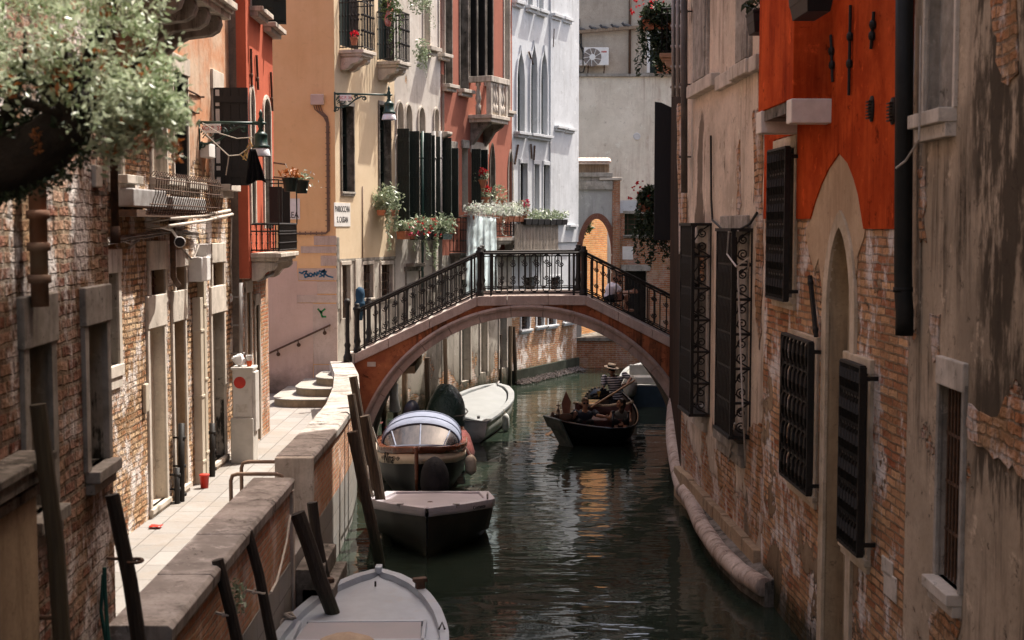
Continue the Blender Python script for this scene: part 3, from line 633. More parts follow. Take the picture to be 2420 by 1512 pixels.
for (x0, y0, x1, y1) in ((742, 557, 784, 579), (711, 582, 784, 598), (758, 604, 785, 628), (705, 634, 785, 662), (750, 665, 785, 694), (702, 697, 786, 715), (740, 718, 786, 860), (742, 862, 786, 960)):
    R = WDf.rect(x0, y0, x1, y1); m = MB(); m.wbox(WDf, R[0], WDf.L + .014, R[2], R[3], -.1, .016); m.build('quoin', QS, r, bevel=.006)
ops = []
for (x0, y0, x1, y1, k) in ((803, -160, 845, 112, 0), (893, -160, 930, 142, 0), (807, 250, 834, 453, 1), (896, 250, 921, 459, 1)):
    R = WD.rect(x0, y0, x1, y1); ops.append(win(r, WD, R, .2, rmat=STONED, pane=SHUT if not k else MATS['dark window glass'], jamb=.05 if k else 0, jmat=STONED, sill=(.10, .05, .05) if k else None, lint=(.1, .05) if k else None, smat=STONEG, sash=bool(k)))
for (x0, y0, x1, y1) in ((807, 626, 826, 752), (857, 625, 880, 704), (900, 625, 926, 704)):
    R = WD.rect(x0, y0, x1, y1); ops.append(win(r, WD, R, .16, DARK, .07, STONE, None if x0 < 850 else (.1, .05, .06), (.09, .05), STONE, False, bars=6))
zs = WD.uz(860, 612)[1]
up = [o for o in ops if o[2] > zs]; lo_ = [o for o in ops if o[2] < zs]
facade(WD, 0, WD.L, zs, 14, up, .2, 0).build('facade_wall', M_D, r)
facade(WD, 0, WD.L, -.5, zs - .001, lo_, .2, 0).build('base_wall', M_BASE, r)
R = WD.rect(838, 612, 853, 800); bx(WD, 'pilaster', STONE, r, R[0], R[1], .3, R[3], -.01, .035, .006)
R = WD.rect(797, 560, 806, 625); bx(WD, 'corner_stone', STONEG, r, 0.02, .14, WD.uz(800, 730)[1], WD.uz(800, 560)[1], -.01, .02, .006)
m = MB(); a, b = WD.uz(786, 612)[0], WD.L; m.wbox(WD, 0.0, b, zs - .03, zs + .03, -.01, .02); m.build('string_course', STONEG, r)
for (x0, x1, y) in ((801, 874, 118), (890, 956, 145)):
    ua, za = WD.uz(x0, y); ub = ua + .68
    balcony_slab(WD, ua, ub, za, .17, .6, STONE, r, 2, .26); iron_rail(WD, ua + .04, ub - .04, za + .01, 1.15, .56, r, sp=.075)
# balcony plants of the yellow house
def hang(name, label, cat, c, r, n, size, mat, drops=(), fl=None, flm=None, grp=None, pot=None, potm=None):
    t = thing(name, label, cat, c, grp); c = V(c)
    if pot:
        m = MB(); m.wbox(pot[0], *pot[1:]); m.build('planter_box', potm or TERRA, t, bevel=.01)
    m = MB(); leaves(m, blob(c, r, n, hollow=.1), size)
    for (dx, dy, L, k) in drops:
        q = c + V((dx, dy, 0)); w1 = RND.uniform(0, 6)
        for i in range(k):
            f = i / k; leaves(m, [q + V((.06 * sin(w1 + f * 5) + RND.gauss(0, .03), RND.gauss(0, .03), -L * f))], size * (1 - .4 * f))
    m.build('leaves', mat, t)
    if fl:
        m = MB(); leaves(m, [c + V((RND.uniform(-1, 1) * r[0], RND.uniform(-1, 1) * r[1], RND.uniform(-.5, 1.0) * r[2])) for _ in range(fl)], size * .9, per=3); m.build('blossoms', flm, t)
    return t
u, z = WD.uz(866, 12); hang('climbing_plant', 'leafy pothos trailing down the first balcony of the yellow house', 'plant', WD.P(u + .2, z, .5), (.25, .25, .45), 260, .06, LEAF, ((.1, -.1, 1.3, 40), (0, .1, .9, 30), (.22, 0, 1.5, 45)))
u, z = WD.uz(940, 12); hang('fern_plant', 'feathery fern spilling over the second balcony of the yellow house', 'plant', WD.P(u + .1, z + .1, .55), (.35, .3, .35), 420, .045, LEAFP, ((.2, -.1, .9, 40), (.3, 0, .7, 30)))
u, z = WD.uz(950, 128); hang('balcony_plant', 'glossy shrub hanging below the second balcony rail', 'plant', WD.P(u + .05, z, .5), (.22, .2, .38), 260, .05, LEAFP, ((.05, 0, .6, 30),))
for (x, y, mt, nm, lb) in ((920, 42, WHITEP, 'flower_pot', 'white pot hung on the second yellow house balcony'), (832, 100, TERRA, 'flower_pot', 'terracotta pot with red flower on the first balcony floor')):
    u, z = WD.uz(x, y, .4); t = thing(nm, lb, 'pot', WD.P(u, z, .4)); m = MB(); m.lathe(WD.P(u, z - .06, .45), [(.06, 0), (.085, .14), (.095, .14), (.095, .17), (.08, .17)], 10); m.build('pot', mt, t)
    m = MB(); leaves(m, blob(WD.P(u, z + .18, .45), (.09, .09, .09), 24), .05); m.build('leaves', REDF if mt is TERRA else LEAF, t)
u, z = WD.uz(905, 28, .4); m = MB(); rows = []
for i in range(7):
    rows.append([WD.P(u + .05 * j + .03 * sin(i), z + .28 - .1 * i, .48 + .03 * sin(j * 2 + i)) for j in range(7)])
m.loft(rows, False, False); o = m.build('cloth', simple('red patterned cloth', (.42, .03, .03), (.55, .3, .25), scale=14), None, True, org=WD.P(u, z, .5)); o.modifiers.new('Solidify', 'SOLIDIFY').thickness = .01
tag(o, 'red and white woven cloth hung over the yellow house balcony', 'cloth')
wallpipe(WD, 856, 440, 610, .015, .012, simple('brown conduit', (.16, .10, .07), (.2, .13, .09)), 'thin brown cable running down the cream yellow facade between its windows', name='conduit', clips=0)
# plaques
def plaque(W, x0, y0, x1, y1, label, lines, size, name='street_sign', cat='sign', sx=1.0, dz=0, mat=None, tmat=None, off=.012):
    R = W.rect(x0, y0, x1, y1); t = thing(name, label, cat, W.P(R[0], R[2])); bx(W, 'panel', mat or WHITEP, t, *R, .001, off, .002)
    uc, zc = (R[0] + R[1]) / 2, (R[2] + R[3]) / 2; sg = 1 if W.t.dot(V((1, 0, 0))) > 0 or abs(W.t.x) > .9 else 1
    mb = textmesh(lines, size, lambda p: W.P(uc + p.x * sx, zc + dz + p.y, off + .001 + p.z)); mb.build('lettering', tmat or BLACKC, t); return t
plaque(WD, 789, 479, 827, 535, 'white parish plaque at the corner of the yellow house', 'PARROCCHIA\nS. CASSAN', .19, sx=.62)
plaque(WDf, 651, 469, 709, 518, 'white street name panel behind the red house planters', 'E    LEA', .2, dz=-.14, sx=.75)
# box with conduits
t = thing('junction_box', 'pinkish square junction box high on the apricot gable wall', 'box', WDf.P(*WDf.uz(751, 249)))
R = WDf.rect(735, 223, 766, 248); bx(WDf, 'box', simple('pinkish plastic', (.55, .42, .35), (.5, .38, .32)), t, *R, .001, .1, .015)
m = MB()
for j in range(4):
    L = [(742 + 5 * j, 249), (744 + 6 * j, 258 + 2 * j), (765 + 3 * j, 276), (772 + 1.6 * j, 290), (773 + 1.6 * j, 400), (774 + 1.6 * j, 545), (770, 550 + .8 * j), (690, 551 + .8 * j)]
    m.tube([WDf.P(*WDf.uz(x, y), .02) for x, y in L], .011, 5)
for y in range(300, 545, 13):
    u, z = WDf.uz(775, y); m.wbox(WDf, u - .05, u + .05, z - .008, z + .008, .001, .04)
for x in range(696, 770, 13):
    u, z = WDf.uz(x, 551); m.wbox(WDf, u - .008, u + .008, z - .04, z + .04, .001, .04)
m.build('conduit', simple('brown conduit', (.16, .10, .07), (.2, .13, .09)), t)
# graffiti and handrail on the stair wall
m = MB(); fn = lambda x, y, o: WDf.P(x, y, .017 + o)
S = WDf.rect(708, 639, 787, 656); gw, gh = S[1] - S[0], S[3] - S[2]; X = lambda x: S[0] + gw * x; Y_ = lambda y: S[2] + gh * y
for st in ([(0, .75), (.08, .6), (.13, .85), (.22, .9), (.18, .55), (.24, .5), (.26, .2), (.17, .05), (.14, .5)], [(.3, .6), (.28, .25), (.35, .15), (.4, .45), (.33, .65)], [(.43, .2), (.45, .7), (.52, .3), (.53, .8)], [(.56, .5), (.6, .95), (.7, .8), (.62, .55), (.7, .3), (.6, .15)], [(.73, .1), (.74, .9), (.8, .85), (.76, .5), (.86, .2), (1, .05)], [(.66, .9), (.75, 1.1), (.7, .75)]):
    ribbon(m, fn, [(X(a), Y_(b)) for a, b in st], .035)
tag(m.build('graffiti', simple('blue spray paint', (.03, .14, .24), rough=.5), None, org=WDf.P(X(0), Y_(0))), 'blue scrawled graffiti tag on the corner stones of the yellow house', 'graffiti')
S = WDf.rect(752, 730, 770, 749); gw, gh = S[1] - S[0], S[3] - S[2]; m = MB()
for st in ([(0, 1), (.35, .6), (.9, 1)], [(.35, .6), (.55, .05), (1, .05)], [(.3, .75), (.5, .5)]): ribbon(m, fn, [(X(a), Y_(b)) for a, b in st], .04)
tag(m.build('graffiti', simple('green spray paint', (.02, .22, .06), rough=.5), None, org=WDf.P(X(0), Y_(0))), 'small green graffiti mark above the stone stair', 'graffiti')
t = thing('handrail', 'sloping dark iron handrail on the pink stair wall', 'handrail', WDf.P(*WDf.uz(630, 838))); m = MB()
a, b = WDf.uz(628, 838), WDf.uz(778, 769); m.tube([WDf.P(a[0], a[1], .09), WDf.P(b[0], b[1], .09), WDf.P(b[0] + .02, b[1] + .01, 0)], .022, 8); m.build('rail', RUST, t)
for f in (.2, .52, .93):
    u, z = a[0] + (b[0] - a[0]) * f, a[1] + (b[1] - a[1]) * f; m = MB(); m.tube([WDf.P(u, z, .09), WDf.P(u, z - .1, .06), WDf.P(u, z - .12, 0)], .012, 6); m.lathe(WDf.P(u, z - .12, 0), [(.045, 0), (.045, .02), (.02, .03)], 10, WDf.n); m.build('bracket', RUST, t)
# ---------------------------------------------------------------- pale arched house
r = thing('grey_house', 'peeling pale grey house with blind arches above tall dark green shutters', 'house', WE.P(0, 0))
ops = []
for (x0, y0, x1, y1) in ((937, 242, 951, 318), (957, 248, 971, 322), (988, 255, 1002, 330), (1025, 258, 1035, 335)):
    R = WE.rect(x0, y0, x1, y1); ops.append(win(r, WE, R, .14, STONE, .05, STONE, None, None, None, False, arch=('r', (R[1] - R[0]) * .9), name='blind_arch', jd=.04))
for (x0, y0, x1, y1) in ((940, 326, 953, 515), (965, 330, 985, 515), (1000, 336, 1012, 560), (1022, 342, 1034, 560)):
    R = WE.rect(x0, y0, x1, y1); ops.append(win(r, WE, R, .2, DARK, .04, STONEG, (.1, .1, .05), None, None, False))
R = WE.rect(1000, -120, 1014, 112); ops.append(win(r, WE, R, .2, GLASSD, .05, STONE, (.2, .3, .15), None, STONE, True))
R = WE.rect(960, 640, 990, 770); ops.append(win(r, WE, R, .2, DARK, .05, STONED, None, (.12, .1), STONED, False, name='door'))
R = WE.rect(1002, 670, 1030, 800); ops.append(win(r, WE, R, .2, DARK, .06, STONEG, None, (.12, .1), STONEG, False, name='door'))
za = WE.uz(985, 690)[1]
facade(WE, 0, WE.L - .03, za, 14, [o for o in ops if o[2] > za], .2, 3).build('wall', M_E, r)
facade(WE, 0, WE.L - .03, -.5, za - .001, [o for o in ops if o[2] <= za and o[3] < za + .01] , .2, 3).build('base_wall', M_BASE, r)
for (x, y0, y1, wd, ang) in ((937, 304, 520, .3, 75), (961, 310, 520, .3, 75), (990, 314, 560, .3, 72), (1008, 320, 560, .2, 78), (1024, 323, 560, .16, 78)):
    ua, zt = WE.uz(x, y0); _, zb = WE.uz(x, y1); shutter(WE, ua, zb, zt, wd, ang, r, SHUT, 1, .03)
for (x, w_, mt, lb) in ((987, .035, GREENI, 'thin dark green drain pipe among the grey house shutters'), (1014, .05, ZINC, 'first pale grey pipe among the dark green shutters'), (1029, .055, ZINC, 'second pale grey pipe nearest the red canal house')):
    wallpipe(WE, x, 310, 690, .14, w_, mt, lb)
u, z = WE.uz(1035, 312); m = MB(); pillow_corbel(m, WE, u, z, .3, .35, .28); m.build('corbel', STONE, r, bevel=.01)
m = MB(); uu, z = WE.uz(975, 630); m.wbox(WE, uu - .35, uu + .35, z, z + .09, -.02, .22); m.build('door_hood', STONED, r, bevel=.02)
# ---------------------------------------------------------------- rose red house
r = thing('rose_house', 'faded rose red house with white baluster balcony beyond the bridge', 'house', WF.P(0, 0))
ops = []
def fw(x0, y0, x1, y1, **k): R = WF.rect(x0, y0, x1, y1); ops.append(win(r, WF, R, **k)); return R
fw(1037, 175, 1050, 326, dep=.3, pane=DARK, sash=False, name='sill_shade_recess')  # dark recess shaped in place of the deep shade under the sill
fw(1037, -150, 1049, 128, dep=.22, pane=SHUTB, jamb=.05, sill=(.16, .22, .12))
fw(1051, -150, 1066, 200, dep=.25, pane=DARK, jamb=.04, jmat=STONED, sill=(.18, .2, .12), smat=STONE); fw(1086, -150, 1104, 212, dep=.25, pane=DARK, jamb=.04, jmat=STONED, sill=(.18, .2, .12), smat=STONE)
for a, b in ((1109, 1125), (1128, 1145), (1149, 1163)): fw(a, -150, b, 185, dep=.18, pane=DARK, jamb=.04, jmat=STONED, arch=('o', .7), rmat=DARK)
fw(1191, -150, 1203, 262, dep=.2, pane=GLASSD, jamb=.05, sill=(.16, .2, .1), arch=('o', .5))
fw(1040, 340, 1058, 510, dep=.2, pane=DARK, sash=False, jamb=.05); fw(1064, 352, 1078, 510, dep=.2, pane=DARK, sash=False, lint=(.2, .03), smat=STONEG)
fw(1092, 350, 1106, 500, dep=.2, pane=DARK, lint=(.22, .03), smat=STONEG, sash=False)
fw(1114, 362, 1150, 515, dep=.22, pane=DARK, lint=(.3, .06), sash=False); fw(1158, 340, 1168, 485, dep=.15, pane=STONED, jamb=.04, jmat=STONED, arch=('p', .7), sash=False, name='blind_window'); fw(1201, 355, 1211, 487, dep=.15, pane=STONED, jamb=.04, arch=('p', .7), sash=False, name='blind_window')
for (x0, y0, x1, y1) in ((1043, 650, 1058, 790), (1090, 660, 1110, 900), (1135, 660, 1150, 880), (1180, 680, 1196, 870)): fw(x0, y0, x1, y1, dep=.2, pane=DARK, jamb=.08, lint=(.15, .1), smat=STONE, sash=False, name='door')
zf = WF.uz(1130, 600)[1]
facade(WF, .03, WF.L, zf, 14, [o for o in ops if o[2] > zf], .2, 3).build('wall', M_F, r)
facade(WF, .03, WF.L, -.5, zf - .001, [o for o in ops if o[3] < zf], .2, 3).build('base_wall', M_BASE, r)
for (x, y0, y1, wd, ang) in ((1036, 326, 515, .34, 82), (1061, 350, 515, .24, 80), (1113, 352, 490, .26, 80), (1130, 354, 490, .26, 82)):
    ua, zt = WF.uz(x, y0); _, zb = WF.uz(x, y1); shutter(WF, ua, zb, zt, wd, ang, r, SHUT, 1, .03)
# white baluster balcony
ua, zt = WF.uz(1108, 186); zb = WF.uz(1110, 272)[1]; ub = ua + 1.15; d = .66
b = MB(); b.wbox(WF, ua - .05, ub + .05, zb - .1, zb, -.02, d + .05); b.wbox(WF, ua, ub, zb - .2, zb - .1, -.02, d); bs = b.build('balcony', STONE, r, bevel=.01)
b = MB(); b.wbox(WF, ua - .03, ub + .03, zt - .05, zt + .06, -.02, d + .04); b.wbox(WF, ua + .12, ub - .12, zt - .051, zt + .061, -.03, d - .12); 
m = MB()
for (a, c, e, f) in ((ua - .03, ua + .14, -.02, d + .04), (ub - .14, ub + .03, -.02, d + .04), (ua + .14, ub - .14, d - .13, d + .04)): m.wbox(WF, a, c, zt - .1, zt + .06, e, f)
m.build('balcony_rail', STONE, bs, bevel=.012)
for (a, o) in ((ua, d - .14), (ub - .14, d - .14), ((ua + ub) / 2 - .05, d - .13)):
    m = MB(); m.wbox(WF, a, a + .14, zb, zt - .1, o, o + .14); m.build('balcony_post', STONE, bs, bevel=.01)
hb = zt - .1 - zb; prof = [(.075, 0), (.075, hb * .3), (.05, hb * .32), (.06, hb * .4), (.085, hb * .5), (.06, hb * .68), (.038, hb * .86), (.07, hb * .9), (.07, hb)]
for (a, o) in [(ua + .07, d * .38)] + [(ua + .14 + .1 + .085 * 2 * i, d - .06) for i in range(2)] + [(ua + .72 + .15 * i, d - .06) for i in range(2)] + [(ub - .07, d * .38)]:
    m = MB(); m.lathe(WF.P(a, zb, o), prof, 10); m.build('baluster', STONE, bs, True)
for uu in (ua + .08, ub - .24):
    m = MB(); m.prism([WF.P(uu, z, o) for o, z in ((0, zb - .2), (d * .9, zb - .2), (d * .86, zb - .27), (d * .5, zb - .42), (d * .2, zb - .7), (0, zb - .85))], WF.t * .16); m.build('balcony_bracket', STONED, r, bevel=.01)
for (x, y) in ((1080, 598),):
    ua2, z2 = WF.uz(1062, 598); balcony_slab(WF, ua2, ua2 + 1.0, z2, .14, .35, STONED, r, 2, .25); iron_rail(WF, ua2 + .03, ua2 + .97, z2, .95, .32, r, sp=.09)
ua2, z2 = WF.uz(1108, 562); ub2 = WF.uz(1200, 562)[0]; balcony_slab(WF, ua2, ub2, z2, .2, .42, STONE, r, 3, .3); iron_rail(WF, ua2 + .03, ub2 - .03, z2, .5, .4, r, sp=.1)
# white sheet drying
pA, pB = WF.P(WF.uz(1100, 506)[0] + .15, 0, .12), None
sh0 = ony(1104, 507, 35.7); sh1 = ony(1171, 514, 35.5); m = MB(); rows = []; d_ = sh1 - sh0
for i in range(17):
    f = i / 16; rows.append([sh0 + d_ * (j / 30 * (1 + .13 * f) - .06 * f) + V((.012 * sin(j * .9), .045 * sin(j * 1.05 + f * 1.3) * (.35 + f) + .05 * f * sin(j * .33), -2.12 * f - .05 * sin(j * .5 + 1) * f + .02 * abs(sin(j * 1.3)) * (1 - f))) for j in range(31)])
ua3, z3 = WF.uz(1098, 506, .5)
m.loft(rows, False, False); o = m.build('bed_sheet', leafmat('pale aqua sheet', (.86, .93, .94), (.82, .90, .92), trans=.72, rough=.9, spec=.1), None, True, org=sh0); o.modifiers.new('Solidify', 'SOLIDIFY').thickness = .008
tag(o, 'pale aqua bed sheet pegged out to dry in front of the rose red house', 'sheet')
m = MB(); e_ = d_.normalized(); m.tube([sh0 - e_ * .08, sh1 + e_ * .12], .012, 6)
for i in range(13): p = sh0 + d_ * (i + .3) / 13; m.box(p + V((0, -.015, .01)), (.014, .016, .1), ry=.3 * sin(i * 2.1))
for q_ in (sh0, sh1): m.tube([q_, V((q_.x - .3, q_.y + .5, q_.z - .05))], .01, 5)
tag(m.build('drying_rail', simple('white drying rail', (.6, .55, .5)), None, org=sh0), 'drying rail with wooden pegs holding the aqua bed sheet', 'rail')
# window boxes above the bridge
def box_row(W, x0, x1, y, o, h, d, mat, leafm, label, n, size, fl=0, flm=None, drops=(), up=.16, name='window_box', grp=None, bmat=None):
    ua, z = W.uz(x0, y, o); ub = W.uz(x1, y, o)[0]; t = thing(name, label, 'window box', W.P(ua, z, o), grp)
    m = MB(); k = max(1, round((ub - ua) / .4))
    for i in range(k): a, b = ua + (ub - ua) * i / k + .01, ua + (ub - ua) * (i + 1) / k - .01; m.hexa([W.P(a + .02, z - h, o - d / 2 + .02), W.P(b - .02, z - h, o - d / 2 + .02), W.P(b - .02, z - h, o + d / 2 - .02), W.P(a + .02, z - h, o + d / 2 - .02), W.P(a, z, o - d / 2), W.P(b, z, o - d / 2), W.P(b, z, o + d / 2), W.P(a, z, o + d / 2)])
    m.build('planter', bmat or TERRA, t, bevel=.008)
    m = MB(); P = [W.P(ua + (ub - ua) * RND.random(), z + up * (RND.random() ** .7) * (.5 + .9 * mno.noise(V((RND.random(), i * .07, 3))) + .3), o + RND.gauss(0, d * .45)) for i in range(n)]
    leaves(m, P, size)
    for (f, L, k) in drops:
        for i in range(k): g = i / k; leaves(m, [W.P(ua + (ub - ua) * f + .05 * sin(g * 6 + f * 9) + RND.gauss(0, .035), z - L * g, o + d * .6 + RND.gauss(0, .03))], size * (1.1 - .4 * g))
    m.build('leaves', leafm, t)
    if fl:
        m = MB(); leaves(m, [W.P(ua + (ub - ua) * RND.random(), z + RND.uniform(-.12, up), o + d * .5 + RND.gauss(0, d * .25)) for _ in range(fl)], size * .9, per=3); m.build('blossoms', flm, t)
    return t
box_row(WD, 899, 934, 496, .22, .13, .22, None, LEAFP, 'bushy window box under the last yellow house window', 900, .06, drops=((.2, 1.0, 70), (.1, .5, 40), (.7, .5, 60)), up=.5)
box_row(WE, 946, 976, 546, .3, .2, .25, None, LEAFP, 'terracotta window box of pink flowers left on the grey house', 700, .055, 34, PINK, ((.7, .5, 30),), .22)
box_row(WE, 977, 1028, 548, .34, .2, .25, None, LEAFP, 'window box trailing red flowers below the dark green shutters', 1100, .055, 46, REDF, ((.35, .7, 70), (.75, .95, 90), (.8, .8, 70)), .34, bmat=SHUTB)
box_row(WF, 1038, 1062, 553, .3, .14, .22, None, LEAFP, 'green window box of feathery leaves between grey and red houses', 700, .055, up=.42, bmat=GREENI)
box_row(WF, 1112, 1165, 508, .5, .12, .22, None, LEAFW, 'long box of white alyssum behind the drying sheet', 1100, .05, 8, PINK, up=.3)
box_row(WF, 1165, 1232, 510, .42, .16, .24, None, LEAFW, 'overflowing box of white alyssum on the rose house balcony', 1500, .055, up=.34, drops=((.2, .6, 25),))
for (x, y, lb, mt) in ((1140, 445, 'upper pot of red geraniums in the rose house window', REDF), (1146, 486, 'lower pot of red geraniums in the rose house window', REDF), (1238, 516, 'terracotta pot of pink geraniums at the end of the balcony', PINK), (1185, 490, 'tall green shrub pot on the rose house balcony', None)):
    u, z = WF.uz(x, y, .3) if x < 1210 else WG.uz(x, y, .5); W_ = WF if x < 1210 else WG; o = .3 if x < 1210 else .5; t = thing('flower_pot', lb, 'pot', W_.P(u, z, o)); c = W_.P(u, z, o)
    m = MB(); m.lathe(c, [(.08, 0), (.12, .2), (.135, .2), (.135, .24), (.11, .24)], 10); m.build('pot', TERRA, t)
    m = MB(); leaves(m, blob(c + V((-.05, 0, .35)), (.24, .2, .2 if mt else .4), 150), .055); m.build('leaves', LEAFP, t)
    if mt: m = MB(); leaves(m, blob(c + V((.03, -.1, .45)), (.16, .12, .12), 16), .06, per=3); m.build('blossoms', mt, t)
# ---------------------------------------------------------------- white house
r = thing('white_house', 'white limewashed house with pointed ogee windows at the bend of the canal', 'house', WG.P(0, 0))
ops = []
def gw_(x0, y0, x1, y1, **k): R = WG.rect(x0, y0, x1, y1); ops.append(win(r, WG, R, **k)); return R
for (x0, x1, y1) in ((1216, 1226, 3), (1246, 1257, 15), (1272, 1283, 24), (1305, 1317, 34), (1331, 1341, 42)): gw_(x0, -160, x1, y1, dep=.2, pane=SHUT, jamb=.05, jmat=M_G, sill=(.18, .18, .16), smat=M_G)
for (x0, y0, x1, y1) in ((1220, 112, 1237, 312), (1252, 100, 1267, 316), (1276, 112, 1291, 320)): gw_(x0, y0, x1, y1, dep=.13, pane=SHUT, jamb=.07, jmat=M_G, sill=(.16, .2, .16), smat=M_G, arch=('o', .95), jd=.05)
for (x0, y0, x1, y1) in ((1311, 158, 1325, 298), (1334, 164, 1348, 303)): gw_(x0, y0, x1, y1, dep=.14, pane=DARK, jamb=.06, jmat=M_G, sill=(.16, .2, .12), lint=(.1, .06), smat=M_G, sash=False)
for (x0, y0, x1, y1) in ((1228, 386, 1245, 515), (1261, 388, 1273, 508), (1283, 390, 1297, 508), (1314, 396, 1328, 520), (1338, 398, 1352, 531)): gw_(x0, y0, x1, y1, dep=.14, pane=DARK, jamb=.05, jmat=M_G, lint=(.12, .05), smat=M_G, sash=False, sill=(.14, .2, .1))
for (x0, y0, x1, y1) in ((1231, 745, 1250, 778), (1268, 742, 1284, 770), (1295, 742, 1312, 767), (1332, 742, 1350, 760)): gw_(x0, y0, x1, y1, dep=.16, pane=DARK, jamb=.07, jmat=M_G, sill=(.12, .1, .12), smat=M_G, sash=False, bars=5)
for (x0, y0, x1, y1) in ((1240, 655, 1262, 700), (1300, 655, 1322, 700)): gw_(x0, y0, x1, y1, dep=.16, pane=DARK, jamb=.07, jmat=M_G, sash=False, bars=5)
zg, zg2 = WG.uz(1290, 530)[1], WG.uz(1290, 740)[1]
facade(WG, 0, WG.L, zg2, 15, [o for o in ops if o[2] > zg2], .2, 3).build('wall', M_G, r)
facade(WG, 0, WG.L, -.5, zg2 - .001, [o for o in ops if o[3] < zg2 + .1], .2, 3).build('brick_base', M_GB, r)
bx(WG, 'stone_plinth', wallmat('wet black plinth', (.05, .055, .045), (.025, .028, .022), streak=.3), r, 0, WG.L + .03, -.5, .42, -.02, .1, .01)
m = MB(); m.wbox(WG, WG.uz(1298, 300)[0], WG.L + .004, zg2 + 2.2, 15.01, -.01, .05); m.build('pilaster_strip', M_G, r)
for (x, y0, y1, dx) in ((1247, 122, 152, 10), (1306, 68, 110, -2), (1222, 342, 388, -8), (1252, 340, 375, 2), (1261, 344, 378, -2)):
    a, b = WG.uz(x, y0), WG.uz(x + dx, y1); m = MB(); m.tube([WG.P(a[0], a[1], .04), WG.P(b[0], b[1], .04)], .03, 6); m.build('tie_bar', RUST, r)
# slatted fence with planters in front of the white house
t = thing('slat_fence', 'grey slatted timber fence along the white house terrace', 'fence', WG.P(.1, 4.5, .5)); m = MB()
ua, zt = WG.uz(1216, 528, .5); ub, zb = WG.uz(1320, 588, .5); n = 40
for i in range(n): u = ua + (ub - ua) * i / n; m.wbox(WG, u, u + .028 + .01 * (i % 3), zb, zt - .02 * (i % 2), .49, .51)
m.build('slats', simple('weathered grey slat', (.36, .31, .26), (.2, .17, .14), scale=4, stretch=(9, 9, .5)), t)
m = MB()
for zz in (zb + .1, zt - .12): m.wbox(WG, ua, ub, zz, zz + .06, .45, .489)
m.build('fence_rail', WOODD, t); m = MB(); m.wbox(WG, ua, ub, zb - .14, zb, -.02, .52); m.build('terrace_slab', STONEG, t)
box_row(WG, 1236, 1336, 517, .52, .17, .2, None, LEAFP, 'row of black planters with young herbs along the slatted fence', 520, .06, up=.28, bmat=SHUTB)
m = MB(); rn = random.Random(3)
for _ in range(900):
    u = WG.L * rn.random(); o = .1 + abs(rn.gauss(0, .12)); z = .03 + max(0, .3 - o) * rn.random() * .6; m.ell(WG.P(u, z, o), (.02 + .03 * rn.random(), .02, .015 + .02 * rn.random()), 5, 4)
o = m.build('mussels', simple('mussel shells', (.05, .035, .03), (.16, .13, .11), rough=.35, scale=30, spec=.6), None, org=WG.P(2, 0)); o['kind'] = 'stuff'; tag(o, 'dark mussel crust at the waterline of the white house', 'mussels')
# ---------------------------------------------------------------- back of the canal
M_H = wallmat('weathered beige cement render', (.70, .63, .52), (.58, .52, .42), streak=.35, scol=(.32, .21, .16), mott=.9, fine=.35)
M_HT = wallmat('grainy grey brown render', (.48, .41, .33), (.37, .31, .25), streak=.25, scol=(.14, .115, .09), mott=1.2, fine=.8)
r = thing('beige_house', 'tall blank beige rendered house closing the canal behind the gate arch', 'house', WH.P(6, 0))
zl = WH.uz(1470, 181)[1]; R = WH.rect(1536, 78, 1600, 172)
w_ = win(r, WH, R, .1, SHUT, .12, WHITEP, None, None, None, True)
facade(WH, 0, WH.L, -.5, zl, [], .2, 4).build('lower_wall', M_H, r)
facade(WH, 0, WH.L, zl + .11, 14.8, [w_], .1, 3).build('upper_wall', M_HT, r)
bx(WH, 'ledge', STONEG, r, 0, WH.L, zl, zl + .11, -.5, .1)
R = WH.rect(1488, 80, 1496, 180); m = MB(); m.tube([WH.P(R[0], zl + .1, .06), WH.P(R[0], 14.7, .06)], .05, 8); m.build('downpipe', RUST, r, True)
m = MB(); a, b = WH.uz(1355, 76, .2), WH.uz(1560, 60, .2); m.hexa([WH.P(a[0], a[1] - .06, .1), WH.P(b[0], b[1] - .06, .1), WH.P(b[0], b[1] - .06, .26), WH.P(a[0], a[1] - .06, .26), WH.P(a[0], a[1] + .06, .1), WH.P(b[0], b[1] + .06, .1), WH.P(b[0], b[1] + .06, .26), WH.P(a[0], a[1] + .06, .26)]); m.build('timber_ledger', WOODL, r)
for i, (x, y) in enumerate(((1372, 70), (1405, 69), (1430, 67), (1456, 65), (1482, 62))):
    u, z = WH.uz(x, y, .2); m = MB(); c = WH.P(u, z + .03, .2)
    m.ell(c, (.19, .08, .07), 10, 7, Matrix.Rotation(.25, 3, 'Y')); m.ell(c + V((-.17, -.02, .08)), (.055, .05, .05), 8, 6); m.tube([c + V((.1, 0, -.01)), c + V((.32, 0, -.07))], [.05, .015], 6); m.tube([c + V((-.21, -.02, .08)), c + V((-.25, -.02, .07))], [.014, .003], 5)
    m.tube([c + V((-.02, 0, -.05)), c + V((-.02, 0, -.1))], .01, 5)
    tag(m.build('pigeon', simple('slate grey feathers', (.05, .05, .055), (.09, .085, .085), scale=9), None, True, org=c), ('leftmost', 'second', 'middle', 'fourth', 'rightmost')[i] + ' pigeon of five perched on the beam above the air conditioner', 'pigeon', 'pigeons on the timber beam')
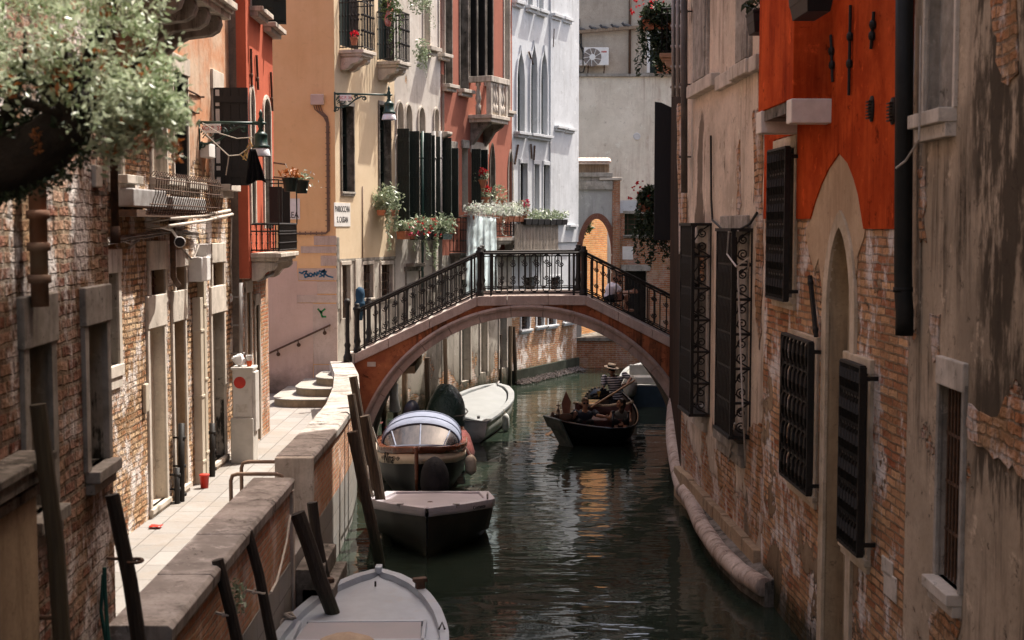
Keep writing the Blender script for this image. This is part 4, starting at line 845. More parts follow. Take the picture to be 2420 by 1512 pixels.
# air conditioner
t = thing('air_conditioner', 'white outdoor air conditioner unit on the beige back house', 'air conditioner', WH.P(*WH.uz(1410, 156)))
R = WH.rect(1380, 113, 1438, 155, .3); m = MB(); m.wbox(WH, *R, .12, .45); m.build('casing', WHITEP, t, bevel=.02)
uc, zc = WH.uz(1400, 135, .45); rr = .36; m = MB(); m.lathe(WH.P(uc, zc, .445), [(rr, 0), (rr, .012), (rr * .98, .014)], 28, WH.n); f_ = m.build('fan_grille', simple('dark fan opening', (.16, .14, .12), (.2, .16, .14)), t)
m = MB(); m.lathe(WH.P(uc, zc, .46), [(.12, 0), (.12, .015), (.1, .02)], 18, WH.n)
for i in range(9): a = i * 2 * pi / 9 + .2; m.tube([WH.P(uc + .1 * cos(a), zc + .1 * sin(a), .465), WH.P(uc + rr * cos(a + .25), zc + rr * sin(a + .25), .465)], .012, 4)
m.build('fan_guard', WHITEP, f_)
R2 = WH.rect(1421, 120, 1434, 124, .45); bx(WH, 'badge', simple('grey red badge', (.45, .1, .08), (.3, .3, .3), scale=5), t, *R2, .45, .456)
for x in (1390, 1428): u, z = WH.uz(x, 156, .2); m = MB(); m.tube([WH.P(u, z, .45), WH.P(u, z, 0), WH.P(u, z - .25, 0), WH.P(u, z, .4)], .02, 5); m.build('bracket', RUST, t)
m = MB()
for L in (((1369, 45), (1369, 100), (1378, 125), (1378, 142)), ((1373, 80), (1374, 110), (1382, 120)), ((1366, 150), (1370, 172), (1379, 170), (1382, 157)), ((1366, 80), (1365, 165))): m.tube([WH.P(*WH.uz(x, y), .05) for x, y in L], .028, 6)
m.build('pipework', CABLE, t, True)
boxon(WH, 1366, 142, 1376, 156, 0, .15, GREYBOX, 'junction_box', 'small grey switch box left of the air conditioner', 'box')
u, z = WH.uz(1505, 322); m = MB(); m.lathe(WH.P(u, z, 0), [(.15, 0), (.15, .03), (.11, .04), (.11, .015)], 18, WH.n); tag(m.build('vent', GREYBOX, None, org=WH.P(u, z)), 'round vent cover on the beige back wall', 'vent')
# gate wall with brick arch
r = thing('gate_arch', 'grey garden gate wall with pointed brick arch and tiled coping', 'gate wall', WGA.P(.6, 0))
ua, ub = 0.0, WGA.uz(1447, 500)[0]; ztop = WGA.uz(1408, 448)[1]; A = WGA.rect(1375, 517, 1446, 700); zsp = WGA.uz(1410, 600)[1]
M_GA = wallmat('grey blue gate render', (.44, .44, .42), (.36, .36, .35), streak=.35, scol=(.2, .2, .19), mott=1.5)
facade(WGA, ua, ub, 1.0, ztop, [(A[0], A[1], 1.0, A[3], ('l', A[3] - zsp), .4)], .4, 0).build('wall', M_GA, r)
m = MB(); um, cur = archpts(A[0], A[1], zsp, A[3], 'l', 14)
for sg in (-1, 1):
    c2 = [(1 * (A[1] - A[0]) / 2, 1.5)] + cur
    for q in range(len(c2) - 1):
        k = 1.36; (xa, za), (xb, zb_) = c2[q], c2[q + 1]; oa = (xa * k, zsp + (za - zsp) * 1.16 if za > zsp else za); ob = (xb * k, zsp + (zb_ - zsp) * 1.16)
        nn = 4
        for i in range(nn):
            f0, f1 = i / nn, (i + .88) / nn; L = lambda p, q_, f: (p[0] + (q_[0] - p[0]) * f, p[1] + (q_[1] - p[1]) * f)
            pa, pb, pc, pd = L((xa, za), (xb, zb_), f0), L((xa, za), (xb, zb_), f1), L(oa, ob, f1), L(oa, ob, f0)
            m.hexa([WGA.P(um + sg * p[0], p[1], -.38) for p in (pa, pb, pc, pd)] + [WGA.P(um + sg * p[0], p[1], .02) for p in (pa, pb, pc, pd)])
m.build('brick_arch', simple('dark red arch brick', (.24, .10, .065), (.17, .075, .05), scale=8, rough=.9), r)
m = MB(); zc = ztop
for a, b, c in ((0, .28, .1), (.28, .42, .05), (.42, .56, .14)): m.wbox(WGA, ua, ub, zc + a, zc + b, -.4, c)
m.build('cornice', STONEG, r, bevel=.01)
m = MB(); m.wbox(WGA, ua, ub - .1, zc + .56, zc + .85, -.3, -.1); m.build('reed_screen', WOODL, r)
m = MB(); n = 9
for i in range(n): u = ua + (ub - ua - .1) * (i + .5) / n; m.tube([WGA.P(u, zc + 1.02, -.45), WGA.P(u, zc + .9, .12)], [.13, .11], 10, flat=.5)
m.build('coping_tiles', simple('pale pink roof tile', (.52, .36, .29), (.6, .48, .4), scale=3), r)
M_GBR = wallmat('dark garden brick', (.3, .2, .15), (.25, .16, .12), BRR, 1, bdist=.02, salt=.15)
a = WGA.rect(1447, 426, 1464, 900); bx(WGA, 'brick_pier', M_GBR, r, a[0] + .001, a[1], 1.0, a[3], -.35, .06, .006); bx(WGA, 'pier_cap', STONE, r, a[0] - .45, a[1] + .06, a[3], a[3] + .1, -.4, .12, .02)
# low dark brick wall right of the gate, landing below
r = thing('garden_wall', 'dark brick garden wall with doorway under the trailing flower box', 'wall', WGA.P(2, 0))
Rd = WGA.rect(1476, 640, 1528, 760); o_ = win(r, WGA, (Rd[0], Rd[1], 1.0, Rd[3]), .3, DARK, 0, None, None, (.2, .12), STONEG, False, name='doorway')
o2 = win(r, WGA, WGA.rect(1476, 505, 1575, 555), .2, LEAFD, 0, None, (.1, .1, .05), (.1, .05), STONEG, False, bars=6)
facade(WGA, a[1] + .002, 9, 1.0, WGA.uz(1500, 482)[1], [o_, o2], .3, 1).build('wall', M_GBR, r)
bx(WGA, 'plaster_band', M_G, r, a[1] + .002, 5.5, WGA.uz(1500, 482)[1] - .3, WGA.uz(1500, 474)[1] + .01, -.02, .012)
plaque(WGA, 1471, 582, 1496, 613, 'white notice board on the dark garden wall beside the gate', '-----\n----\n-----', .1, name='notice_board', cat='sign', tmat=GREYBOX)
r = thing('landing', 'dark mossy brick landing at the water below the gate arch', 'landing', WGA.P(2, 0))
bx(WGA, 'brick_landing', M_GBR, r, -.1, 9, -.5, 1.0, -.4, .25); bx(WGA, 'stone_edge', STONED, r, -.1, 9, .9, 1.02, -6, .3, .01)
# sunlit courtyard wall seen through the arch
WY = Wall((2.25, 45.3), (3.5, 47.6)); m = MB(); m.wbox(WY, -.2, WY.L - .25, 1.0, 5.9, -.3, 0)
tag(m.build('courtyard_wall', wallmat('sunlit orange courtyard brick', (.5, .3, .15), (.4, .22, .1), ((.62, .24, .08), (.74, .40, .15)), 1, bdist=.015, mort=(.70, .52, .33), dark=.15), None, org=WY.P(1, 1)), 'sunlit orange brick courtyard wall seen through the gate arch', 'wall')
hang('creeper', 'creeper hanging inside the gate arch against the orange brick', 'plant', ony(1391, 535, 45.2), (.18, .12, .3), 120, .07, LEAF, ((-.15, 0, .5, 20),))
# ================================================================== RIGHT BANK
M_K = wallmat('streaked grey beige render', (.70, .585, .475), (.54, .455, .365), ((.26, .085, .045), (.56, .32, .18)), .33, blot=((.13, .10, .075), .8, .58), bscale=.75, zb=(.4, 3.0, .16), salt=.6, streak=.5, scol=(.19, .15, .115), mott=1.1, fine=.4, bdist=.035, damp=(.2, 1.4, (.12, .09, .065), .5))
M_R = wallmat('old orange brick', (.44, .33, .22), (.36, .25, .16), ((.34, .12, .065), (.70, .42, .23)), .62, bscale=.8, salt=.95, streak=.45, bdist=.05, rh=.078, bw=.26, wob=.02, dark=.22, mort=(.19, .13, .085), damp=(.3, 2.6, (.17, .12, .08), .75))
M_RP = wallmat('deep orange red plaster', (.56, .09, .022), (.36, .045, .010), streak=.8, scol=(.20, .022, .006), mott=1.3, fine=.3)
M_CR = wallmat('cream undercoat plaster', (.54, .40, .27), (.44, .31, .20), BR, .18, bscale=1.6, streak=.3, scol=(.24, .15, .09), mott=1.4)
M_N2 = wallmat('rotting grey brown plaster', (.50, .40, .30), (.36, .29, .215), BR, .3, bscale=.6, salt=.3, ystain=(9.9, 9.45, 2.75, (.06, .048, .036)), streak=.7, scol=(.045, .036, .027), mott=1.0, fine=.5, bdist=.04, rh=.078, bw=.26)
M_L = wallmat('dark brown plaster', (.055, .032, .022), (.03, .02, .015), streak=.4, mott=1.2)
# ---------------------------------------------------------------- weathered house with scrollwork grilles
r = thing('weathered_house', 'weathered grey beige house with two deep scrollwork window cages over the water', 'house', WK.P(0, 0))
ops = []
def kw(x0, y0, x1, y1, **k): R = WK.rect(x0, y0, x1, y1); ops.append(win(r, WK, R, **k)); return R
K1 = kw(1640, 575, 1672, 965, dep=.2, pane=STONEG, jamb=.14, jmat=STONE, sill=(.3, .1, .08), lint=(.32, .14), sash=False)
K2 = kw(1708, 560, 1764, 1028, dep=.2, pane=STONEG, jamb=.12, jmat=STONEG, sill=(.34, .12, .06), lint=(.3, .1), sash=False)
facade(WK, 0, WK.L, -.4, 17.9, ops, .2, 4).build('wall', M_K, r)
# string courses and pilasters
for (x0, y0, x1, y1, o) in ((1642, 188, 1701, 218, .14), (1701, 170, 1745, 205, .08), (1745, 148, 1786, 182, .14), (1786, 131, 1803, 168, .1)):
    R = WK.rect(x0, y0, x1, y1); bx(WK, 'string_course', STONE, r, R[0], R[1], R[2] + .0, R[3], -.02, o, .015)
for (x0, x1, y) in ((1647, 1678, 186), (1748, 1780, 142)):
    R = WK.rect(x0, -150, x1, y); m = MB(); m.wbox(WK, R[0], R[1], R[2], 17.8, -.02, .05); m.wbox(WK, R[0] + .08, R[1] - .08, R[2], 17.75, -.02, .075); m.build('pilaster', STONEG, r, bevel=.01)
def scroll_cage(W, un, uf, z0, z1, d, lb):
    t = thing('window_cage', lb, 'window grille', W.P(un, z0))
    m = MB(); n = max(8, int(abs(uf - un) / .085))
    for i in range(n + 1):
        u = un + (uf - un) * i / n; k = 26
        for s in range(6):
            za, zb = z0 + (z1 - z0) * s / 6, z0 + (z1 - z0) * (s + 1) / 6
            m.tube([W.P(u, za, d), W.P(u + .01, za + (zb - za) * .35, d + .016), W.P(u - .01, za + (zb - za) * .75, d + .014), W.P(u, zb, d)], .017, 5)
    for s in range(7): z = z0 + (z1 - z0) * s / 6; m.wbox(W, min(un, uf), max(un, uf), z - .014, z + .014, d - .012, d + .012)
    m.build('front_grille', IRON, t)
    for e in (un, uf):
        m = MB(); Q = lambda x, z: W.P(e, z, d * x)
        for x in (0.02, 1): m.tube([Q(x, z0), Q(x, z1)], .018, 6)
        nb = max(2, round((z1 - z0) / .5)); hh = (z1 - z0) / nb
        for s in range(nb + 1): m.tube([Q(0, z0 + s * hh), Q(1, z0 + s * hh)], .02, 6)
        for s in range(nb):
            zc = z0 + s * hh
            for (cx, cz, a0, tn, R_) in ((.5, .3, -pi / 2, 1.6, .3), (.5, .72, pi / 2, -1.6, .26)):
                m.tube([Q(cx + x, zc + hh * cz + y * d) for x, y in spiral(a0, tn, R_ , .06, 20)], .011, 5)
            m.tube([Q(.08, zc + hh * .02), Q(.9, zc + hh * .28), Q(.95, zc + hh * .5), Q(.6, zc + hh * .8), Q(.1, zc + hh * .98)], .012, 5)
        m.build('side_scrollwork', IRON, t)
    m = MB()
    for z in (z0, z1): m.wbox(W, min(un, uf) - .03, max(un, uf) + .03, z - .022, z + .022, 0, d + .05)
    m.wbox(W, un - .022, un + .022, z0 - .02, z1 + .02, d - .02, d + .03); m.wbox(W, uf - .022, uf + .022, z0 - .02, z1 + .02, d - .02, d + .03); m.build('frame', IRON, t); return t
z0 = WK.uz(1660, 985, .15)[1]; z1 = WK.uz(1660, 530, .15)[1]; un = WK.uz(1680, 700)[0]; uf = WK.uz(1611, 700, .28)[0]
scroll_cage(WK, un, uf, z0, z1, .28, 'farther black scrollwork window cage on the weathered house')
z0 = WK.uz(1755, 1040, .15)[1]; z1 = WK.uz(1755, 543, .15)[1]; un = WK.uz(1777, 700)[0]; uf = WK.uz(1697, 700, .25)[0]
scroll_cage(WK, un, uf, z0, z1, .25, 'nearer black scrollwork window cage with pale loose cable on the weathered house')
m = MB()
for L in (((1745, 545, .2), (1722, 548, .3), (1718, 600, .3), (1740, 630, .3), (1770, 608, .2), (1768, 640, .1)), ((1744, 640, .28), (1748, 760, .28), (1755, 960, .28), (1762, 1100, .06)), ((1736, 1000, .26), (1722, 1090, .05))):
    m.tube([WK.P(*WK.uz(x, y, o), o) for x, y, o in L], .012, 6)
tag(m.build('loose_cable', CABLEW, None, org=WK.P(*WK.uz(1745, 600))), 'pale loose cable dangling over the nearer scrollwork cage', 'cable')
m = MB(); m.tube([WK.P(*WK.uz(x, y), .04) for x, y in ((1686, 320), (1687, 470), (1690, 520), (1715, 543), (1750, 545), (1780, 528), (1796, 503))], .018, 6)
tag(m.build('wall_cable', CABLE, None, org=WK.P(*WK.uz(1687, 480))), 'black sagging cable across the weathered house above the cage', 'cable')
# stone plinth and rounded base moulding
ub = WK.L; m = MB(); zz = .52
for i in range(9): m.wbox(WK, ub * i / 9 + .006, ub * (i + 1) / 9 - .006, -.3, zz + .02 * (i % 2), -.02, .1 + .008 * (i % 3))
m.build('stone_plinth', STONEB, r, bevel=.01)
MLD = wallmat('stained rounded stone', (.52, .43, .37), (.42, .34, .29), streak=.9, scol=(.13, .08, .055), mott=3.5, fine=.5)
pts = [onz(1806, 1388, .25), onz(1750, 1352, .25), onz(1700, 1303, .25), onz(1660, 1245, .25), onz(1634, 1185, .25), onz(1618, 1160, .26)]
for k in range(5):
    a, b = pts[k], pts[k + 1]
    for j in range(2):
        p, q = a + (b - a) * (j * .5 + .004), a + (b - a) * ((j + 1) * .5 - .004)
        m = MB(); m.tube([p, p + (q - p) * .05, q - (q - p) * .05, q], [.115, .125, .125, .115], 14); m.build('base_moulding', MLD, r, True)
m = MB(); W2 = [WK.P((p_ - WK.a).dot(WK.t), 0) for p_ in pts]; m.loft([[V((p_.x + .01, p_.y, -.5)), V((p_.x + .01, p_.y, .30)), V((w_.x + .05, w_.y, .38)), V((w_.x + .05, w_.y, -.5))] for p_, w_ in zip(pts, W2)]); m.build('stone_ledge', STONED, r)  # ledge coloured dark to stand in for shadow below the moulding
# curved quay buttress towards the bridge
t = thing('quay_buttress', 'curved stone buttress with rounded lip rising to the bridge foot', 'buttress', (3.0, 24, 0))
cp = [(2.93, 22.5, .2), (2.94, 23.2, .34), (2.98, 24.0, .5), (3.04, 24.9, .68), (3.14, 25.8, .86), (3.28, 26.8, 1.06), (3.42, 27.45, 1.18)]
m = MB(); m.loft([[V((x + .04, y, -.4)), V((x + .7, y, -.4)), V((x + .7, y, z)), V((x + .04, y, z))] for x, y, z in cp]); m.build('wall', STONEB, t)
for a, b in zip(cp, cp[1:]): a, b = V(a), V(b); m = MB(); d = (b - a); m.tube([a + d * .01, a + d * .06, b - d * .06, b - d * .01], [.13, .14, .14, .13], 14); m.build('lip_moulding', MLD, t, True)
# pipes at the far corner
wallpipe(WK, 1637, -60, 455, .14, .055, simple('stained dark downpipe', (.10, .085, .07), (.05, .04, .035), rough=.7, scale=3), 'stained dark downpipe at the far end of the weathered house', name='downpipe')
for i, (x, o, lb) in enumerate(((1607, .12, 'leftmost of the three pale cable conduits'), (1615, .1, 'middle of the three pale cable conduits'), (1623, .08, 'rightmost of the three pale cable conduits'))): wallpipe(WK, x, -60, 228, o, .03, ZINC, lb + ' at the weathered house corner', name='conduit', clips=6)
m = MB(); a, b = WK.uz(1627, 720)[0], WK.L + .0; 
# ---------------------------------------------------------------- dark house beside and beyond the bridge
r = thing('dark_house', 'dark brown house in deep shade where the bridge meets the right bank', 'house', WL.P(WL.L, 0))
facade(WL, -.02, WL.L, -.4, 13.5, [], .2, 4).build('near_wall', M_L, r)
ops = []
R = WL2.rect(1577, 250, 1581, 560)
zL = 10.0
Rw = (1.2, 2.2, 4.7, 7.6); ops.append(win(r, WL2, Rw, .2, DARK, .06, STONED, None, None, None, False)); Rw2 = (1.2, 2.2, 8.0, 9.7); ops.append(win(r, WL2, Rw2, .2, DARK, .06, STONED, None, None, None, False))
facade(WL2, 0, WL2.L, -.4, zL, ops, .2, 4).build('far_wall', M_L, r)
# open shutter seen flat on, balcony stone, flower boxes
p = ony(1548, 240, 29.2); q = ony(1584, 600, 29.2); m = MB(); zt, zb, xa, xb = p.z, 4.4, p.x, q.x + .1
m.prism([V((xa, 29.2, zb)), V((xb, 29.2, zb)), V((xb, 29.2, zt - .25)), V((xb - .06, 29.2, zt - .14)), V((xa + .14, 29.2, zt - .02)), V((xa, 29.2, zt))], V((0, .05, 0))); m.build('shutter', SHUTB, r)
WLb = Wall((3.72, 30.2), (4.0, 31.9))
a = ony(1556, 124, 30.6); k0 = (30.6 - WL2.a.y) / WL2.t.y
m = MB(); zt = a.z; m.wbox(WL2, k0, k0 + 1.0, zt - .1, zt, -.02, .42); m.wbox(WL2, k0 + .04, k0 + .96, zt - .17, zt - .1, -.02, .38); pillow_corbel(m, WL2, k0 + .15, zt - .17, .2, .3, .3); pillow_corbel(m, WL2, k0 + .8, zt - .17, .2, .3, .3)
m.build('stone_balcony', simple('warm terracotta stone', (.42, .25, .15), (.34, .19, .11), scale=6, rough=.9), r, bevel=.012)
iron_rail(WL2, k0 + .03, k0 + .97, zt, 1.0, .38, r, sp=.12)
def flowerbox(x0, x1, y, Y, label, n, dropL, nf):
    a, b = ony(x0, y, Y), ony(x1, y, Y); t = thing('flower_box', label, 'flower box', a); c = (a + b) / 2; w2 = (b.x - a.x) / 2
    m = MB()
    for i in range(3): x = a.x + .12 + (b.x - a.x) * i / 3; m.hexa([V((x + .02, Y - .12, c.z - .22)), V((x + w2 * .6, Y - .12, c.z - .22)), V((x + w2 * .6, Y + .12, c.z - .22)), V((x + .02, Y + .12, c.z - .22)), V((x, Y - .14, c.z)), V((x + w2 * .62, Y - .14, c.z)), V((x + w2 * .62, Y + .14, c.z)), V((x, Y + .14, c.z))])
    m.build('planter', TERRA, t, bevel=.01)
    m = MB(); leaves(m, blob(c + V((.05, 0, .1)), (w2 * .95, .35, .32), n, hollow=.1), .075)
    for _ in range(30):
        x = RND.uniform(a.x + .05, b.x - .02); L = dropL * RND.uniform(.45, 1.0); yy = RND.gauss(0, .16); ph = RND.uniform(0, 6)
        for i in range(int(L * 38)): g = i / (L * 38); leaves(m, [V((x + .07 * sin(ph + g * 4) + RND.gauss(0, .035), Y + yy + RND.gauss(0, .04), c.z - L * g))], .07)
    m.build('leaves', LEAFD, t)
    m = MB(); leaves(m, [V((RND.uniform(a.x - .15, a.x + w2 * 1.7), Y + RND.gauss(-.1, .15), c.z + .16 + RND.uniform(-.12, .34) * (1 if i % 3 else .4))) for i in range(nf)], .05, per=4); m.build('blossoms', REDF, t)
    return t
flowerbox(1496, 1592, 478, 31.0, 'lower flower box with red blossom and long trailing ivy beside the gate', 1700, 1.6, 40)
flowerbox(1505, 1594, 48, 31.2, 'upper flower box with red blossom and ivy trailing past the stone balcony', 1300, 1.4, 34)
t = thing('flower_pot', 'orange planter of pale succulents on the stone ledge of the back house', 'pot', ony(1563, 172, 49.4)); c = ony(1566, 174, 53.6); bxm = MB(); bxm.box(c + V((.1, 0, .2)), (.75, .3, .34)); bxm.build('planter', TERRA, t, bevel=.02); m = MB(); leaves(m, blob(c + V((.0, 0, .45)), (.5, .2, .16), 90), .09); m.build('leaves', LEAFP, t)
# ---------------------------------------------------------------- red house with the pointed doorway
r = thing('red_house', 'orange red plastered house over bare brick with pointed blocked doorway and three barred windows', 'house', WR.P(WR.L, 0))
ops = []
D = WR.rect(1955, 537, 2011, 1420); u0d, u1d = D[0], D[1]; zsp = WR.uz(1985, 745)[1]
M_DR = wallmat('tan doorway stone', (.46, .36, .24), (.38, .29, .19), streak=.35, scol=(.08, .06, .045), mott=1.6, fine=.4)
JST = wallmat('pale cream arch stone', (.62, .52, .40), (.46, .37, .26), streak=.3, scol=(.14, .10, .07), mott=2.2, fine=.4)
ops.append(win(r, WR, (u0d, u1d, -.3, D[3]), .2, M_DR, .17, JST, None, None, None, False, arch=('p', D[3] - zsp), name='blocked_doorway', jd=.035))
G = []
for (x0, y0, x1, y1) in ((1836, 355, 1880, 700), (1872, 815, 1930, 1150), (2003, 872, 2055, 1300)):
    R = WR.rect(x0, y0, x1, y1); G.append(R); ops.append(win(r, WR, R, .22, DARK, .09, JST, (.14, .06, .1), (.14, .1), JST, False, rmat=STONED))
facade(WR, 0, WR.L, -.4, 20.4, ops, .22, 4).build('wall', M_R, r)
def up_(x, y): return WR.uz(x, y)
def layer(pts, mat, name, o0, o1, bev=.006):
    m = MB(); m.prism([WR.P(u, z, o0) for u, z in pts], WR.n * (o1 - o0)); return m.build(name, mat, r, bevel=bev)
zb1 = up_(1900, 517)[1]; zb2 = up_(2080, 541)[1]; zb0 = up_(1812, 517)[1]
arc_l = [up_(x, y) for x, y in ((1919, 517), (1930, 478), (1945, 436), (1963, 398), (1988, 362))]; arc_r = [up_(x, y) for x, y in ((2008, 385), (2022, 420), (2033, 460), (2041, 510), (2046, 541))]
zt = 20.3; ubr0, ubr1 = WR.uz(1960, 200)[0], 0
# split red coat into convex-ish pieces around window one and the arch
ua = WR.L; g = G[0]; e = .12
pieces = [[(ua, zt), (g[1] + e, zt), (g[1] + e, zb0), (ua, zb0)], [(g[1] + e, zt), (g[0] - e, zt), (g[0] - e, g[3] + .16), (g[1] + e, g[3] + .16)], [(g[0] - e, zt), (arc_l[0][0], zt), (arc_l[0][0], zb1), (g[0] - e, zb1)]]
apex = arc_l[-1]
pieces.append([(arc_l[0][0], zt), (apex[0], zt)] + arc_l[::-1]); pieces.append([(apex[0], zt), (arc_r[-1][0], zt)] + arc_r[::-1] + [apex]); pieces.append([(arc_r[-1][0], zt), (0.02, zt), (0.02, zb2), (arc_r[-1][0], zb2)])
m = MB()
for P in pieces: m.prism([WR.P(u, z, .002) for u, z in P], WR.n * .022)
m.build('red_plaster', M_RP, r)
bot = [up_(x, y) for x, y in ((2044, 560), (2030, 600), (2022, 690), (2008, 600), (1985, 525), (1960, 590), (1946, 700), (1936, 610), (1926, 640), (1912, 590), (1905, 545))]
m = MB(); m.prism([WR.P(u, z, .001) for u, z in arc_l + arc_r + bot], WR.n * .008); m.build('cream_plaster', M_CR, r)
# chimney breast on its stone corbel
ya, yb = (13.8 - WR.a.y) / WR.t.y, (15.5 - WR.a.y) / WR.t.y; zc = WR.uz(1950, 240)[1]
b = bx(WR, 'chimney_breast', M_RP, r, ya, yb, zc, 20.2, .0, .42, .012)
for k0_, k1_ in ((ya - .02, ya + .2), (yb - .25, yb + .02)): m = MB(); m.wbox(WR, k0_, k1_, zc - .25, zc, -.02, .44); m.build('corbel', simple('whitewashed corbel', (.78, .70, .62), (.68, .60, .52), rough=.9, scale=8), b, bevel=.012)
m = MB(); m.wbox(WR, ya + .2, yb - .25, zc - .12, zc, -.02, .40); m.build('corbel_slab', STONED, b)
# iron ties, wall vents
for (x0, y0, x1, y1) in ((1975, 82, 1979, 193), (2022, 12, 2018, 225), (2078, 27, 2071, 116), (1925, 652, 1940, 795)):
    a, b_ = WR.uz(x0, y0), WR.uz(x1, y1); big = x0 == 1925; m = MB(); m.tube([WR.P(a[0], a[1], .05), WR.P(b_[0], b_[1], .05)], .028 if big else .016, 6)
    for f in (.35, .65) if not big else (.12, .9): u, z = a[0] + (b_[0] - a[0]) * f, a[1] + (b_[1] - a[1]) * f; m.ell(WR.P(u, z, .05), (.035, .035, .05), 8, 6)
    m.build('tie_bar', IRON, r)
for (x, y) in ((1953, 122), (2068, 257), (2118, 262)):
    u, z = WR.uz(x, y); m = MB(); m.ell(WR.P(u, z, .03), (.03, .07, .13), 10, 7)
    for k in range(6): m.wbox(WR, u - .05, u + .05, z - .09 + .03 * k, z - .078 + .03 * k, .05, .075)
    m.build('vent_cap', GREYBOX if x < 1960 else IRON, r)
for (x, y, w_, h_, mt) in ((2105, 1415, 30, 60, STONE), (2098, 1360, 26, 40, STONE)): 
    R = WR.rect(x - w_ / 2, y - h_, x + w_ / 2, y); bx(WR, 'stone_block', mt, r, R[0], R[1], R[2], R[3], -.02, .012, .01)
u, z = WR.uz(2009 - 0, 1388); m = MB(); q = [WR.P(u + .055 * cos(a_ * pi / 8), z - .06 + .055 * sin(a_ * pi / 8), -.2) for a_ in range(17)]; m.tube(q, .008, 6, cap=False); m.build('mooring_ring', IRON, r)
def barred_grille(W, un, uf, z0, z1, o, label):
    t = thing('window_grille', label, 'window grille', W.P(un, z0)); lo_u, hi_u = min(un, uf), max(un, uf)
    m = MB()
    for z in (z0, z1): m.wbox(W, lo_u, hi_u, z - .014, z + .014, o - .03, o + .03)
    for u in (lo_u, hi_u): m.wbox(W, u - .016, u + .016, z0 - .0, z1, o - .033, o + .033)
    m.build('frame', IRON, t, bevel=.003)
    m = MB(); n = 7; rows = max(3, round((z1 - z0) / .3))
    for i in range(n):
        u = lo_u + (hi_u - lo_u) * (i + .5) / n
        for s in range(rows):
            a, b = z0 + (z1 - z0) * s / rows, z0 + (z1 - z0) * (s + 1) / rows; h = b - a
            m.tube([W.P(u, a, o), W.P(u + .02, a + h * .2, o + .02), W.P(u - .02, a + h * .5, o + .035), W.P(u + .02, a + h * .8, o + .02), W.P(u, b, o)], .021, 5)
    for s in range(1, rows): z = z0 + (z1 - z0) * s / rows; m.wbox(W, lo_u, hi_u, z - .012, z + .012, o - .012, o + .012)
    m.build('bars', IRON, t)
    for z in (z0 + (z1 - z0) * .06, z1 - (z1 - z0) * .06):
        for u in (lo_u, hi_u): m = MB(); m.wbox(W, u - .014, u + .014, z - .02, z + .02, -.03, o); m.build('bracket', IRON, t)
for (xn, xf, yt, yb, o, lb) in ((1862, 1817, 347, 712, .14, 'highest wavy barred window grille below the orange red plaster'), (1917, 1849, 810, 1175, .14, 'barred window grille low on the brick left of the pointed doorway'), (2040, 1988, 868, 1322, .14, 'barred window grille standing in front of the pointed doorway right jamb')):
    un, z1 = WR.uz(xn, yt, o); _, z0 = WR.uz(xn, yb, o); uf = WR.uz(xf, (yt + yb) / 2, o)[0]; barred_grille(WR, un, uf, z0, z1, o, lb)
# black fat downpipe with swept foot
m = MB(); pts = [(2138, -80), (2136, 300), (2134, 640), (2135, 700), (2142, 735), (2158, 765), (2166, 800)]
m.tube([WR.P(max(u, -.25), z, .12) for u, z in (WR.uz(x, y, .12) for x, y in pts)], .075, 12); u, z = WR.uz(2134, 690, .12); m.tube([WR.P(u, z, .12), WR.P(u, z + .04, .12)], .083, 12)
tag(m.build('downpipe', PIPEB, None, True, org=WR.P(0, 4)), 'fat black downpipe between the orange red house and the rotting plaster house', 'pipe')
m = MB(); m.tube([WR.P(*WR.uz(x, y, .2), .2) for x, y in ((2176, 60), (2172, 330), (2140, 380), (2118, 397))], .009, 5); tag(m.build('wall_cable', CABLEW, None, org=WR.P(0, 5.5)), 'thin pale cable curling off the fat black downpipe', 'cable')
# planters overhead on the red house
for (x, y, lb, W_, o) in ((1912, 12, 'black ridged window box jutting from the orange red house', WR, .62), (1793, 60, 'small black window box at the edge of the weathered house', WK, .3)):
    u, z = W_.uz(x, y, o); t = thing('window_box', lb, 'window box', W_.P(u, z, o)); m = MB(); w2 = .36 if o > .5 else .2
    zb_ = z - .1
    m.loft([[W_.P(u + a * w2 * k, zb_ + hz, o - .02 + b * .13 * k) for a, b in ((-1, -1), (1, -1), (1, 1), (-1, 1))] for hz, k in ((0, .8), (.12, .92), (.13, .96), (.22, 1.0), (.23, 1.06), (.26, 1.06))]); m.build('planter', SHUTB, t, bevel=.006)
    m = MB(); leaves(m, blob(W_.P(u, zb_ + .34, o), (w2, .16, .12), 60), .06); m.build('leaves', LEAFD, t)
    if o > .5: continue
    m = MB(); m.tube([W_.P(u, zb_ + .03, o - .1), W_.P(u, zb_ - .1, 0)], .012, 5); m.tube([W_.P(u, zb_ + .03, o), W_.P(u, zb_ + .03, 0)], .012, 5); m.build('bracket', IRON, t)
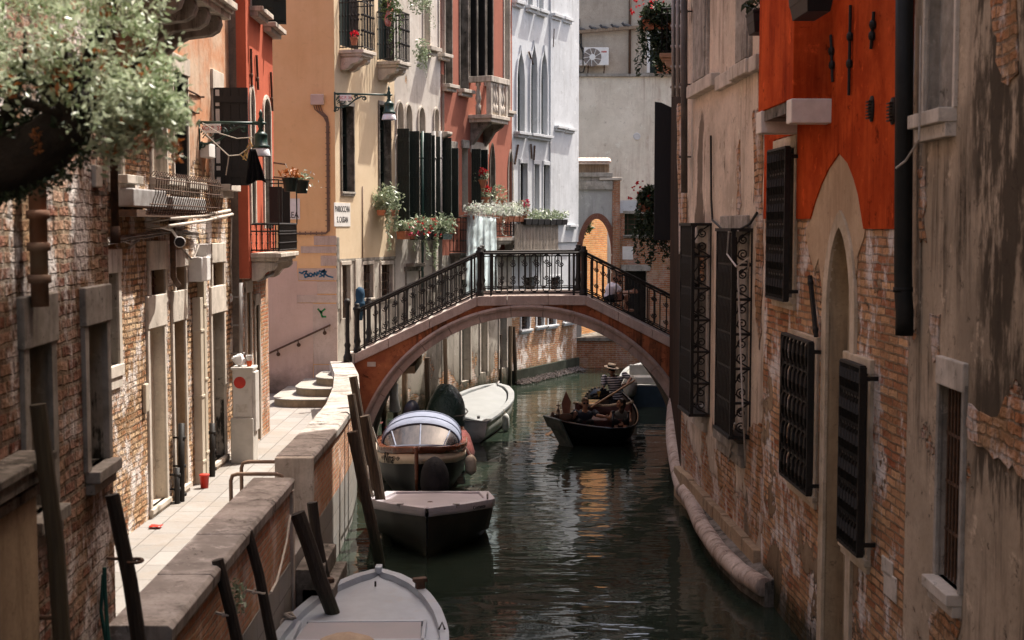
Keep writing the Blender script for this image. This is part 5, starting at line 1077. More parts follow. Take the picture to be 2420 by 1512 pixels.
# ---------------------------------------------------------------- nearest right house
r = thing('grey_house', 'rotting grey brown plaster house nearest on the right bank', 'house', WN2.P(WN2.L, 0))
ops = []
R = WN2.rect(2193, -120, 2262, 262); ops.append(win(r, WN2, (R[0], R[1], R[2], R[3]), .1, STONEG, .05, STONE, (.22, .14, .04), None, STONE, False, name='blind_window'))
R = WN2.rect(2222, 915, 2276, 1385); ops.append(win(r, WN2, R, .1, DARK, .06, STONEG, (.18, .12, .04), (.22, .06), STONE, False, bars=7))
facade(WN2, 0, WN2.L - .002, -.4, 16, ops, .2, 4).build('wall', M_N2, r)
EXB = wallmat('exposed eroded brick', (.4, .3, .2), (.3, .2, .14), ((.44, .19, .09), (.56, .36, .22)), 1, salt=.6, bdist=.06, rh=.085, bw=.27, wob=.04, mort=(.12, .08, .05), dark=.6)
def ragged(W, pts, mat, par, name='exposed_brick', o=.012, jit=.05):
    q = [W.uz(x, y) for x, y in pts]; out = []
    for (a, b), (c, d) in zip(q, q[1:] + q[:1]):
        n = max(2, int(math.hypot(c - a, d - b) / .09))
        for i in range(n): f = i / n; k = jit * mno.noise(V((a * 7 + f * 5, b * 9 + f * 3, .5))) * 2; out.append((a + (c - a) * f + k, b + (d - b) * f + jit * 1.6 * mno.noise(V((b * 5 + f * 7, a * 3, 2)))))
    m = MB(); m.prism([W.P(u, z, .0015) for u, z in out], W.n * o); return m.build(name, mat, par)
ragged(WN2, [(2345, -60), (2400, -60), (2408, 130), (2395, 195), (2375, 200), (2355, 130)], EXB, r)
ragged(WN2, [(2288, 955), (2330, 985), (2362, 985), (2385, 940), (2440, 940), (2440, 1150), (2400, 1105), (2330, 1062), (2292, 1040)], EXB, r)
ragged(WN2, [(2172, 400), (2186, 400), (2190, 560), (2178, 570)], EXB, r); ragged(WN2, [(2206, 735), (2222, 735), (2226, 840), (2208, 850)], EXB, r)
ragged(WN2, [(2200, 1440), (2270, 1450), (2262, 1540), (2196, 1540)], EXB, r)
rk = bpy.data.objects['weathered_house']
ragged(WK, [(1779, 270), (1801, 250), (1803, 640), (1797, 830), (1785, 700), (1790, 560)], EXB, rk)
ragged(WK, [(1742, 360), (1750, 330), (1752, 480), (1745, 520)], EXB, rk); ragged(WK, [(1600, 250), (1622, 235), (1624, 560), (1606, 600)], EXB, rk); ragged(WK, [(1655, 610), (1664, 600), (1664, 660), (1657, 668)], EXB, rk)
ragged(WK, [(1770, 1010), (1800, 1000), (1802, 1260), (1782, 1240), (1760, 1130)], EXB, rk); ragged(WK, [(1690, 1060), (1735, 1075), (1740, 1160), (1700, 1150)], EXB, rk)
# ================================================================== QUAY
PAVE = NM('pale paving stone', .75, .3)
uv = PAVE.nd('ShaderNodeUVMap', uv_map='UVMap').outputs[0]
bk = PAVE.nd('ShaderNodeTexBrick', {'Vector': uv, 'Color1': (.26, .245, .23), 'Color2': (.20, .19, .175), 'Mortar': (.13, .12, .11), 'Scale': 1.0, 'Mortar Size': .008, 'Mortar Smooth': .4, 'Brick Width': .62, 'Row Height': .34}, offset=.5)
cc = PAVE.mix(PAVE.mt('MULTIPLY', PAVE.ramp(PAVE.noise(1.7, 8, .75), .42, .62), .6), bk.outputs['Color'], (.22, .19, .16)); cc = PAVE.mix(PAVE.mt('MULTIPLY', PAVE.ramp(PAVE.noise(30, 3, .7), .5, .7), .15), cc, (.3, .27, .23)); PAVE.col(cc)
PAVE.bump(PAVE.mt('SUBTRACT', PAVE.noise(9, 5, .6), bk.outputs['Fac']), .008)
outer = [(-2.42, 9.0), (-2.43, 16.3), (-2.44, 19.0), (-2.50, 21.0), (-2.68, 23.2), (-2.95, 25.4), (-3.33, 27.6)]
m = MB(); ring = [V((x - .05, y, Z_F)) for x, y in outer] + [V((-3.35, 30.5, Z_F)), V((-12, 30.5, Z_F)), V((-12, 9.0, Z_F))]
m.prism([p - V((0, 0, 1.6)) for p in ring], V((0, 0, 1.6))); struct(m.build('pavement', PAVE.m))
# brick parapets with stone coping
M_PAR = wallmat('dusty red parapet brick', (.4, .3, .24), (.3, .2, .16), ((.40, .17, .10), (.50, .27, .17)), 1, salt=.35, bdist=.02, wob=.014, damp=(.1, 1.0, (.16, .15, .11), .85), dark=.2, rh=.068)
COPE = wallmat('weathered coping stone', (.44, .40, .365), (.32, .29, .26), streak=.75, mott=2.2, fine=.6, scol=(.09, .08, .07))
if True:
    m_ = [x for x in MATS.values() if x.name == 'weathered coping stone'][0]
def parapet(pts, label, wdt=.3, cw=.47, first_u=0):
    t = thing('brick_parapet', label, 'parapet', V((pts[0][0], pts[0][1], Z_F))); P = [V((x, y, 0)) for x, y in pts]; N = []
    for i in range(len(P)):
        d = (P[min(i + 1, len(P) - 1)] - P[max(i - 1, 0)]).normalized(); N.append(V((d.y, -d.x, 0)))
    m = MB(); rings = [[p - n * .05 + V((0, 0, -.6)), p - n * .05 + V((0, 0, Z_P - .13)), p - n * (wdt + .05) + V((0, 0, Z_P - .13)), p - n * (wdt + .05) + V((0, 0, -.6))] for p, n in zip(P, N)]; m.loft(rings)
    m.build('wall', M_PAR, t)
    # coping stones
    L = [0]
    for a, b in zip(P, P[1:]): L.append(L[-1] + (b - a).length)
    def at(s):
        for i in range(len(P) - 1):
            if s <= L[i + 1] + 1e-6: f = (s - L[i]) / (L[i + 1] - L[i]); return P[i] + (P[i + 1] - P[i]) * f, (N[i] + (N[i + 1] - N[i]) * f).normalized()
    k = max(1, round(L[-1] / 1.25))
    for j in range(k):
        a, b = L[-1] * j / k + .004, L[-1] * (j + 1) / k - .004; rr = []
        for q in range(5):
            p, n = at(a + (b - a) * q / 4); h = Z_P + .004 * ((j * 7) % 3)
            rr.append([p + V((0, 0, Z_P - .13)), p + n * .012 + V((0, 0, h - .03)), p - n * .02 + V((0, 0, h)), p - n * (cw - .02) + V((0, 0, h)), p - n * cw + V((0, 0, Z_P - .13))])
        m = MB(); m.loft(rr); m.build('coping_stone', COPE, t, bevel=.008)
    return t
parapet([(-2.40, 9.2), (-2.43, 12), (-2.44, 14.75)], 'near straight brick parapet with wide stone coping, mostly in shade')
t = parapet([(-2.44, 16.2)] + outer[2:], 'far curving brick parapet sweeping up to the bridge, sunlit on its brick face')
m = MB(); m.box((-2.66, 16.13, .65), (.46, .14, 2.48)); m.build('end_pier', STONE, t, bevel=.01)
m = MB(); m.box((-2.64, 14.79, .6), (.38, .1, 2.3)); m.build('end_pier', STONE, bpy.data.objects['brick_parapet'], bevel=.01)
# landing steps in the gap
m = MB()
for i in range(5): m.box((-2.35 + .0 * i - .12 * (4 - i) * 0 + .0, 15.48, .75 - .2 * i), (.5 + .0, 1.2, .22))
m = MB()
for i in range(4): m.box((-2.30 + .1 * i, 15.45, .82 - .22 * i - .3), (.3 + .06 * i, 1.25, .62))
tag(m.build('water_steps', STONED, None, org=V((-2.2, 15.45, 0)), bevel=.01), 'dark stone steps down to the water between the two parapets', 'steps')
# two hoop rails
for i, (xl, xr, y) in enumerate(((543, 640, 1122), (568, 650, 1093))):
    a, b = onz(xl, y, Z_F + .78), onz(xr, y - 4, Z_F + .78); Y = (a.y + b.y) / 2; a.y = b.y = Y; b.x = -2.75
    m = MB(); z0 = Z_F; h = a.z
    m.tube([V((a.x, Y, z0)), V((a.x, Y, h - .08)), V((a.x + .02, Y, h - .02)), V((a.x + .08, Y, h)), V((b.x - .08, Y, h)), V((b.x - .02, Y, h - .02)), V((b.x, Y, h - .08)), V((b.x, Y, z0))], .024, 8)
    tag(m.build('hoop_rail', simple('brown painted steel', (.16, .11, .075), (.2, .13, .09), rough=.5), None, True, org=V((a.x, Y, z0))), ('nearer', 'farther')[i] + ' brown steel hoop rail at the gap in the parapet', 'rail', 'hoop rails at the landing gap')
# cabinet with rubbish on it
t = thing('meter_cabinet', 'tall pale grey utility cabinet with red round sticker on the quay', 'cabinet', (-4.28, 21.2, Z_F))
a = onz(575, 1095, Z_F); cx, cy = -4.28, 21.15; CB = simple('pale grey cabinet', (.58, .55, .51), (.50, .47, .43), rough=.55, scale=2.5, wear=((.3, .26, .22), .4))
zt = ony(580, 868, 21.0).z; zl = Z_F + .72
m = MB(); m.box((cx, cy, (Z_F + zl) / 2), (.36, .42, zl - Z_F)); m.build('base', simple('cement cabinet base', (.5, .47, .42), (.42, .39, .35)), t, bevel=.015)
m = MB(); m.box((cx + .01, cy, (zl + zt) / 2 - .02), (.31, .34, zt - zl - .04)); m.box((cx + .01, cy, zt - .02), (.36, .4, .05)); m.build('body', CB, t, bevel=.012)
m = MB(); m.box((cx + .185, cy, zt - .55), (.06, .3, .95)); m.build('door', CB, t, bevel=.012)
def disc(c, rr, mat, name, par, n=18): m = MB(); m.lathe(c, [(rr, 0), (rr, .004)], n, V((0, -1, 0))); return m.build(name, mat, par)
disc(V((cx - .03, cy - .172, zt - .24)), .095, RED, 'sticker', t)
m = MB(); m.box((cx, cy - .173, zt - .65), (.2, .006, .13)); m.build('sticker', simple('grey sticker', (.40, .36, .31), (.55, .52, .48), scale=20), t)
disc(V((cx - .05, cy - .172, zt - .92)), .06, simple('dark ring sticker', (.12, .12, .12), (.5, .5, .5), scale=30), 'sticker', t)
m = MB(); m.box((cx - .02, cy - .173, zt - 1.5), (.07, .006, .07)); m.build('sticker', WHITEP, t)
t = thing('rubbish_bag', 'crumpled white paper bag left on top of the utility cabinet', 'bag', (cx - .07, cy - .05, zt)); m = MB(); c = V((cx - .06, cy - .05, zt + .11))
m.ell(c, (.1, .08, .105), 12, 9); m.v = [c + (p - c) * (1 + .45 * mno.noise(p * 14)) for p in m.v]; m.build('bag', WHITE, t)
t = thing('drink_cup', 'clear plastic cup with orange drink on top of the utility cabinet', 'cup', (cx + .1, cy - .05, zt + .005)); c = V((cx + .1, cy - .05, zt + .005))
m = MB(); m.lathe(c, [(.035, 0), (.045, .09), (.044, .09)], 12); m.build('drink', simple('orange spritz', (.75, .12, .03), rough=.3), t); m = MB(); m.lathe(c, [(.038, .091), (.055, .18), (.052, .18)], 12); m.build('cup', simple('clear plastic', (.7, .68, .66), rough=.2), t)
m = MB(); c = onz(481, 1153, Z_F); c.x = -4.42; m.lathe(c, [(.055, 0), (.07, .18), (.075, .18), (.075, .2), (.06, .2)], 12); tag(m.build('red_cup', RED, None, True, org=c), 'red plastic tub standing on the quay against the brick house', 'tub')
# steps up to the bridge
ST = wallmat('step stone', (.34, .32, .29), (.27, .25, .22), streak=0, mott=3, fine=.3); STR = wallmat('brown step riser', (.30, .23, .15), (.22, .17, .11), mott=3, fine=.4, streak=.3)
t = thing('bridge_steps', 'four rounded stone steps climbing from the quay to the bridge', 'steps', (-4, 27.6, Z_F))
for i, (xl, yf) in enumerate(((-5.02, 27.45), (-4.62, 27.85), (-4.24, 28.2), (-3.95, 28.5))):
    z0 = Z_F + .175 * i; xr, yb = -3.3, 30.0; R_ = .55; out = []
    for k in range(9): a_ = pi + pi / 2 * k / 8; out.append(V((xl + R_ + R_ * cos(a_), yf + R_ + R_ * sin(a_), z0)))
    out += [V((xr, yf, z0)), V((xr, yb, z0)), V((xl, yb, z0))]
    m = MB(); m.prism(out, V((0, 0, .155))); m.build('riser', STR, t)
    c_ = V(((xl + xr) / 2, (yf + yb) / 2, 0)); m = MB(); m.prism([V((p.x - (.02 if p.x < xl + .3 else 0), p.y - (.02 if p.y < yf + .3 else 0), z0 + .155)) for p in out], V((0, 0, .02))); m.build('tread', ST, t, bevel=.006)
for i in range(5):
    z0 = Z_F + .175 * (4 + i); x0 = -3.62 + .32 * i
    m = MB(); m.box((x0 + .8, 28.7, z0 + .08), (1.6, 2.3, .16)); 
    if i < 1: m.build('upper_step', STR, t)
# ================================================================== BRIDGE
YB, YB2 = 27.5, 29.9
def bp(x, y, Y=YB): p = ony(x, y, Y); return p.x, p.z
r = thing('footbridge', 'arched brick footbridge with rendered orange flanks and stone arch ring', 'bridge', (0, YB, 1))
cx_, cz_ = bp(1245, 1132); Ri = 388 / (FPX / YB) * 1.003; Ro = Ri + .2
topx = [bp(838, 836), bp(1128, 700), bp(1250, 697), bp(1385, 698), bp(1640, 826)]
def ztop(x):
    for (a, b), (c, d) in zip(topx, topx[1:]):
        if x <= c: return b + (d - b) * (x - a) / (c - a)
    return topx[-1][1]
M_BR = wallmat('blotched orange bridge render', (.44, .165, .075), (.28, .095, .05), streak=.7, scol=(.045, .03, .022), mott=2.4, fine=.45, pbump=.006)
for n_ in (M_BR,): pass
N_ = 48; a0, a1 = math.radians(205), math.radians(-24)
a0, a1 = pi + .0 - math.radians(-0), 0
angs = [math.radians(182 - 184 * i / N_) for i in range(N_ + 1)]
xl, xr = topx[0][0], topx[-1][0]
for nm, Y, sg in (('face', YB, 1), ('rear_face', YB2, -1)):
    m = MB(); up_pts = []
    for a_ in angs: up_pts.append((cx_ + Ro * cos(a_), cz_ + Ro * sin(a_)))
    up_pts = [p for p in up_pts if p[0] >= xl and p[0] <= xr]
    up_pts = [(xl, .0)] + [(max(xl, p[0]), p[1]) for p in up_pts] + [(xr, up_pts[-1][1])]
    for (x0, z0), (x1, z1) in zip(up_pts, up_pts[1:]):
        if x1 - x0 < 1e-5: continue
        m.face([(x0, Y, z0), (x1, Y, z1), (x1, Y, ztop(x1) - .19), (x0, Y, ztop(x0) - .19)])
    m.build(nm, M_BR, r)
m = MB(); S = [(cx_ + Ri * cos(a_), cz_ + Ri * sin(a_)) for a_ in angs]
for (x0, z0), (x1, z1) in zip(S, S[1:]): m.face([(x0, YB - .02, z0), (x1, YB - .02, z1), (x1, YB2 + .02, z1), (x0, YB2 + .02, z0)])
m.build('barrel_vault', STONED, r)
RING = wallmat('pinkish arch stone', (.46, .36, .31), (.36, .28, .24), streak=.25, scol=(.10, .08, .07), mott=2.5, fine=.4)
k = 17; RW = math.radians(184) / k
for j in range(k):
    aa = [math.radians(182) - RW * j - RW * (.006 + .988 * q / 5) for q in range(6)]
    m = MB(); m.loft([[V((cx_ + R_ * cos(a_), y, cz_ + R_ * sin(a_))) for R_, y in ((Ri, YB - .03), (Ri, YB + .25), (Ro + .01, YB + .25), (Ro + .01, YB - .03))] for a_ in aa]); m.loft([[V((cx_ + (Ro + .0 + c2[0]) * cos(a_), YB - .03 + c2[1], cz_ + (Ro + c2[0]) * sin(a_))) for c2 in ((-.05, -.045), (-.05, .0), (.045, .02), (.045, -.03), (.03, -.055), (0, -.07))] for a_ in aa])
    if any(.0 < cz_ + Ro * sin(a_) + .3 for a_ in aa): m.build('arch_stone', RING, r, bevel=.006)
BCO = wallmat('pinkish grey bridge coping', (.50, .41, .36), (.40, .33, .29), streak=.2, scol=(.1, .08, .07), mott=2.2, fine=.5)
def cope(Y0, Y1, nm):
    xs = [xl + .0, -2.55, -1.7, topx[1][0], -.1, .75, topx[3][0], 2.2, 2.9, xr]
    for a, b in zip(xs, xs[1:]):
        m = MB(); a2, b2 = a + .003, b - .003
        m.hexa([(a2, Y0, ztop(a2) - .2), (b2, Y0, ztop(b2) - .2), (b2, Y1, ztop(b2) - .2), (a2, Y1, ztop(a2) - .2), (a2, Y0, ztop(a2)), (b2, Y0, ztop(b2)), (b2, Y1, ztop(b2)), (a2, Y1, ztop(a2))])
        m.build(nm, BCO, r, bevel=.012)
cope(YB - .07, YB + .28, 'coping_stone'); cope(YB2 - .28, YB2 + .07, 'coping_stone')
m = MB(); xs = [xl + (xr - xl) * i / 24 for i in range(25)]
for a, b in zip(xs, xs[1:]):
    h = max(ztop(a), ztop(b)) - .12 if False else (ztop((a + b) / 2) - .1)
    m.hexa([(a, YB + .281, h - .3), (b, YB + .281, h - .3), (b, YB2 - .281, h - .3), (a, YB2 - .281, h - .3), (a, YB + .281, h), (b, YB + .281, h), (b, YB2 - .281, h), (a, YB2 - .281, h)])
m.build('deck', ST, r)
R = bp(868, 855); R2 = bp(888, 866); bxm = MB(); bxm.box(((R[0] + R2[0]) / 2, YB - .004, (R[1] + R2[1]) / 2), (R2[0] - R[0], .02, R[1] - R2[1])); bxm.build('stone_plate', STONE, r)
m = MB(); m.box((xl - .1, YB + .1, ztop(xl) - .4), (.2, .4, .85)); m.build('end_post', STONE, r, bevel=.015)
# railings
def stad(w, h0, h1, n=8):
    R_ = w / 2; P = [(R_, h0 + R_)]
    P = [(R_ * cos(a), h1 - R_ + R_ * sin(a)) for a in [pi * i / n for i in range(n + 1)]] + [(R_ * cos(a), h0 + R_ + R_ * sin(a)) for a in [pi + pi * i / n for i in range(n + 1)]]
    return P + [P[0]]
HB = .88
def railing(Y, label):
    t = thing('bridge_railing', label, 'railing', V((0, Y, ztop(0))))
    P = [V((x, Y, ztop(x) + HB)) for x in (xl + .06, topx[1][0], topx[3][0], xr)]
    m = MB(); PP = []
    for a, b in zip(P, P[1:]):
        for i in range(8): PP.append(a + (b - a) * (i / 8 if i else .0))
    PP.append(P[-1]); m.tube(PP, .034, 8, flat=.7); m.build('handrail', IRON, t, True)
    m = MB(); m.tube([p - V((0, 0, .06)) for p in PP], .012, 5); m.tube([p - V((0, 0, HB - .06)) for p in PP], .016, 5); m.tube([p - V((0, 0, HB - .1)) for p in PP], .011, 5); m.build('bottom_rail', IRON, t)
    for x in (xl + .05, topx[1][0] + .05, topx[3][0] - .05):
        z = ztop(x) - .03; m = MB()
        m.lathe(V((x, Y, z)), [(.085, 0), (.085, .1), (.06, .14), (.055, .2), (.075, .26), (.06, .32), (.05, .4), (.048, .78), (.06, .84), (.07, .88), (.085, .92), (.085, .96), (.05, .98), (.06, 1.02), (.04, 1.05)], 12); m.build('newel', IRON, t, True)
    for x in (topx[1][0] - .12, topx[1][0] + .28, topx[3][0] - .25, topx[3][0] + .13, xl + .2):
        m = MB(); z = ztop(x); m.box((x, Y, z + HB / 2), (.045, .03, HB)); m.build('upright', IRON, t)
    protos = {}
    def bal(x, slope):
        key = round(slope, 3)
        if key not in protos:
            m = MB(); f = lambda u, z: V((x + u, Y, ztop(x) + z + slope * u))
            m.tube([f(u, z) for u, z in stad(.135, .065, HB - .045)], .0135, 5)
            for zc, s in ((.28, 1), (.64, 1)):
                for sg in (1, -1):
                    q = [(.068 + .012, .0)]
                    sp = [(.135 + sg * (-.055) + px * 1.0, zc + py * 1.0) for px, py in spiral(pi if sg > 0 else 0, 1.35 * (1 if sg > 0 else 1), .058, .012, 14)]
                    if sg > 0: m.tube([f(u - .02, z) for u, z in sp], .011, 5)
            o = m.build('baluster', IRON, t); o.location = (0, 0, 0); protos[key] = (o, x, ztop(x))
        else:
            o, x0, z0 = protos[key]; c = o.copy(); COL.objects.link(c); c.location = (x - x0, 0, ztop(x) - z0)
    for (xa, xb, n) in ((topx[1][0] + .36, topx[3][0] - .4, 6), (xl + .32, topx[1][0] - .26, 10), (topx[3][0] + .22, xr - .45, 6)):
        for i in range(n):
            x = xa + (xb - xa) * (i + .3) / n; sl = (ztop(x + .05) - ztop(x - .05)) / .1; bal(x, sl)
    return t
railing(YB + .08, 'black wrought iron bridge railing on the near side with scrolled ovals')
railing(YB2 - .1, 'black wrought iron bridge railing on the far side')
# iron lamp post stump at the foot of the bridge
t = thing('bridge_newel', 'black cast iron post where parapet meets the bridge', 'post', (xl - .12, YB - .1, 1.9)); m = MB(); m.lathe(V((xl - .13, YB - .12, 1.9)), [(.09, 0), (.09, .12), (.06, .18), (.05, .3), (.07, .36), (.045, .42), (.04, 1.15), (.06, 1.2), (.07, 1.26), (.04, 1.32)], 12); m.build('post', IRON, t, True)
# blue cover hung on the railing
t = thing('folded_parasol', 'folded blue parasol cover tied behind the left end of the bridge railing', 'parasol', (-3.0, 29.9, 2.3)); c = ony(851, 720, 30.0); zz = ony(851, 678, 30.0).z; m = MB()
m.lathe(V((c.x, 30.0, c.z - .05)), [(.05, -.3), (.09, 0), (.13, .05), (.12, .1), (.09, .15), (.11, .28), (.09, .4), (.03, zz - c.z + .05)], 10); m.build('cover', simple('blue canvas', (.008, .045, .09), (.006, .03, .06), rough=.8), t, True)
# ================================================================== BOATS
def hull(t, sta, mat, inner, name='hull', gun=.06, gmat=None, floor=.12, cap_bow=True):
    """sta: list of (y_dir position s, half beam at gunwale, half beam at chine, z gunwale, z keel) along the local axis; fn maps (s, lateral, z) to the world"""
def make_boat(root, org, hd, sta, mats, thick=.05, rub=True, deck=None, floor_z=.1, smooth=True):
    """hd unit heading (bow direction) in plan; sta from stern to bow: (s, half gunwale, half bottom, z gunwale, z bottom)"""
    hd = V((hd[0], hd[1], 0)).normalized(); lt = V((hd.y, -hd.x, 0)); o = V(org)
    f = lambda s, l, z: V((o.x, o.y, 0)) + hd * s + lt * l + V((0, 0, z))
    # smooth the stations
    S = []
    for i in range(len(sta) - 1):
        p0, p1, p2, p3 = sta[max(i - 1, 0)], sta[i], sta[i + 1], sta[min(i + 2, len(sta) - 1)]
        for k in range(5):
            q = k / 5; S.append(tuple(b + (c - b) * q if j == 0 or not smooth else max(.004 if j < 3 else -9, .5 * ((2 * b) + (c - a) * q + (2 * a - 5 * b + 4 * c - d) * q * q + (3 * b - a - 3 * c + d) * q ** 3)) for j, (a, b, c, d) in enumerate(zip(p0, p1, p2, p3))))
    S.append(sta[-1])
    def sec(s, g, b, zg, zb, inset=0):
        g2, b2 = max(g - inset, .004), max(b - inset, .003); pts = []
        for k in (-1, 1):
            row = [(k * g2, zg), (k * (g2 * .97 + b2 * .03), zg - (zg - zb) * .2), (k * (g2 * .8 + b2 * .2), zg - (zg - zb) * .55), (k * b2, zb + (zg - zb) * .12), (k * b2 * .55, zb)]
            pts.append(row)
        return [f(s, l, z) for l, z in pts[0]] + [f(s, l, z) for l, z in pts[1][::-1]]
    m = MB(); m.loft([sec(*q) for q in S], True, True); 
    # open the top: outer shell without a lid, then inner shell
    m2 = MB(); R_ = [sec(*q) for q in S]; m2.loft(R_, False, False); m2.face(R_[0]); 
    h_ = m2.build('hull', mats['hull'], root, True); h_.modifiers.new('edge', 'EDGE_SPLIT').split_angle = .6
    m3 = MB(); R2 = []
    for q in S: R2.append(sec(q[0] * .985 + .01, q[1], q[2], q[3], max(q[4] + .06, floor_z), thick))
    m3.loft(R2, False, False); m3.face(R2[0]); m3.build('interior', mats['inner'], root)
    m4 = MB()
    for e in (0, -1):
        for i in range(len(S) - 1):
            a, b = R_[i][e], R_[i + 1][e]; c, d = R2[i + 1][e], R2[i][e]; k = V((0, 0, .025)); ou = (a - d); ou.z = 0; ou = ou.normalized() * .025 if ou.length > 1e-6 else V((0, 0, 0))
            m4.hexa([a + ou - k * 1.6, b + ou - k * 1.6, c - k * 1.6, d - k * 1.6, a + ou + k, b + ou + k, c + k, d + k])
    a, b, c, d = R_[0][0], R_[0][-1], R2[0][-1], R2[0][0]; k = V((0, 0, .025)); m4.hexa([a - k, b - k, c + hd * .03 - k, d + hd * .03 - k, a + k, b + k, c + hd * .03 + k, d + hd * .03 + k])
    m4.build('gunwale', mats['gun'], root, bevel=.008)
    return f, S, R_
def outboard(root_label, cat, c, hd, mat, sc=1.0, tilt=0, legmat=None, name='outboard_motor', crump=.0, wrap=False):
    t = thing(name, root_label, cat, c); hd = V((hd[0], hd[1], 0)).normalized(); lt = V((hd.y, -hd.x, 0)); c = V(c)
    m = MB(); R_ = []
    prof = [(0, .10, .14), (.06, .16, .22), (.2, .19, .27), (.34, .185, .27), (.46, .15, .22), (.54, .09, .14), (.57, .02, .04)]
    for z, a, b in prof: R_.append([c + lt * (a * sc * cos(2 * pi * j / 16)) + hd * (b * sc * sin(2 * pi * j / 16) - .08 * z) + V((0, 0, z * sc)) for j in range(16)])
    m.loft(R_)
    if crump:
        m.v = [p + (p - c - V((0, 0, .28 * sc))) * (crump * mno.noise(p * 5.5) + crump * .6 * mno.noise(p * 15)) for p in m.v]
    o = m.build('cowl', mat, t, True, sub=1)
    m = MB(); m.box(c + V((0, 0, -.28 * sc)), (.11 * sc, .2 * sc, .6 * sc), rz=math.atan2(hd.y, hd.x) - pi / 2); m.box(c + hd * .12 * sc + V((0, 0, -.12 * sc)), (.2 * sc, .14 * sc, .25 * sc), rz=math.atan2(hd.y, hd.x) - pi / 2); m.build('leg', legmat or SHUTB, t, bevel=.01)
    return t
def fender(c, r_, h, mat, label, par_rope_to=None):
    t = thing('fender', label, 'fender', c); c = V(c); m = MB(); m.lathe(c - V((0, 0, h)), [(r_ * .3, 0), (r_ * .85, .04), (r_, .1), (r_, h - .1), (r_ * .8, h - .04), (r_ * .3, h)], 12); m.build('body', mat, t, True)
    if par_rope_to: m = MB(); m.tube([c, V(par_rope_to)], .01, 5); m.build('rope', ROPE, t)
    return t
ALU = simple('grey painted metal', (.46, .51, .56), (.37, .41, .46), rough=.32, spec=.5, scale=2.2, wear=((.40, .40, .41), .5)); ALU.node_tree.nodes['Principled BSDF'].inputs['Metallic'].default_value = .35
# nearest grey skiff: bow towards the far end
t = thing('skiff', 'grey metal skiff with decked bow nearest the viewer', 'boat', (-1.5, 13, 0))
f, S, R_ = make_boat(t, (-1.50, 10.6), (-.02, 1), [(0, .86, .55, .46, -.1), (1.6, .90, .62, .46, -.12), (3.0, .88, .58, .47, -.12), (3.75, .78, .45, .49, -.1), (4.3, .64, .32, .51, -.07), (4.75, .46, .2, .525, -.04), (5.05, .26, .08, .54, .02), (5.21, .08, .03, .55, .08), (5.25, .01, .008, .555, .1)], {'hull': ALU, 'inner': ALU, 'gun': ALU}, .07)
m = MB(); dk = []
for q in S:
    if q[0] > 2.6: dk.append([f(q[0] * .985, -max(q[1] - .07, .004), q[3] - .05), f(q[0] * .985, 0, q[3] - .015), f(q[0] * .985, max(q[1] - .07, .004), q[3] - .05)])
m.loft(dk, False, False); m.build('foredeck', ALU, t, True)
m = MB(); z = .505
for (s0, s1, l0, l1) in ((3.35, 3.39, -.62, .62), (2.7, 2.74, -.7, .7), (2.7, 3.39, -.72, -.68), (2.7, 3.39, .62, .66)): m.hexa([f(s0, l0, z - .06), f(s1, l0, z - .06), f(s1, l1, z - .06), f(s0, l1, z - .06), f(s0, l0, z), f(s1, l0, z), f(s1, l1, z), f(s0, l1, z)])
m.build('hatch_frame', ALU, t, bevel=.006); m = MB(); m.hexa([f(2.74, -.66, z - .05), f(3.35, -.6, z - .05), f(3.35, .6, z - .05), f(2.74, .62, z - .05), f(2.74, -.66, z - .012), f(3.35, -.6, z - .012), f(3.35, .6, z - .012), f(2.74, .62, z - .012)]); m.build('hatch', simple('lilac grey panel', (.34, .32, .34), (.30, .30, .32), rough=.3, scale=2), t)
m = MB(); m.box(f(5.2, 0, .585), (.08, .15, .09)); m.build('stem_head', ALU, t, bevel=.01)
for l in (-.54, .53):
    m = MB(); m.box(f(4.5, l, .56), (.1, .08, .14), rz=.4); m.box(f(4.5, l, .64), (.16, .09, .05), rz=.4); m.build('cleat', RUST, t, bevel=.01)
m = MB(); m.tube([f(4.7, 0, .5), f(4.7, .0, .57)], .012, 6); m.build('fitting', IRON, t); m = MB(); m.tube([f(3.0, .8, .52), f(3.1, .83, .56), f(3.0, .86, .52)], .012, 6); m.build('fairlead', IRON, t)
m = MB(); L = [f(3.4, -.78, .52), f(3.42, -.86, .56), f(3.5, -.8, .55), f(3.38, -.74, .54), f(3.44, -.88, .5), f(3.2, -1.05, .3), f(2.6, -1.2, .1)]; m.tube(L, .02, 6); tag(m.build('mooring_rope', ROPE, None, org=L[0]), 'mooring rope hitched over the left side of the grey skiff', 'rope')
m = MB(); c = f(2.62, -.12, .49); rr = []
for i in range(5): rr.append([c + V((.3 * cos(a) * (1 - (i / 4) ** 2 * .95), .22 * sin(a) * (1 - (i / 4) ** 2 * .95), .12 * i / 4 + .015 * mno.noise(V((cos(a) * 2, sin(a) * 2, i))))) for a in [2 * pi * j / 18 for j in range(18)]])
m.loft(rr); tag(m.build('canvas_bag', simple('tan canvas', (.42, .33, .24), (.34, .26, .19), rough=.9, scale=7, bump=.01), None, True, org=c), 'tan canvas bundle lying on the grey skiff hatch', 'bag')
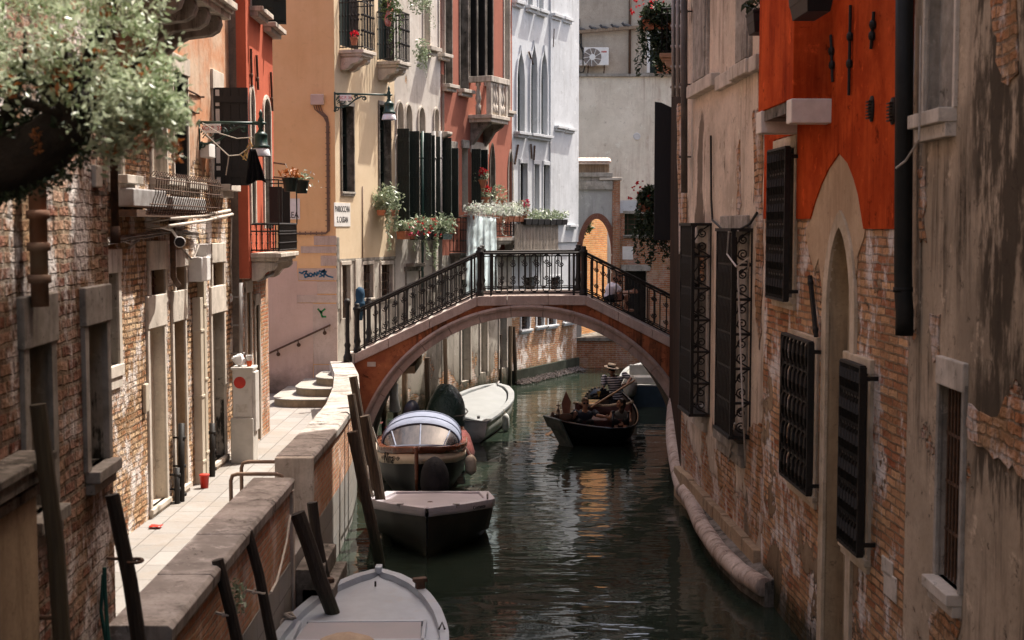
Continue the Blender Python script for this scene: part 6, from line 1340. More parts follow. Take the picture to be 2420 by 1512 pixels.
# pale blunt dinghy
t = thing('dinghy', 'lilac white blunt bowed dinghy with dark hull sides moored second in the row', 'boat', (-1.2, 20, 0))
LIL = simple('lilac white gelcoat', (.52, .48, .50), (.44, .41, .43), rough=.3, spec=.5, scale=2); HUL = simple('dusty olive hull', (.03, .026, .02), (.012, .011, .009), rough=.4, spec=.5, scale=2.5)
f, S, R_ = make_boat(t, (-1.20, 21.2), (.0, -1), [(0, .80, .6, .43, -.12), (.7, .88, .66, .50, -.14), (1.5, .92, .60, .63, -.14), (1.8, .88, .42, .67, -.12), (2.25, .52, .2, .70, -.06), (2.65, .012, .008, .72, .0)], {'hull': HUL, 'inner': LIL, 'gun': LIL}, .14, smooth=False)
m = MB(); bands = []
for q in S: bands.append(q)
for sg in (-1, 1):
    rr = [[f(q[0] + .002, sg * (q[1] + .012), q[3] + .015), f(q[0] + .002, sg * (q[1] + .02), q[3] - .1), f(q[0] + .002, sg * (q[1] - .03), q[3] - .115), f(q[0] + .002, sg * (q[1] - .06), q[3] + .01)] for q in S]; m.loft(rr)
m.build('rubbing_band', LIL, t, True)
m = MB(); dk = [[f(q[0] * .99, -max(q[1] - .13, .004), q[3] - .02), f(q[0] * .99, 0, q[3] - .005), f(q[0] * .99, max(q[1] - .13, .004), q[3] - .02)] for q in S]; m.loft(dk, False, False); m.build('cover_sheet', LIL, t, True)
m = MB(); m.lathe(f(1.9, 0, .62), [(.05, 0), (.05, .05), (.03, .06)], 10); m.build('filler_cap', RUST, t)
for (s, l) in ((1.8, -.84), (1.7, .86)): m = MB(); m.tube([f(s, l, .7), f(s + .05, l, .77), f(s - .08, l, .77), f(s - .03, l, .7)], .014, 6); m.build('cleat', ZINC, t)
q0, q1 = f(2.5, -.965 if False else 0, 0), None
hdx = V((-.02, -1, 0)).normalized()
def on_hull(s0, s1, sg, z, dz):
    a = f(s0, sg * .975, z); b = f(s1, sg * .93, z + .05); tx = (b - a).normalized(); return lambda p: a + (b - a) * .5 + tx * p.x + V((0, 0, p.y)) + V((tx.y, -tx.x, 0)) * (p.z + .014)
q = [S_ for S_ in S if abs(S_[0] - 2.95) < .2]; 
pA, pB = f(1.85, -.84, .63), f(2.25, -.52, .65); tx = (pB - pA).normalized(); nv = V((tx.y, -tx.x, 0)); nv = nv if nv.y < 0 else -nv; tx2 = tx if tx.x > 0 else -tx
mb = textmesh('Costanza', .075, lambda p: (pA + pB) / 2 + tx2 * p.x + V((0, 0, p.y + .0)) + nv * (.06 + p.z)); mb.build('name_lettering', BLACKC, t)
outboard('black covered outboard motor tilted on the stern of the lilac dinghy', 'motor', f(-.35, .06, .22), (0, 1), BLACKC, 1.3, crump=.06)
def rope(pts, label, r_=.011):
    m = MB(); P = [V(p) for p in pts]; L = []
    for a, b in zip(P, P[1:]):
        for k in range(5): q = k / 5; L.append(a + (b - a) * q - V((0, 0, .22 * (b - a).length * q * (1 - q) * .6)))
    L.append(P[-1]); m.tube(L, r_, 6); tag(m.build('mooring_rope', ROPE, None, org=P[0]), label, 'rope')
rope([f(1.8, -.84 if f(1.8, -.84, 0).x < f(1.8, .84, 0).x else .84, .74), ony(872, 1130, 18.6), ony(868, 1100, 18.7)], 'mooring rope from the lilac dinghy to the weathered post beside it')
for s_, l_ in ((2.35, .4), (2.35, -.4)):
    m = MB(); c_ = f(s_, l_, .73); m.box(c_, (.1, .03, .03)); m.box(c_ - V((0, 0, .02)), (.03, .03, .05)); m.build('deck_cleat', ZINC, t)
# the Nina
t = thing('launch', 'varnished launch with cream name band and grey canvas canopy', 'boat', (-1.2, 24, 0))
VARN = simple('varnished mahogany', (.10, .028, .014), (.15, .05, .025), rough=.18, spec=.6, scale=3, stretch=(1, 8, 8)); NAVYH = simple('black hull paint', (.004, .005, .006), (.008, .009, .011), rough=.4, spec=.25); CREAM = simple('cream paint', (.62, .52, .40), (.55, .45, .34), rough=.4)
f, S, R_ = make_boat(t, (-1.74, 26.9), (.03, -1), [(0, .74, .5, .62, -.1), (1.4, .80, .6, .66, -.14), (2.9, .81, .56, .76, -.14), (3.9, .66, .36, .86, -.1), (4.5, .38, .16, .94, 0), (4.86, .04, .02, 1.0, .1)], {'hull': NAVYH, 'inner': VARN, 'gun': VARN}, .1)
for nm, mt, a, b, o in (('varnished_strake', VARN, .03, -.09, .02), ('name_band', CREAM, -.09, -.26, .014)):
    m = MB()
    for sg in (-1, 1):
        rr = []
        for q in S:
            sl = lambda z: q[1] * (.97 + .03) - (q[1] - q[2]) * .10 * (-z / .24 if z < 0 else 0)
            rr.append([f(q[0] + .01, sg * (sl(a) + o), q[3] + a), f(q[0] + .01, sg * (sl(b) + o), q[3] + b), f(q[0] + .01, sg * (sl(b) - .05), q[3] + b), f(q[0] + .01, sg * (sl(a) - .05), q[3] + a)])
        m.loft(rr)
    m.build(nm, mt, t, True)
a, b = f(3.9, .66, .86 - .175), f(4.86, .05, 1.0 - .175); 
a, b = (a, b) if a.x < b.x else (b, a)
if True:
    La, Lb = f(3.95, .64, .70), f(4.80, .08, .80)
    if La.x > 0 and False: pass
    cand = []
    for sg in (-1, 1):
        p0, p1 = f(3.95, sg * .64, .69), f(4.8, sg * .08, .8); cand.append((p0, p1))
    p0, p1 = min(cand, key=lambda c: c[0].x); tx = (p1 - p0).normalized(); nv = V((tx.y, -tx.x, 0)); nv = nv if nv.y < 0 else -nv
    sgN = -1 if f(4, -1, 0).x < f(4, 1, 0).x else 1
    def hullpt(s, k):
        for q0, q1 in zip(S, S[1:]):
            if q0[0] <= s <= q1[0]: e = (s - q0[0]) / (q1[0] - q0[0]); return q0[k] + (q1[k] - q0[k]) * e
        return S[-1][k]
    dS = (f(1, 0, 0) - f(0, 0, 0)); flip = 1 if f(4.7, sgN * .2, 0).x > f(4.0, sgN * .6, 0).x else -1
    fnN = lambda p: f(4.3 + flip * p.x * .72, sgN * (hullpt(4.3 + flip * p.x * .72, 1) + .018 + p.z), hullpt(4.3 + flip * p.x * .72, 3) - .175 + p.y)
    textmesh('Nina', .26, fnN).build('name_lettering', BLACKC, t)
    m = MB()
    for s_ in (-1, 1):
        for (cx2, r2) in ((.27, .05), (.38, .04)):
            pts = [(s_ * cx2 + x, .0 + y) for x, y in spiral(0 if s_ > 0 else pi, 1.3 * s_, r2, .01, 12)]; ribbon(m, lambda x, y, o_: fnN(V((x, y, o_))), pts, .01)
    m.build('scroll_ornament', BLACKC, t)
m = MB(); m.tube([f(4.9, 0, 1.03), f(4.9, 0, .5), f(4.75, 0, .1)], [.035, .03, .025], 8); m.build('stem', VARN, t)
GCAN = simple('blue grey canvas', (.20, .225, .30), (.15, .17, .23), rough=.75, scale=5, bump=.004)
def can(s, w, z0, h, n=18): return [f(s, w * cos(pi * i / n), z0 + h * sin(pi * i / n) ** .8) for i in range(n + 1)]
m = MB(); m.loft([can(1.1, .66, .66, .42), can(1.8, .72, .68, .52), can(2.5, .73, .7, .5), can(3.0, .70, .73, .42)], False, False); o = m.build('canopy', GCAN, t, True); o.modifiers.new('Solidify', 'SOLIDIFY').thickness = .02
m = MB()
for s, w_, z0, h in ((1.8, .725, .68, .525), (2.5, .735, .7, .505), (3.0, .706, .73, .425)): m.tube(can(s, w_, z0, h), .016, 6)
m.build('canopy_hoop', GCAN, t, True)
m = MB(); c1, c2 = can(3.0, .69, .73, .41), can(3.5, .55, .8, .03)
m.loft([c1, c2], False, False); o = m.build('canopy_window', simple('clear vinyl', (.02, .022, .026), (.07, .06, .06), rough=.12, spec=.5, scale=4, stretch=(3, 1, .4)), t, True)  # streaks in the colour stand in for reflected strips
m = MB()
for i in (4, 9, 14): m.tube([c1[i], c2[i]], .015, 5)
m.tube(c2, .02, 5); m.build('canopy_seam', GCAN, t)
m = MB(); leaves(m, [f(1.2 + RND.uniform(-.8, 1.6), .78 + RND.gauss(0, .06), .7 + RND.gauss(0, .05)) for _ in range(40)], .05); m.build('tackle', simple('red tarp', (.13, .02, .016), (.09, .025, .02), rough=.8), t)
m = MB(); rr = []
for i in range(6): rr.append([f(1.3 + .28 * i, -.72 - .1 * sin(2.4 * i) * .3 - .08 * j, .74 + .08 * sin(i * 1.7 + j) - .09 * j * j * .4) for j in range(4)])
m.loft(rr, False, False); o = m.build('red_tarp', simple('red tarp', (.13, .02, .016)), t, True); o.modifiers.new('Solidify', 'SOLIDIFY').thickness = .015
fx = max((f(3.3, .86, .6), f(3.3, -.86, .6)), key=lambda p: p.x)
fender(fx + V((.05, -.2, .06)), .1, .36, simple('cream fender', (.5, .42, .32), (.4, .33, .25), rough=.5), 'cream fender hanging at the right side of the launch', fx + V((-.05, -.15, .2)))
outboard('navy covered outboard motor behind the launch canopy', 'motor', f(-.2, .3, .62), (0, 1), simple('navy cover', (.012, .016, .03), (.02, .025, .04), rough=.45, spec=.5), .95, crump=.08)
lf = min((f(3.0, .8, .82), f(3.0, -.8, .82)), key=lambda p: p.x); rope([lf, ony(893, 1050, 19.6), ony(880, 1010, 19.6)], 'mooring rope from the varnished launch to the post cluster')
fl = min((f(3.4, .84, .6), f(3.4, -.84, .6)), key=lambda p: p.x)
# white open boat beyond
t = thing('motorboat', 'white fibreglass motorboat moored beneath the left side of the bridge', 'boat', (-1, 31, 0))
WGEL = simple('white gelcoat', (.30, .31, .31), (.25, .26, .26), rough=.35, spec=.4, scale=2, wear=((.28, .29, .25), .35)); WGEL2 = simple('dirty white gelcoat', (.60, .60, .56), (.45, .45, .40), rough=.35, scale=3)
f, S, R_ = make_boat(t, (-1.32, 28.9), (.17, 1), [(0, .78, .6, .45, -.1), (1.6, .82, .66, .46, -.12), (3.2, .80, .6, .50, -.12), (4.4, .62, .36, .56, -.08), (5.2, .36, .16, .6, 0), (5.6, .05, .02, .62, .1)], {'hull': WGEL2, 'inner': WGEL, 'gun': WGEL}, .12)
m = MB(); dk = [[f(q[0] * .985 + .35 * (i == 0), -max(q[1] - .16, .003), q[3] - .02), f(q[0] * .985 + .35 * (i == 0), 0, q[3] + .06), f(q[0] * .985 + .35 * (i == 0), max(q[1] - .16, .003), q[3] - .02)] for i, q in enumerate(S)]; m.loft(dk, False, False); m.build('cover', WGEL, t, True)
GTARP = simple('dark green tarpaulin', (.035, .085, .065), (.06, .12, .095), rough=.28, spec=.7, scale=5, bump=.05)
outboard('outboard motor wrapped in shiny dark green tarpaulin', 'motor', f(-.25, -.06, -.04), (.1, 1), GTARP, 2.35, crump=.2)
m = MB(); c = f(-.25, -.06, .62); m.tube([c + V((.46 * cos(a), .60 * sin(a), .03 * sin(a * 2) + .08)) for a in [2 * pi * j / 16 for j in range(17)]], .014, 5); tag(m.build('lashing', ROPE, None, org=c), 'rope lashed round the green wrapped outboard', 'rope')
fr = max((f(1.6, .86, .4), f(1.6, -.86, .4)), key=lambda p: p.x); m = MB(); m.tube([f(5.4, 0, .66), f(5.3, .1, .72), f(5.1, .1, .68)], .02, 6); m.box(f(.25, .55, .52), (.06, .14, .05)); m.build('deck_fitting', ZINC, t)
fender(fr + V((.06, 0, .02)), .085, .42, simple('grey fender', (.45, .45, .42)), 'grey fender hanging at the white motorboat side', fr + V((0, 0, .12)))
# blue motorboat beyond the bridge on the right
t = thing('motorboat', 'blue and white motorboat half hidden under the right haunch of the bridge', 'boat', (3.4, 35, 0))
BLUE = simple('blue hull paint', (.02, .05, .08), (.012, .035, .06), rough=.3, spec=.5)
f, S, R_ = make_boat(t, (3.5, 34.6), (.15, 1), [(0, .72, .5, .55, -.1), (2, .8, .6, .58, -.1), (3.6, .66, .4, .66, -.06), (4.8, .05, .03, .74, .1)], {'hull': BLUE, 'inner': WGEL2, 'gun': WGEL}, .1)
m = MB(); m.box(f(.8, 0, .62), (1.2, .5, .2)); m.build('seat', WGEL2, t, bevel=.03); m = MB(); m.box(f(1.8, 0, .75), (1.1, .06, .35)); m.build('windscreen', WGEL2, t, bevel=.03)
outboard('big outboard motor wrapped in whitish plastic behind the gondolier', 'motor', f(-.3, -.40, .30), (.1, 1), simple('greyed plastic wrap', (.55, .52, .46), (.36, .33, .28), rough=.45, spec=.5, scale=6, bump=.02), 1.02, crump=.14)
# the rowed boat
t = thing('gondola', 'black rowed boat carrying two seated passengers out from under the bridge', 'boat', (1.8, 29.5, 0))
BLK = simple('black lacquer', (.006, .006, .007), (.010, .010, .011), rough=.16, spec=.6); GB = simple('worn green metal', (.06, .075, .062), (.12, .14, .11), rough=.45, scale=9)
plan = [(0.80, 28.55), (1.05, 28.2), (1.5, 28.02), (1.95, 27.92), (2.35, 27.95), (2.62, 28.3), (2.78, 29.2), (2.86, 30.4), (2.84, 31.6), (2.72, 32.6), (2.55, 33.0), (2.35, 32.6), (2.12, 31.7), (1.76, 30.6), (1.28, 29.5)]
cen = V((1.95, 30.1, 0)); zg = [.60, .56, .50, .46, .44, .45, .47, .5, .55, .62, .70, .64, .56, .52, .54]
P = [V((x, y, z)) for (x, y), z in zip(plan, zg)]; NP = len(P); fine = []
for i in range(NP):
    p0, p1, p2, p3 = P[i - 1], P[i], P[(i + 1) % NP], P[(i + 2) % NP]
    for k in range(4): u = k / 4; fine.append(.5 * ((2 * p1) + (p2 - p0) * u + (2 * p0 - 5 * p1 + 4 * p2 - p3) * u * u + (3 * p1 - p0 - 3 * p2 + p3) * u ** 3))
bot = lambda k, z: [V((cen.x + (p.x - cen.x) * k, cen.y + (p.y - cen.y) * k, z + (p.z - z) * (0 if z < .2 else 0))) for p in fine]
mid = [V((cen.x + (p.x - cen.x) * .93, cen.y + (p.y - cen.y) * .93, p.z * .5)) for p in fine]
m = MB(); m.loft([fine, mid, bot(.78, -.02), bot(.6, -.12)], False, True); m.build('hull', BLK, t, True)
inn = [V((cen.x + (p.x - cen.x) * .94, cen.y + (p.y - cen.y) * .94, p.z - .004)) for p in fine]; inb = [V((cen.x + (p.x - cen.x) * .78, cen.y + (p.y - cen.y) * .78, .1)) for p in fine]
m = MB(); m.loft([inn, inb], False, True); m.face(inb); m.build('interior', simple('dark boat interior', (.03, .02, .016), (.05, .03, .02), rough=.4), t)
m = MB(); m.tube(fine + [fine[0], fine[1]], .022, 6); m.build('gunwale', BLK, t, True)
a = V((.70, 28.42, .60)); m = MB(); m.hexa([a + V((-.02, .05, .03)), a + V((.32, -.32, -.02)), a + V((.36, -.22, -.02)), a + V((.05, .12, .03)), a + V((.36, -.02, -.66)), a + V((.62, -.2, -.68)), a + V((.66, -.1, -.68)), a + V((.42, .06, -.66))]); m.build('stem_plate', GB, t, bevel=.02)
m = MB(); m.hexa([a + V((-.05, .03, .05)), a + V((.30, -.35, .0)), a + V((.34, -.25, .0)), a + V((.02, .13, .05)), a + V((.06, .02, -.2)), a + V((.38, -.3, -.24)), a + V((.42, -.2, -.24)), a + V((.1, .12, -.2))]); m.build('stem_cap', GB, t, bevel=.02)
m = MB(); c = V((2.12, 30.75, .20)); m.loft([[c + V((.66 * cos(pi * i / 12), -.1 + .3 * sin(pi * i / 12) , h - .12 * (h > 0) * sin(pi * i / 12))) for i in range(13)] for h in (0, .42)], False, False); o = m.build('seat_back', simple('dark red brocade', (.07, .014, .011), (.04, .011, .008), rough=.7), t, True); o.modifiers.new('Solidify', 'SOLIDIFY').thickness = .07
m = MB(); m.tube([c + V((.67 * cos(pi * i / 12), -.1 + .3 * sin(pi * i / 12), .44 - .12 * sin(pi * i / 12) + .015 * sin(i * 2))) for i in range(13)], .04, 8); m.build('seat_trim', simple('cream fringe', (.45, .36, .26), (.3, .22, .15), rough=.9, scale=30), t, True)
m = MB(); m.box((2.0, 30.1, .24), (1.0, .7, .24), rz=.1); m.build('seat', simple('dark red brocade', (.07, .014, .011)), t, bevel=.05)
m = MB(); cc_ = V((2.05, 31.3, .62)); rr = [[cc_ + V((.3 * cos(a_) * k, y, .26 * sin(a_) * k)) for a_ in [pi * i / 14 for i in range(15)]] for y, k in ((0, 1), (.1, 1))]; m.loft(rr, True, True)
for i in range(13): a_ = pi * i / 12; m.ell(cc_ + V((.31 * cos(a_), .04, .27 * sin(a_))), (.035, .04, .035), 6, 5)
m.build('carved_backboard', BLK, t, True); m = MB(); m.prism([cc_ + V((x, -.012, z)) for x, z in ((-.05, .2), (.05, .2), (0, .06))], V((0, .01, 0))); m.build('brass_badge', simple('brass', (.5, .3, .06), rough=.35), t)
m = MB(); q = V((1.0, 28.6, .54)); m.tube([q, q + V((0, 0, .22)), q + V((.0, 0, .4))], [.02, .014, .005], 6); m.tube([q + V((-.05, 0, .0)), q + V((-.02, 0, .22))], .012, 5); m.tube([q + V((.05, 0, .0)), q + V((.02, 0, .22))], .012, 5); m.box(q + V((0, 0, .3)), (.09, .02, .02)); m.ell(q + V((-.12, .05, .06)), (.04, .04, .1), 8, 6); m.ell(q + V((.16, .02, .04)), (.16, .1, .1), 9, 6); m.build('bow_ornament', RUST, t, True)
m = MB(); q = V((1.15, 28.9, .5)); m.prism([q + V((-.02, 0, .05)), q + V((.1, 0, .0)), q + V((.14, 0, .38)), q + V((.03, 0, .62)), q + V((-.07, 0, .34))], V((0, .03, 0))); m.build('pennant', simple('brown leather', (.22, .09, .05), (.15, .06, .04)), t)
m = MB(); m.tube([V((2.15, 28.15, .44)), V((2.15, 28.15, .74))], .03, 8); m.ell(V((2.15, 28.15, .76)), (.04, .04, .04), 8, 6); m.tube([V((2.5, 28.5, .44)), V((2.5, 28.5, .72))], .03, 8); m.build('brass_post', BLK, t, True)
# ================================================================== MOORING POSTS
def post(p, q, r_, mat, label, n=10, name='mooring_post', grp='mooring posts'):
    p, q = V(p), V(q); m = MB(); k = 7; pts = [q + (p - q) * i / k + V((RND.gauss(0, .008), RND.gauss(0, .008), 0)) for i in range(k + 1)]
    m.tube(pts, [r_ * RND.uniform(.94, 1.05) for _ in pts], n); return tag(m.build(name, mat, None, True, org=q), label, 'post', grp).modifiers.new('edge', 'EDGE_SPLIT')
def pp(xt, yt, xb, yb, Y, rpx, mat, label, lean=0):
    a, b = ony(xt, yt, Y), ony(xb, yb, Y + lean); d = (a - b); b = b - d * ((b.z + 1.0) / d.z); post(a, b, rpx / (FPX / Y), mat, label)
pp(88, 955, 146, 1512, 6.5, 20, simple('olive brown timber', (.075, .058, .032), (.045, .034, .02), rough=.8, scale=5, stretch=(9, 9, .6)), 'tall olive brown post leaning in front of the near brick house')
pp(268, 1168, 330, 1512, 8.4, 18, WOODD, 'black leaning post with iron band where the near house meets the parapet')
pp(514, 1322, 560, 1512, 10.9, 14, WOODD, 'thin dark post against the near parapet, closest to the viewer')
pp(587, 1256, 640, 1512, 12.2, 13, WOODD, 'dark post with rope ring against the near parapet brick')
pp(702, 1212, 775, 1420, 14.4, 18, WOODD, 'thick black leaning post by the water steps tied with a slack rope')
pp(734, 1187, 775, 1400, 15.2, 13, WOODD, 'short black post just beyond the water steps')
pp(834, 890, 880, 1170, 20.6, 10, WOODP, 'tallest weathered post of the cluster beside the far parapet')
pp(829, 932, 875, 1200, 20.0, 10, WOODP, 'slim leaning post second in the cluster beside the far parapet')
pp(832, 1020, 892, 1310, 18.2, 13, WOODP, 'thick brown post of the cluster nearest the dinghy bow')
pp(863, 982, 903, 1200, 19.4, 12, WOODP, 'grey brown post of the cluster between parapet and launch')
for i, (x, y, Y, mt, lb) in enumerate(((905, 905, 29.6, WOODL, 'pale post with sacking under the left haunch of the bridge'), (935, 925, 29.9, WOODP, 'dark stake beneath the bridge arch next to the sacking'), (958, 880, 32.3, WOODL, 'pale post against the house wall left of the green wrapped motor'), (1008, 845, 33.2, WOODP, 'rough brown post right behind the launch under the arch'), (1052, 800, 34.9, WOODL, 'light post rising behind the green wrapped motor'), (1126, 800, 37.3, WOODP, 'dark brown post behind the white motorboat bow'), (1152, 790, 38.0, WOODL, 'pale thin post in front of the rose house foot'), (1181, 790, 38.6, WOODP, 'slender post where the rose house meets the white house'), (1207, 770, 39.2, WOODL, 'tall pale post at the corner of the white house'), (1214, 772, 39.4, WOODP, 'tall brown post paired with the pale one at the white house corner'))):
    pp(x, y, x + 5 - (i % 3) * 3, y + 160, Y, 7 if i < 4 else 5, mt, lb)
m = MB(); a, b, c = ony(686, 1218, 14.3), ony(668, 1320, 13.6), ony(640, 1400, 12.3); m.tube([a, (a + b) / 2 + V((0, 0, -.05)), b, (b + c) / 2 + V((0, 0, -.06)), c], .012, 6); tag(m.build('mooring_rope', ROPE, None, org=a), 'slack pale rope between the black posts below the parapet', 'rope')
for (x, y, Y, w_) in ((612, 1398, 12.2, 30), (540, 1452, 10.9, 26)):
    p = ony(x, y, Y); m = MB(); rr = w_ / 2 / (FPX / Y); m.tube([p + V((rr * cos(a_), rr * sin(a_), .01 * sin(3 * a_))) for a_ in [2 * pi * j / 14 for j in range(15)]], .012, 6); m.tube([p + V((-rr, 0, 0)), p + V((-rr - .12, .02, .02))], .014, 5); tag(m.build('rope_ring', ROPE, None, org=p), 'rope ring round the post with rope by the near parapet' if x > 600 else 'rope and hook round the thin post closest to the viewer', 'rope')
m = MB(); p = ony(318, 1325, 8.4); q = ony(250, 1318, 9.3); m.tube([p, q], .012, 5); m.tube([p + V((.05 * cos(a_), .05 * sin(a_), 0)) for a_ in [2 * pi * j / 12 for j in range(13)]], .012, 5); tag(m.build('iron_band', RUST, None, org=p), 'iron band holding the black leaning post to the near house', 'bracket')
m = MB(); p = ony(138, 1460, 7.2); q = ony(60, 1458, 7.6); m.tube([p, q], .014, 6); tag(m.build('iron_bar', RUST, None, org=p), 'iron bar fixing the tall olive brown post to the near house', 'bracket')
m = MB(); p = ony(248, 1392, 9.0); rr = []
m.tube([p + V((0, 0, .15)), p, p + V((.02, -.03, -.25)), p + V((.05, -.05, -.6)), p + V((.09, -.08, -1.0))], .014, 6); m.tube([p + V((-.01, 0, .1)), p + V((-.03, 0, -.15)), p + V((.01, -.02, -.4))], .012, 6); tag(m.build('green_rope', simple('green rope', (.02, .10, .08), rough=.8), None, org=p), 'green rope hanging down the corner of the near brick house', 'rope')
c = ony(560, 1410, 11.4); t = thing('wall_plant', 'small wild plant sprouting from the shaded near parapet', 'plant', c); m = MB(); leaves(m, blob(c, (.09, .06, .2), 110, hollow=.1), .03); m.build('leaves', LEAFP, t)
c = ony(931, 935, 29.5); m = MB(); m.lathe(c, [(.04, .3), (.09, .24), (.11, 0), (.13, -.3), (.1, -.36)], 12); m.v = [p + V((mno.noise(p * 5) * .06, mno.noise(p * 5 + V((9, 0, 0))) * .06, 0)) for p in m.v]; tag(m.build('sacking', WHITE, None, True, org=c), 'whitish sacking draped on a post under the left haunch of the bridge', 'cloth')
# ================================================================== WALL LAMPS
def wall_lamp(root, end, label, words, signx, kr=1, kz=1):
    root, end = V(root), V(end); t = thing('wall_lamp', label, 'street lamp', root); d = (end - root); L = d.length; d.normalize(); up = V((0, 0, 1))
    m = MB(); m.tube([root, end], .022, 8); m.tube([root + up * .04, root - up * .34], .02, 6); m.ell(root - up * .37, (.03, .03, .04), 8, 6); m.tube([end - d * .12, end - d * .08, end + d * .03, end + d * .08], [.022, .03, .03, .012], 8); m.build('arm', GREENI, t, True)
    m = MB(); f = lambda a, b: root + d * a + up * b
    m.tube([f(.0, -.3), f(.12, -.31), f(.3, -.25), f(.46, -.12), f(.6, -.05), f(.68, -.06)], .018, 6)
    for (cx, cz, r0, a0, tn) in ((.15, -.15, .12, pi, -1.6), (.34, -.13, .07, 0, 1.4), (.48, -.06, .045, pi, -1.4), (.66, -.09, .05, pi / 2, -1.5), (.05, -.33, .05, pi / 2, 1.4)):
        m.tube([f(cx + x, cz + z) for x, z in spiral(a0, tn, r0, .015, 16)], .012, 5)
    for k in range(5): m.tube([f(.05, -.05 * k - .03), f(.1 + .03 * k, -.02)], .008, 4)
    m.build('scroll_bracket', GREENI, t)
    c = end; m = MB(); m.lathe(c, [(.03, -.16), (.05, -.12), (.03, -.08), (.045, -.04), (.03, 0), (.045, .04), (.02, .1), (.03, .14), (.008, .2)], 10); m.lathe(c - up * .5 * kz, [(a * kr, b * kz) for a, b in ((.15, 0), (.155, .04), (.12, .06), (.115, .24), (.125, .26), (.08, .31), (.05, .34))], 14); m.build('lamp_head', GREENI, t, True)
    m = MB(); m.lathe(c - up * .67 * kz, [(a * kr, b * kz) for a, b in ((.17, 0), (.172, .01), (.15, .12), (.13, .165), (.125, .165), (.14, .12), (.165, 0))], 20); m.build('lamp_shade', simple('milky white glass', (.78, .79, .82), (.72, .73, .77), rough=.25, spec=.5), t, True)
    nrm = V((0, -1, 0)); p = root + d * signx - up * .09 + nrm * .045; m = MB(); m.box(p, (.26, .012, .13)); m.build('sign', WHITE, t, bevel=.003)
    mb = textmesh(words, .085, lambda q: p + V((1, 0, 0)) * q.x * .95 + up * q.y + nrm * (.008 + q.z * .5)); mb.build('sign_lettering', RED, t)
    return t
u, z = WB.uz(470, 289); wall_lamp(WB.P(u, z, .0), ony(616, 291, WB.P(u, z).y), 'green iron wall lamp with milky shade on the sunlit brick house', 'SCI P. 33', .2, .82, .72)
u, z = WD.uz(791, 221); wall_lamp(WD.P(u, z, .0), ony(919, 224, WD.P(u, z).y - .1), 'green iron wall lamp with milky shade at the corner of the yellow house', 'SC.P. 34', .25, .95, .82)
# clothes line and dark laundry under the first lamp
Y0 = 19.4; m = MB(); q = [ony(x, y, Y0) for x, y in ((470, 300), (500, 330), (541, 368), (565, 366), (585, 352), (596, 338))]; m.tube(q, .01, 5); q2 = [ony(x, y, Y0) for x, y in ((478, 290), (520, 315), (560, 327), (598, 324))]; m.tube(q2, .008, 5); m.tube([ony(541, 368, Y0), ony(538, 390, Y0), ony(534, 414, Y0)], .009, 5)
tag(m.build('clothes_line', ROPE, None, org=q[0]), 'pale clothes line looping below the green lamp of the brick house', 'line')
m = MB()
for (x, y, a) in ((577, 368, .3), (580, 365, -.4), (584, 362, .1), (588, 340, .5), (592, 335, -.3), (590, 350, .9), (575, 372, -.8)): p = ony(x, y, Y0 - .02); m.box(p, (.014, .014, .12), ry=a)
tag(m.build('clothes_pegs', simple('yellow wooden peg', (.6, .38, .14), (.5, .3, .1)), None, org=ony(580, 365, Y0)), 'cluster of wooden pegs on the pale clothes line', 'pegs')
m = MB(); rows = []
for i in range(9):
    f = i / 8; w_ = .035 + .13 * f; c = ony(597 + 6 * f, 352 + 78 * f, Y0 - .03); rows.append([c + V((w_ * (-1 + 2 * j / 14), .035 * sin(j * 1.6 + f * 2) * (.4 + f), -.03 * sin(j * .5) * f)) for j in range(15)])
m.loft(rows, False, False); o = m.build('dark_laundry', BLACKC, None, True, org=ony(600, 360, Y0)); o.modifiers.new('Solidify', 'SOLIDIFY').thickness = .012; tag(o, 'black garment pegged below the green lamp of the brick house', 'laundry')
# ================================================================== OVERHANGING TREE (upper left)
t = thing('overhanging_tree', 'pale leafy tree on a thick dark bough overhanging the near brick house', 'tree', ony(-60, 440, 6.2))
tb = simple('dark bark', (.030, .022, .016), (.016, .012, .009), rough=.9, scale=9, bump=.02)
m = MB(); P = lambda x, y, Y=6.2: ony(x, y, Y)
m.tube([P(-260, 470, 6.5), P(-60, 420), P(50, 385), P(120, 345), P(165, 295), P(175, 230), P(170, 170), P(120, 90)], [.15, .14, .13, .13, .125, .11, .07, .03], 10)
for L in (((190, 300), (120, 260), (40, 230), (-30, 210)), ((195, 260), (260, 190), (310, 150), (350, 120)), ((180, 200), (230, 80), (260, 20), (280, -40)), ((120, 250), (140, 180), (150, 100)), ((60, 405), (130, 330), (150, 270), (165, 230)), ((260, 190), (330, 240), (370, 300)), ((10, 300), (40, 230), (60, 150), (60, 60))): m.tube([P(x, y, 6.2 + RND.uniform(-.15, .15)) for x, y in L], [.035, .028, .018, .008][:len(L)], 7)
m.v = [p + V((mno.noise(p * 9), mno.noise(p * 9 + V((5, 0, 0))), mno.noise(p * 9 + V((0, 7, 0))))) * .045 for p in m.v]; m.build('trunk', tb, t, True)
m = MB(); dry = MB(); dk = MB(); rn = random.Random(5)
def inside(x, y):
    rb = [(-60, 345), (0, 345), (40, 352), (100, 372), (150, 395), (200, 400), (280, 412), (340, 400), (400, 360)]
    r_ = next((a[1] + (b[1] - a[1]) * (y - a[0]) / (b[0] - a[0]) for a, b in zip(rb, rb[1:]) if a[0] <= y <= b[0]), 0)
    if x > r_: return 0
    lo = 205 if x < 60 else 190 if x < 130 else 230 if x < 225 else 265 + (x - 225) * .38
    if y > lo: return .02 if x < 225 and y < 300 else (.2 if x > 225 and y < lo + 40 else 0)
    return 1
cl = []; lump = []
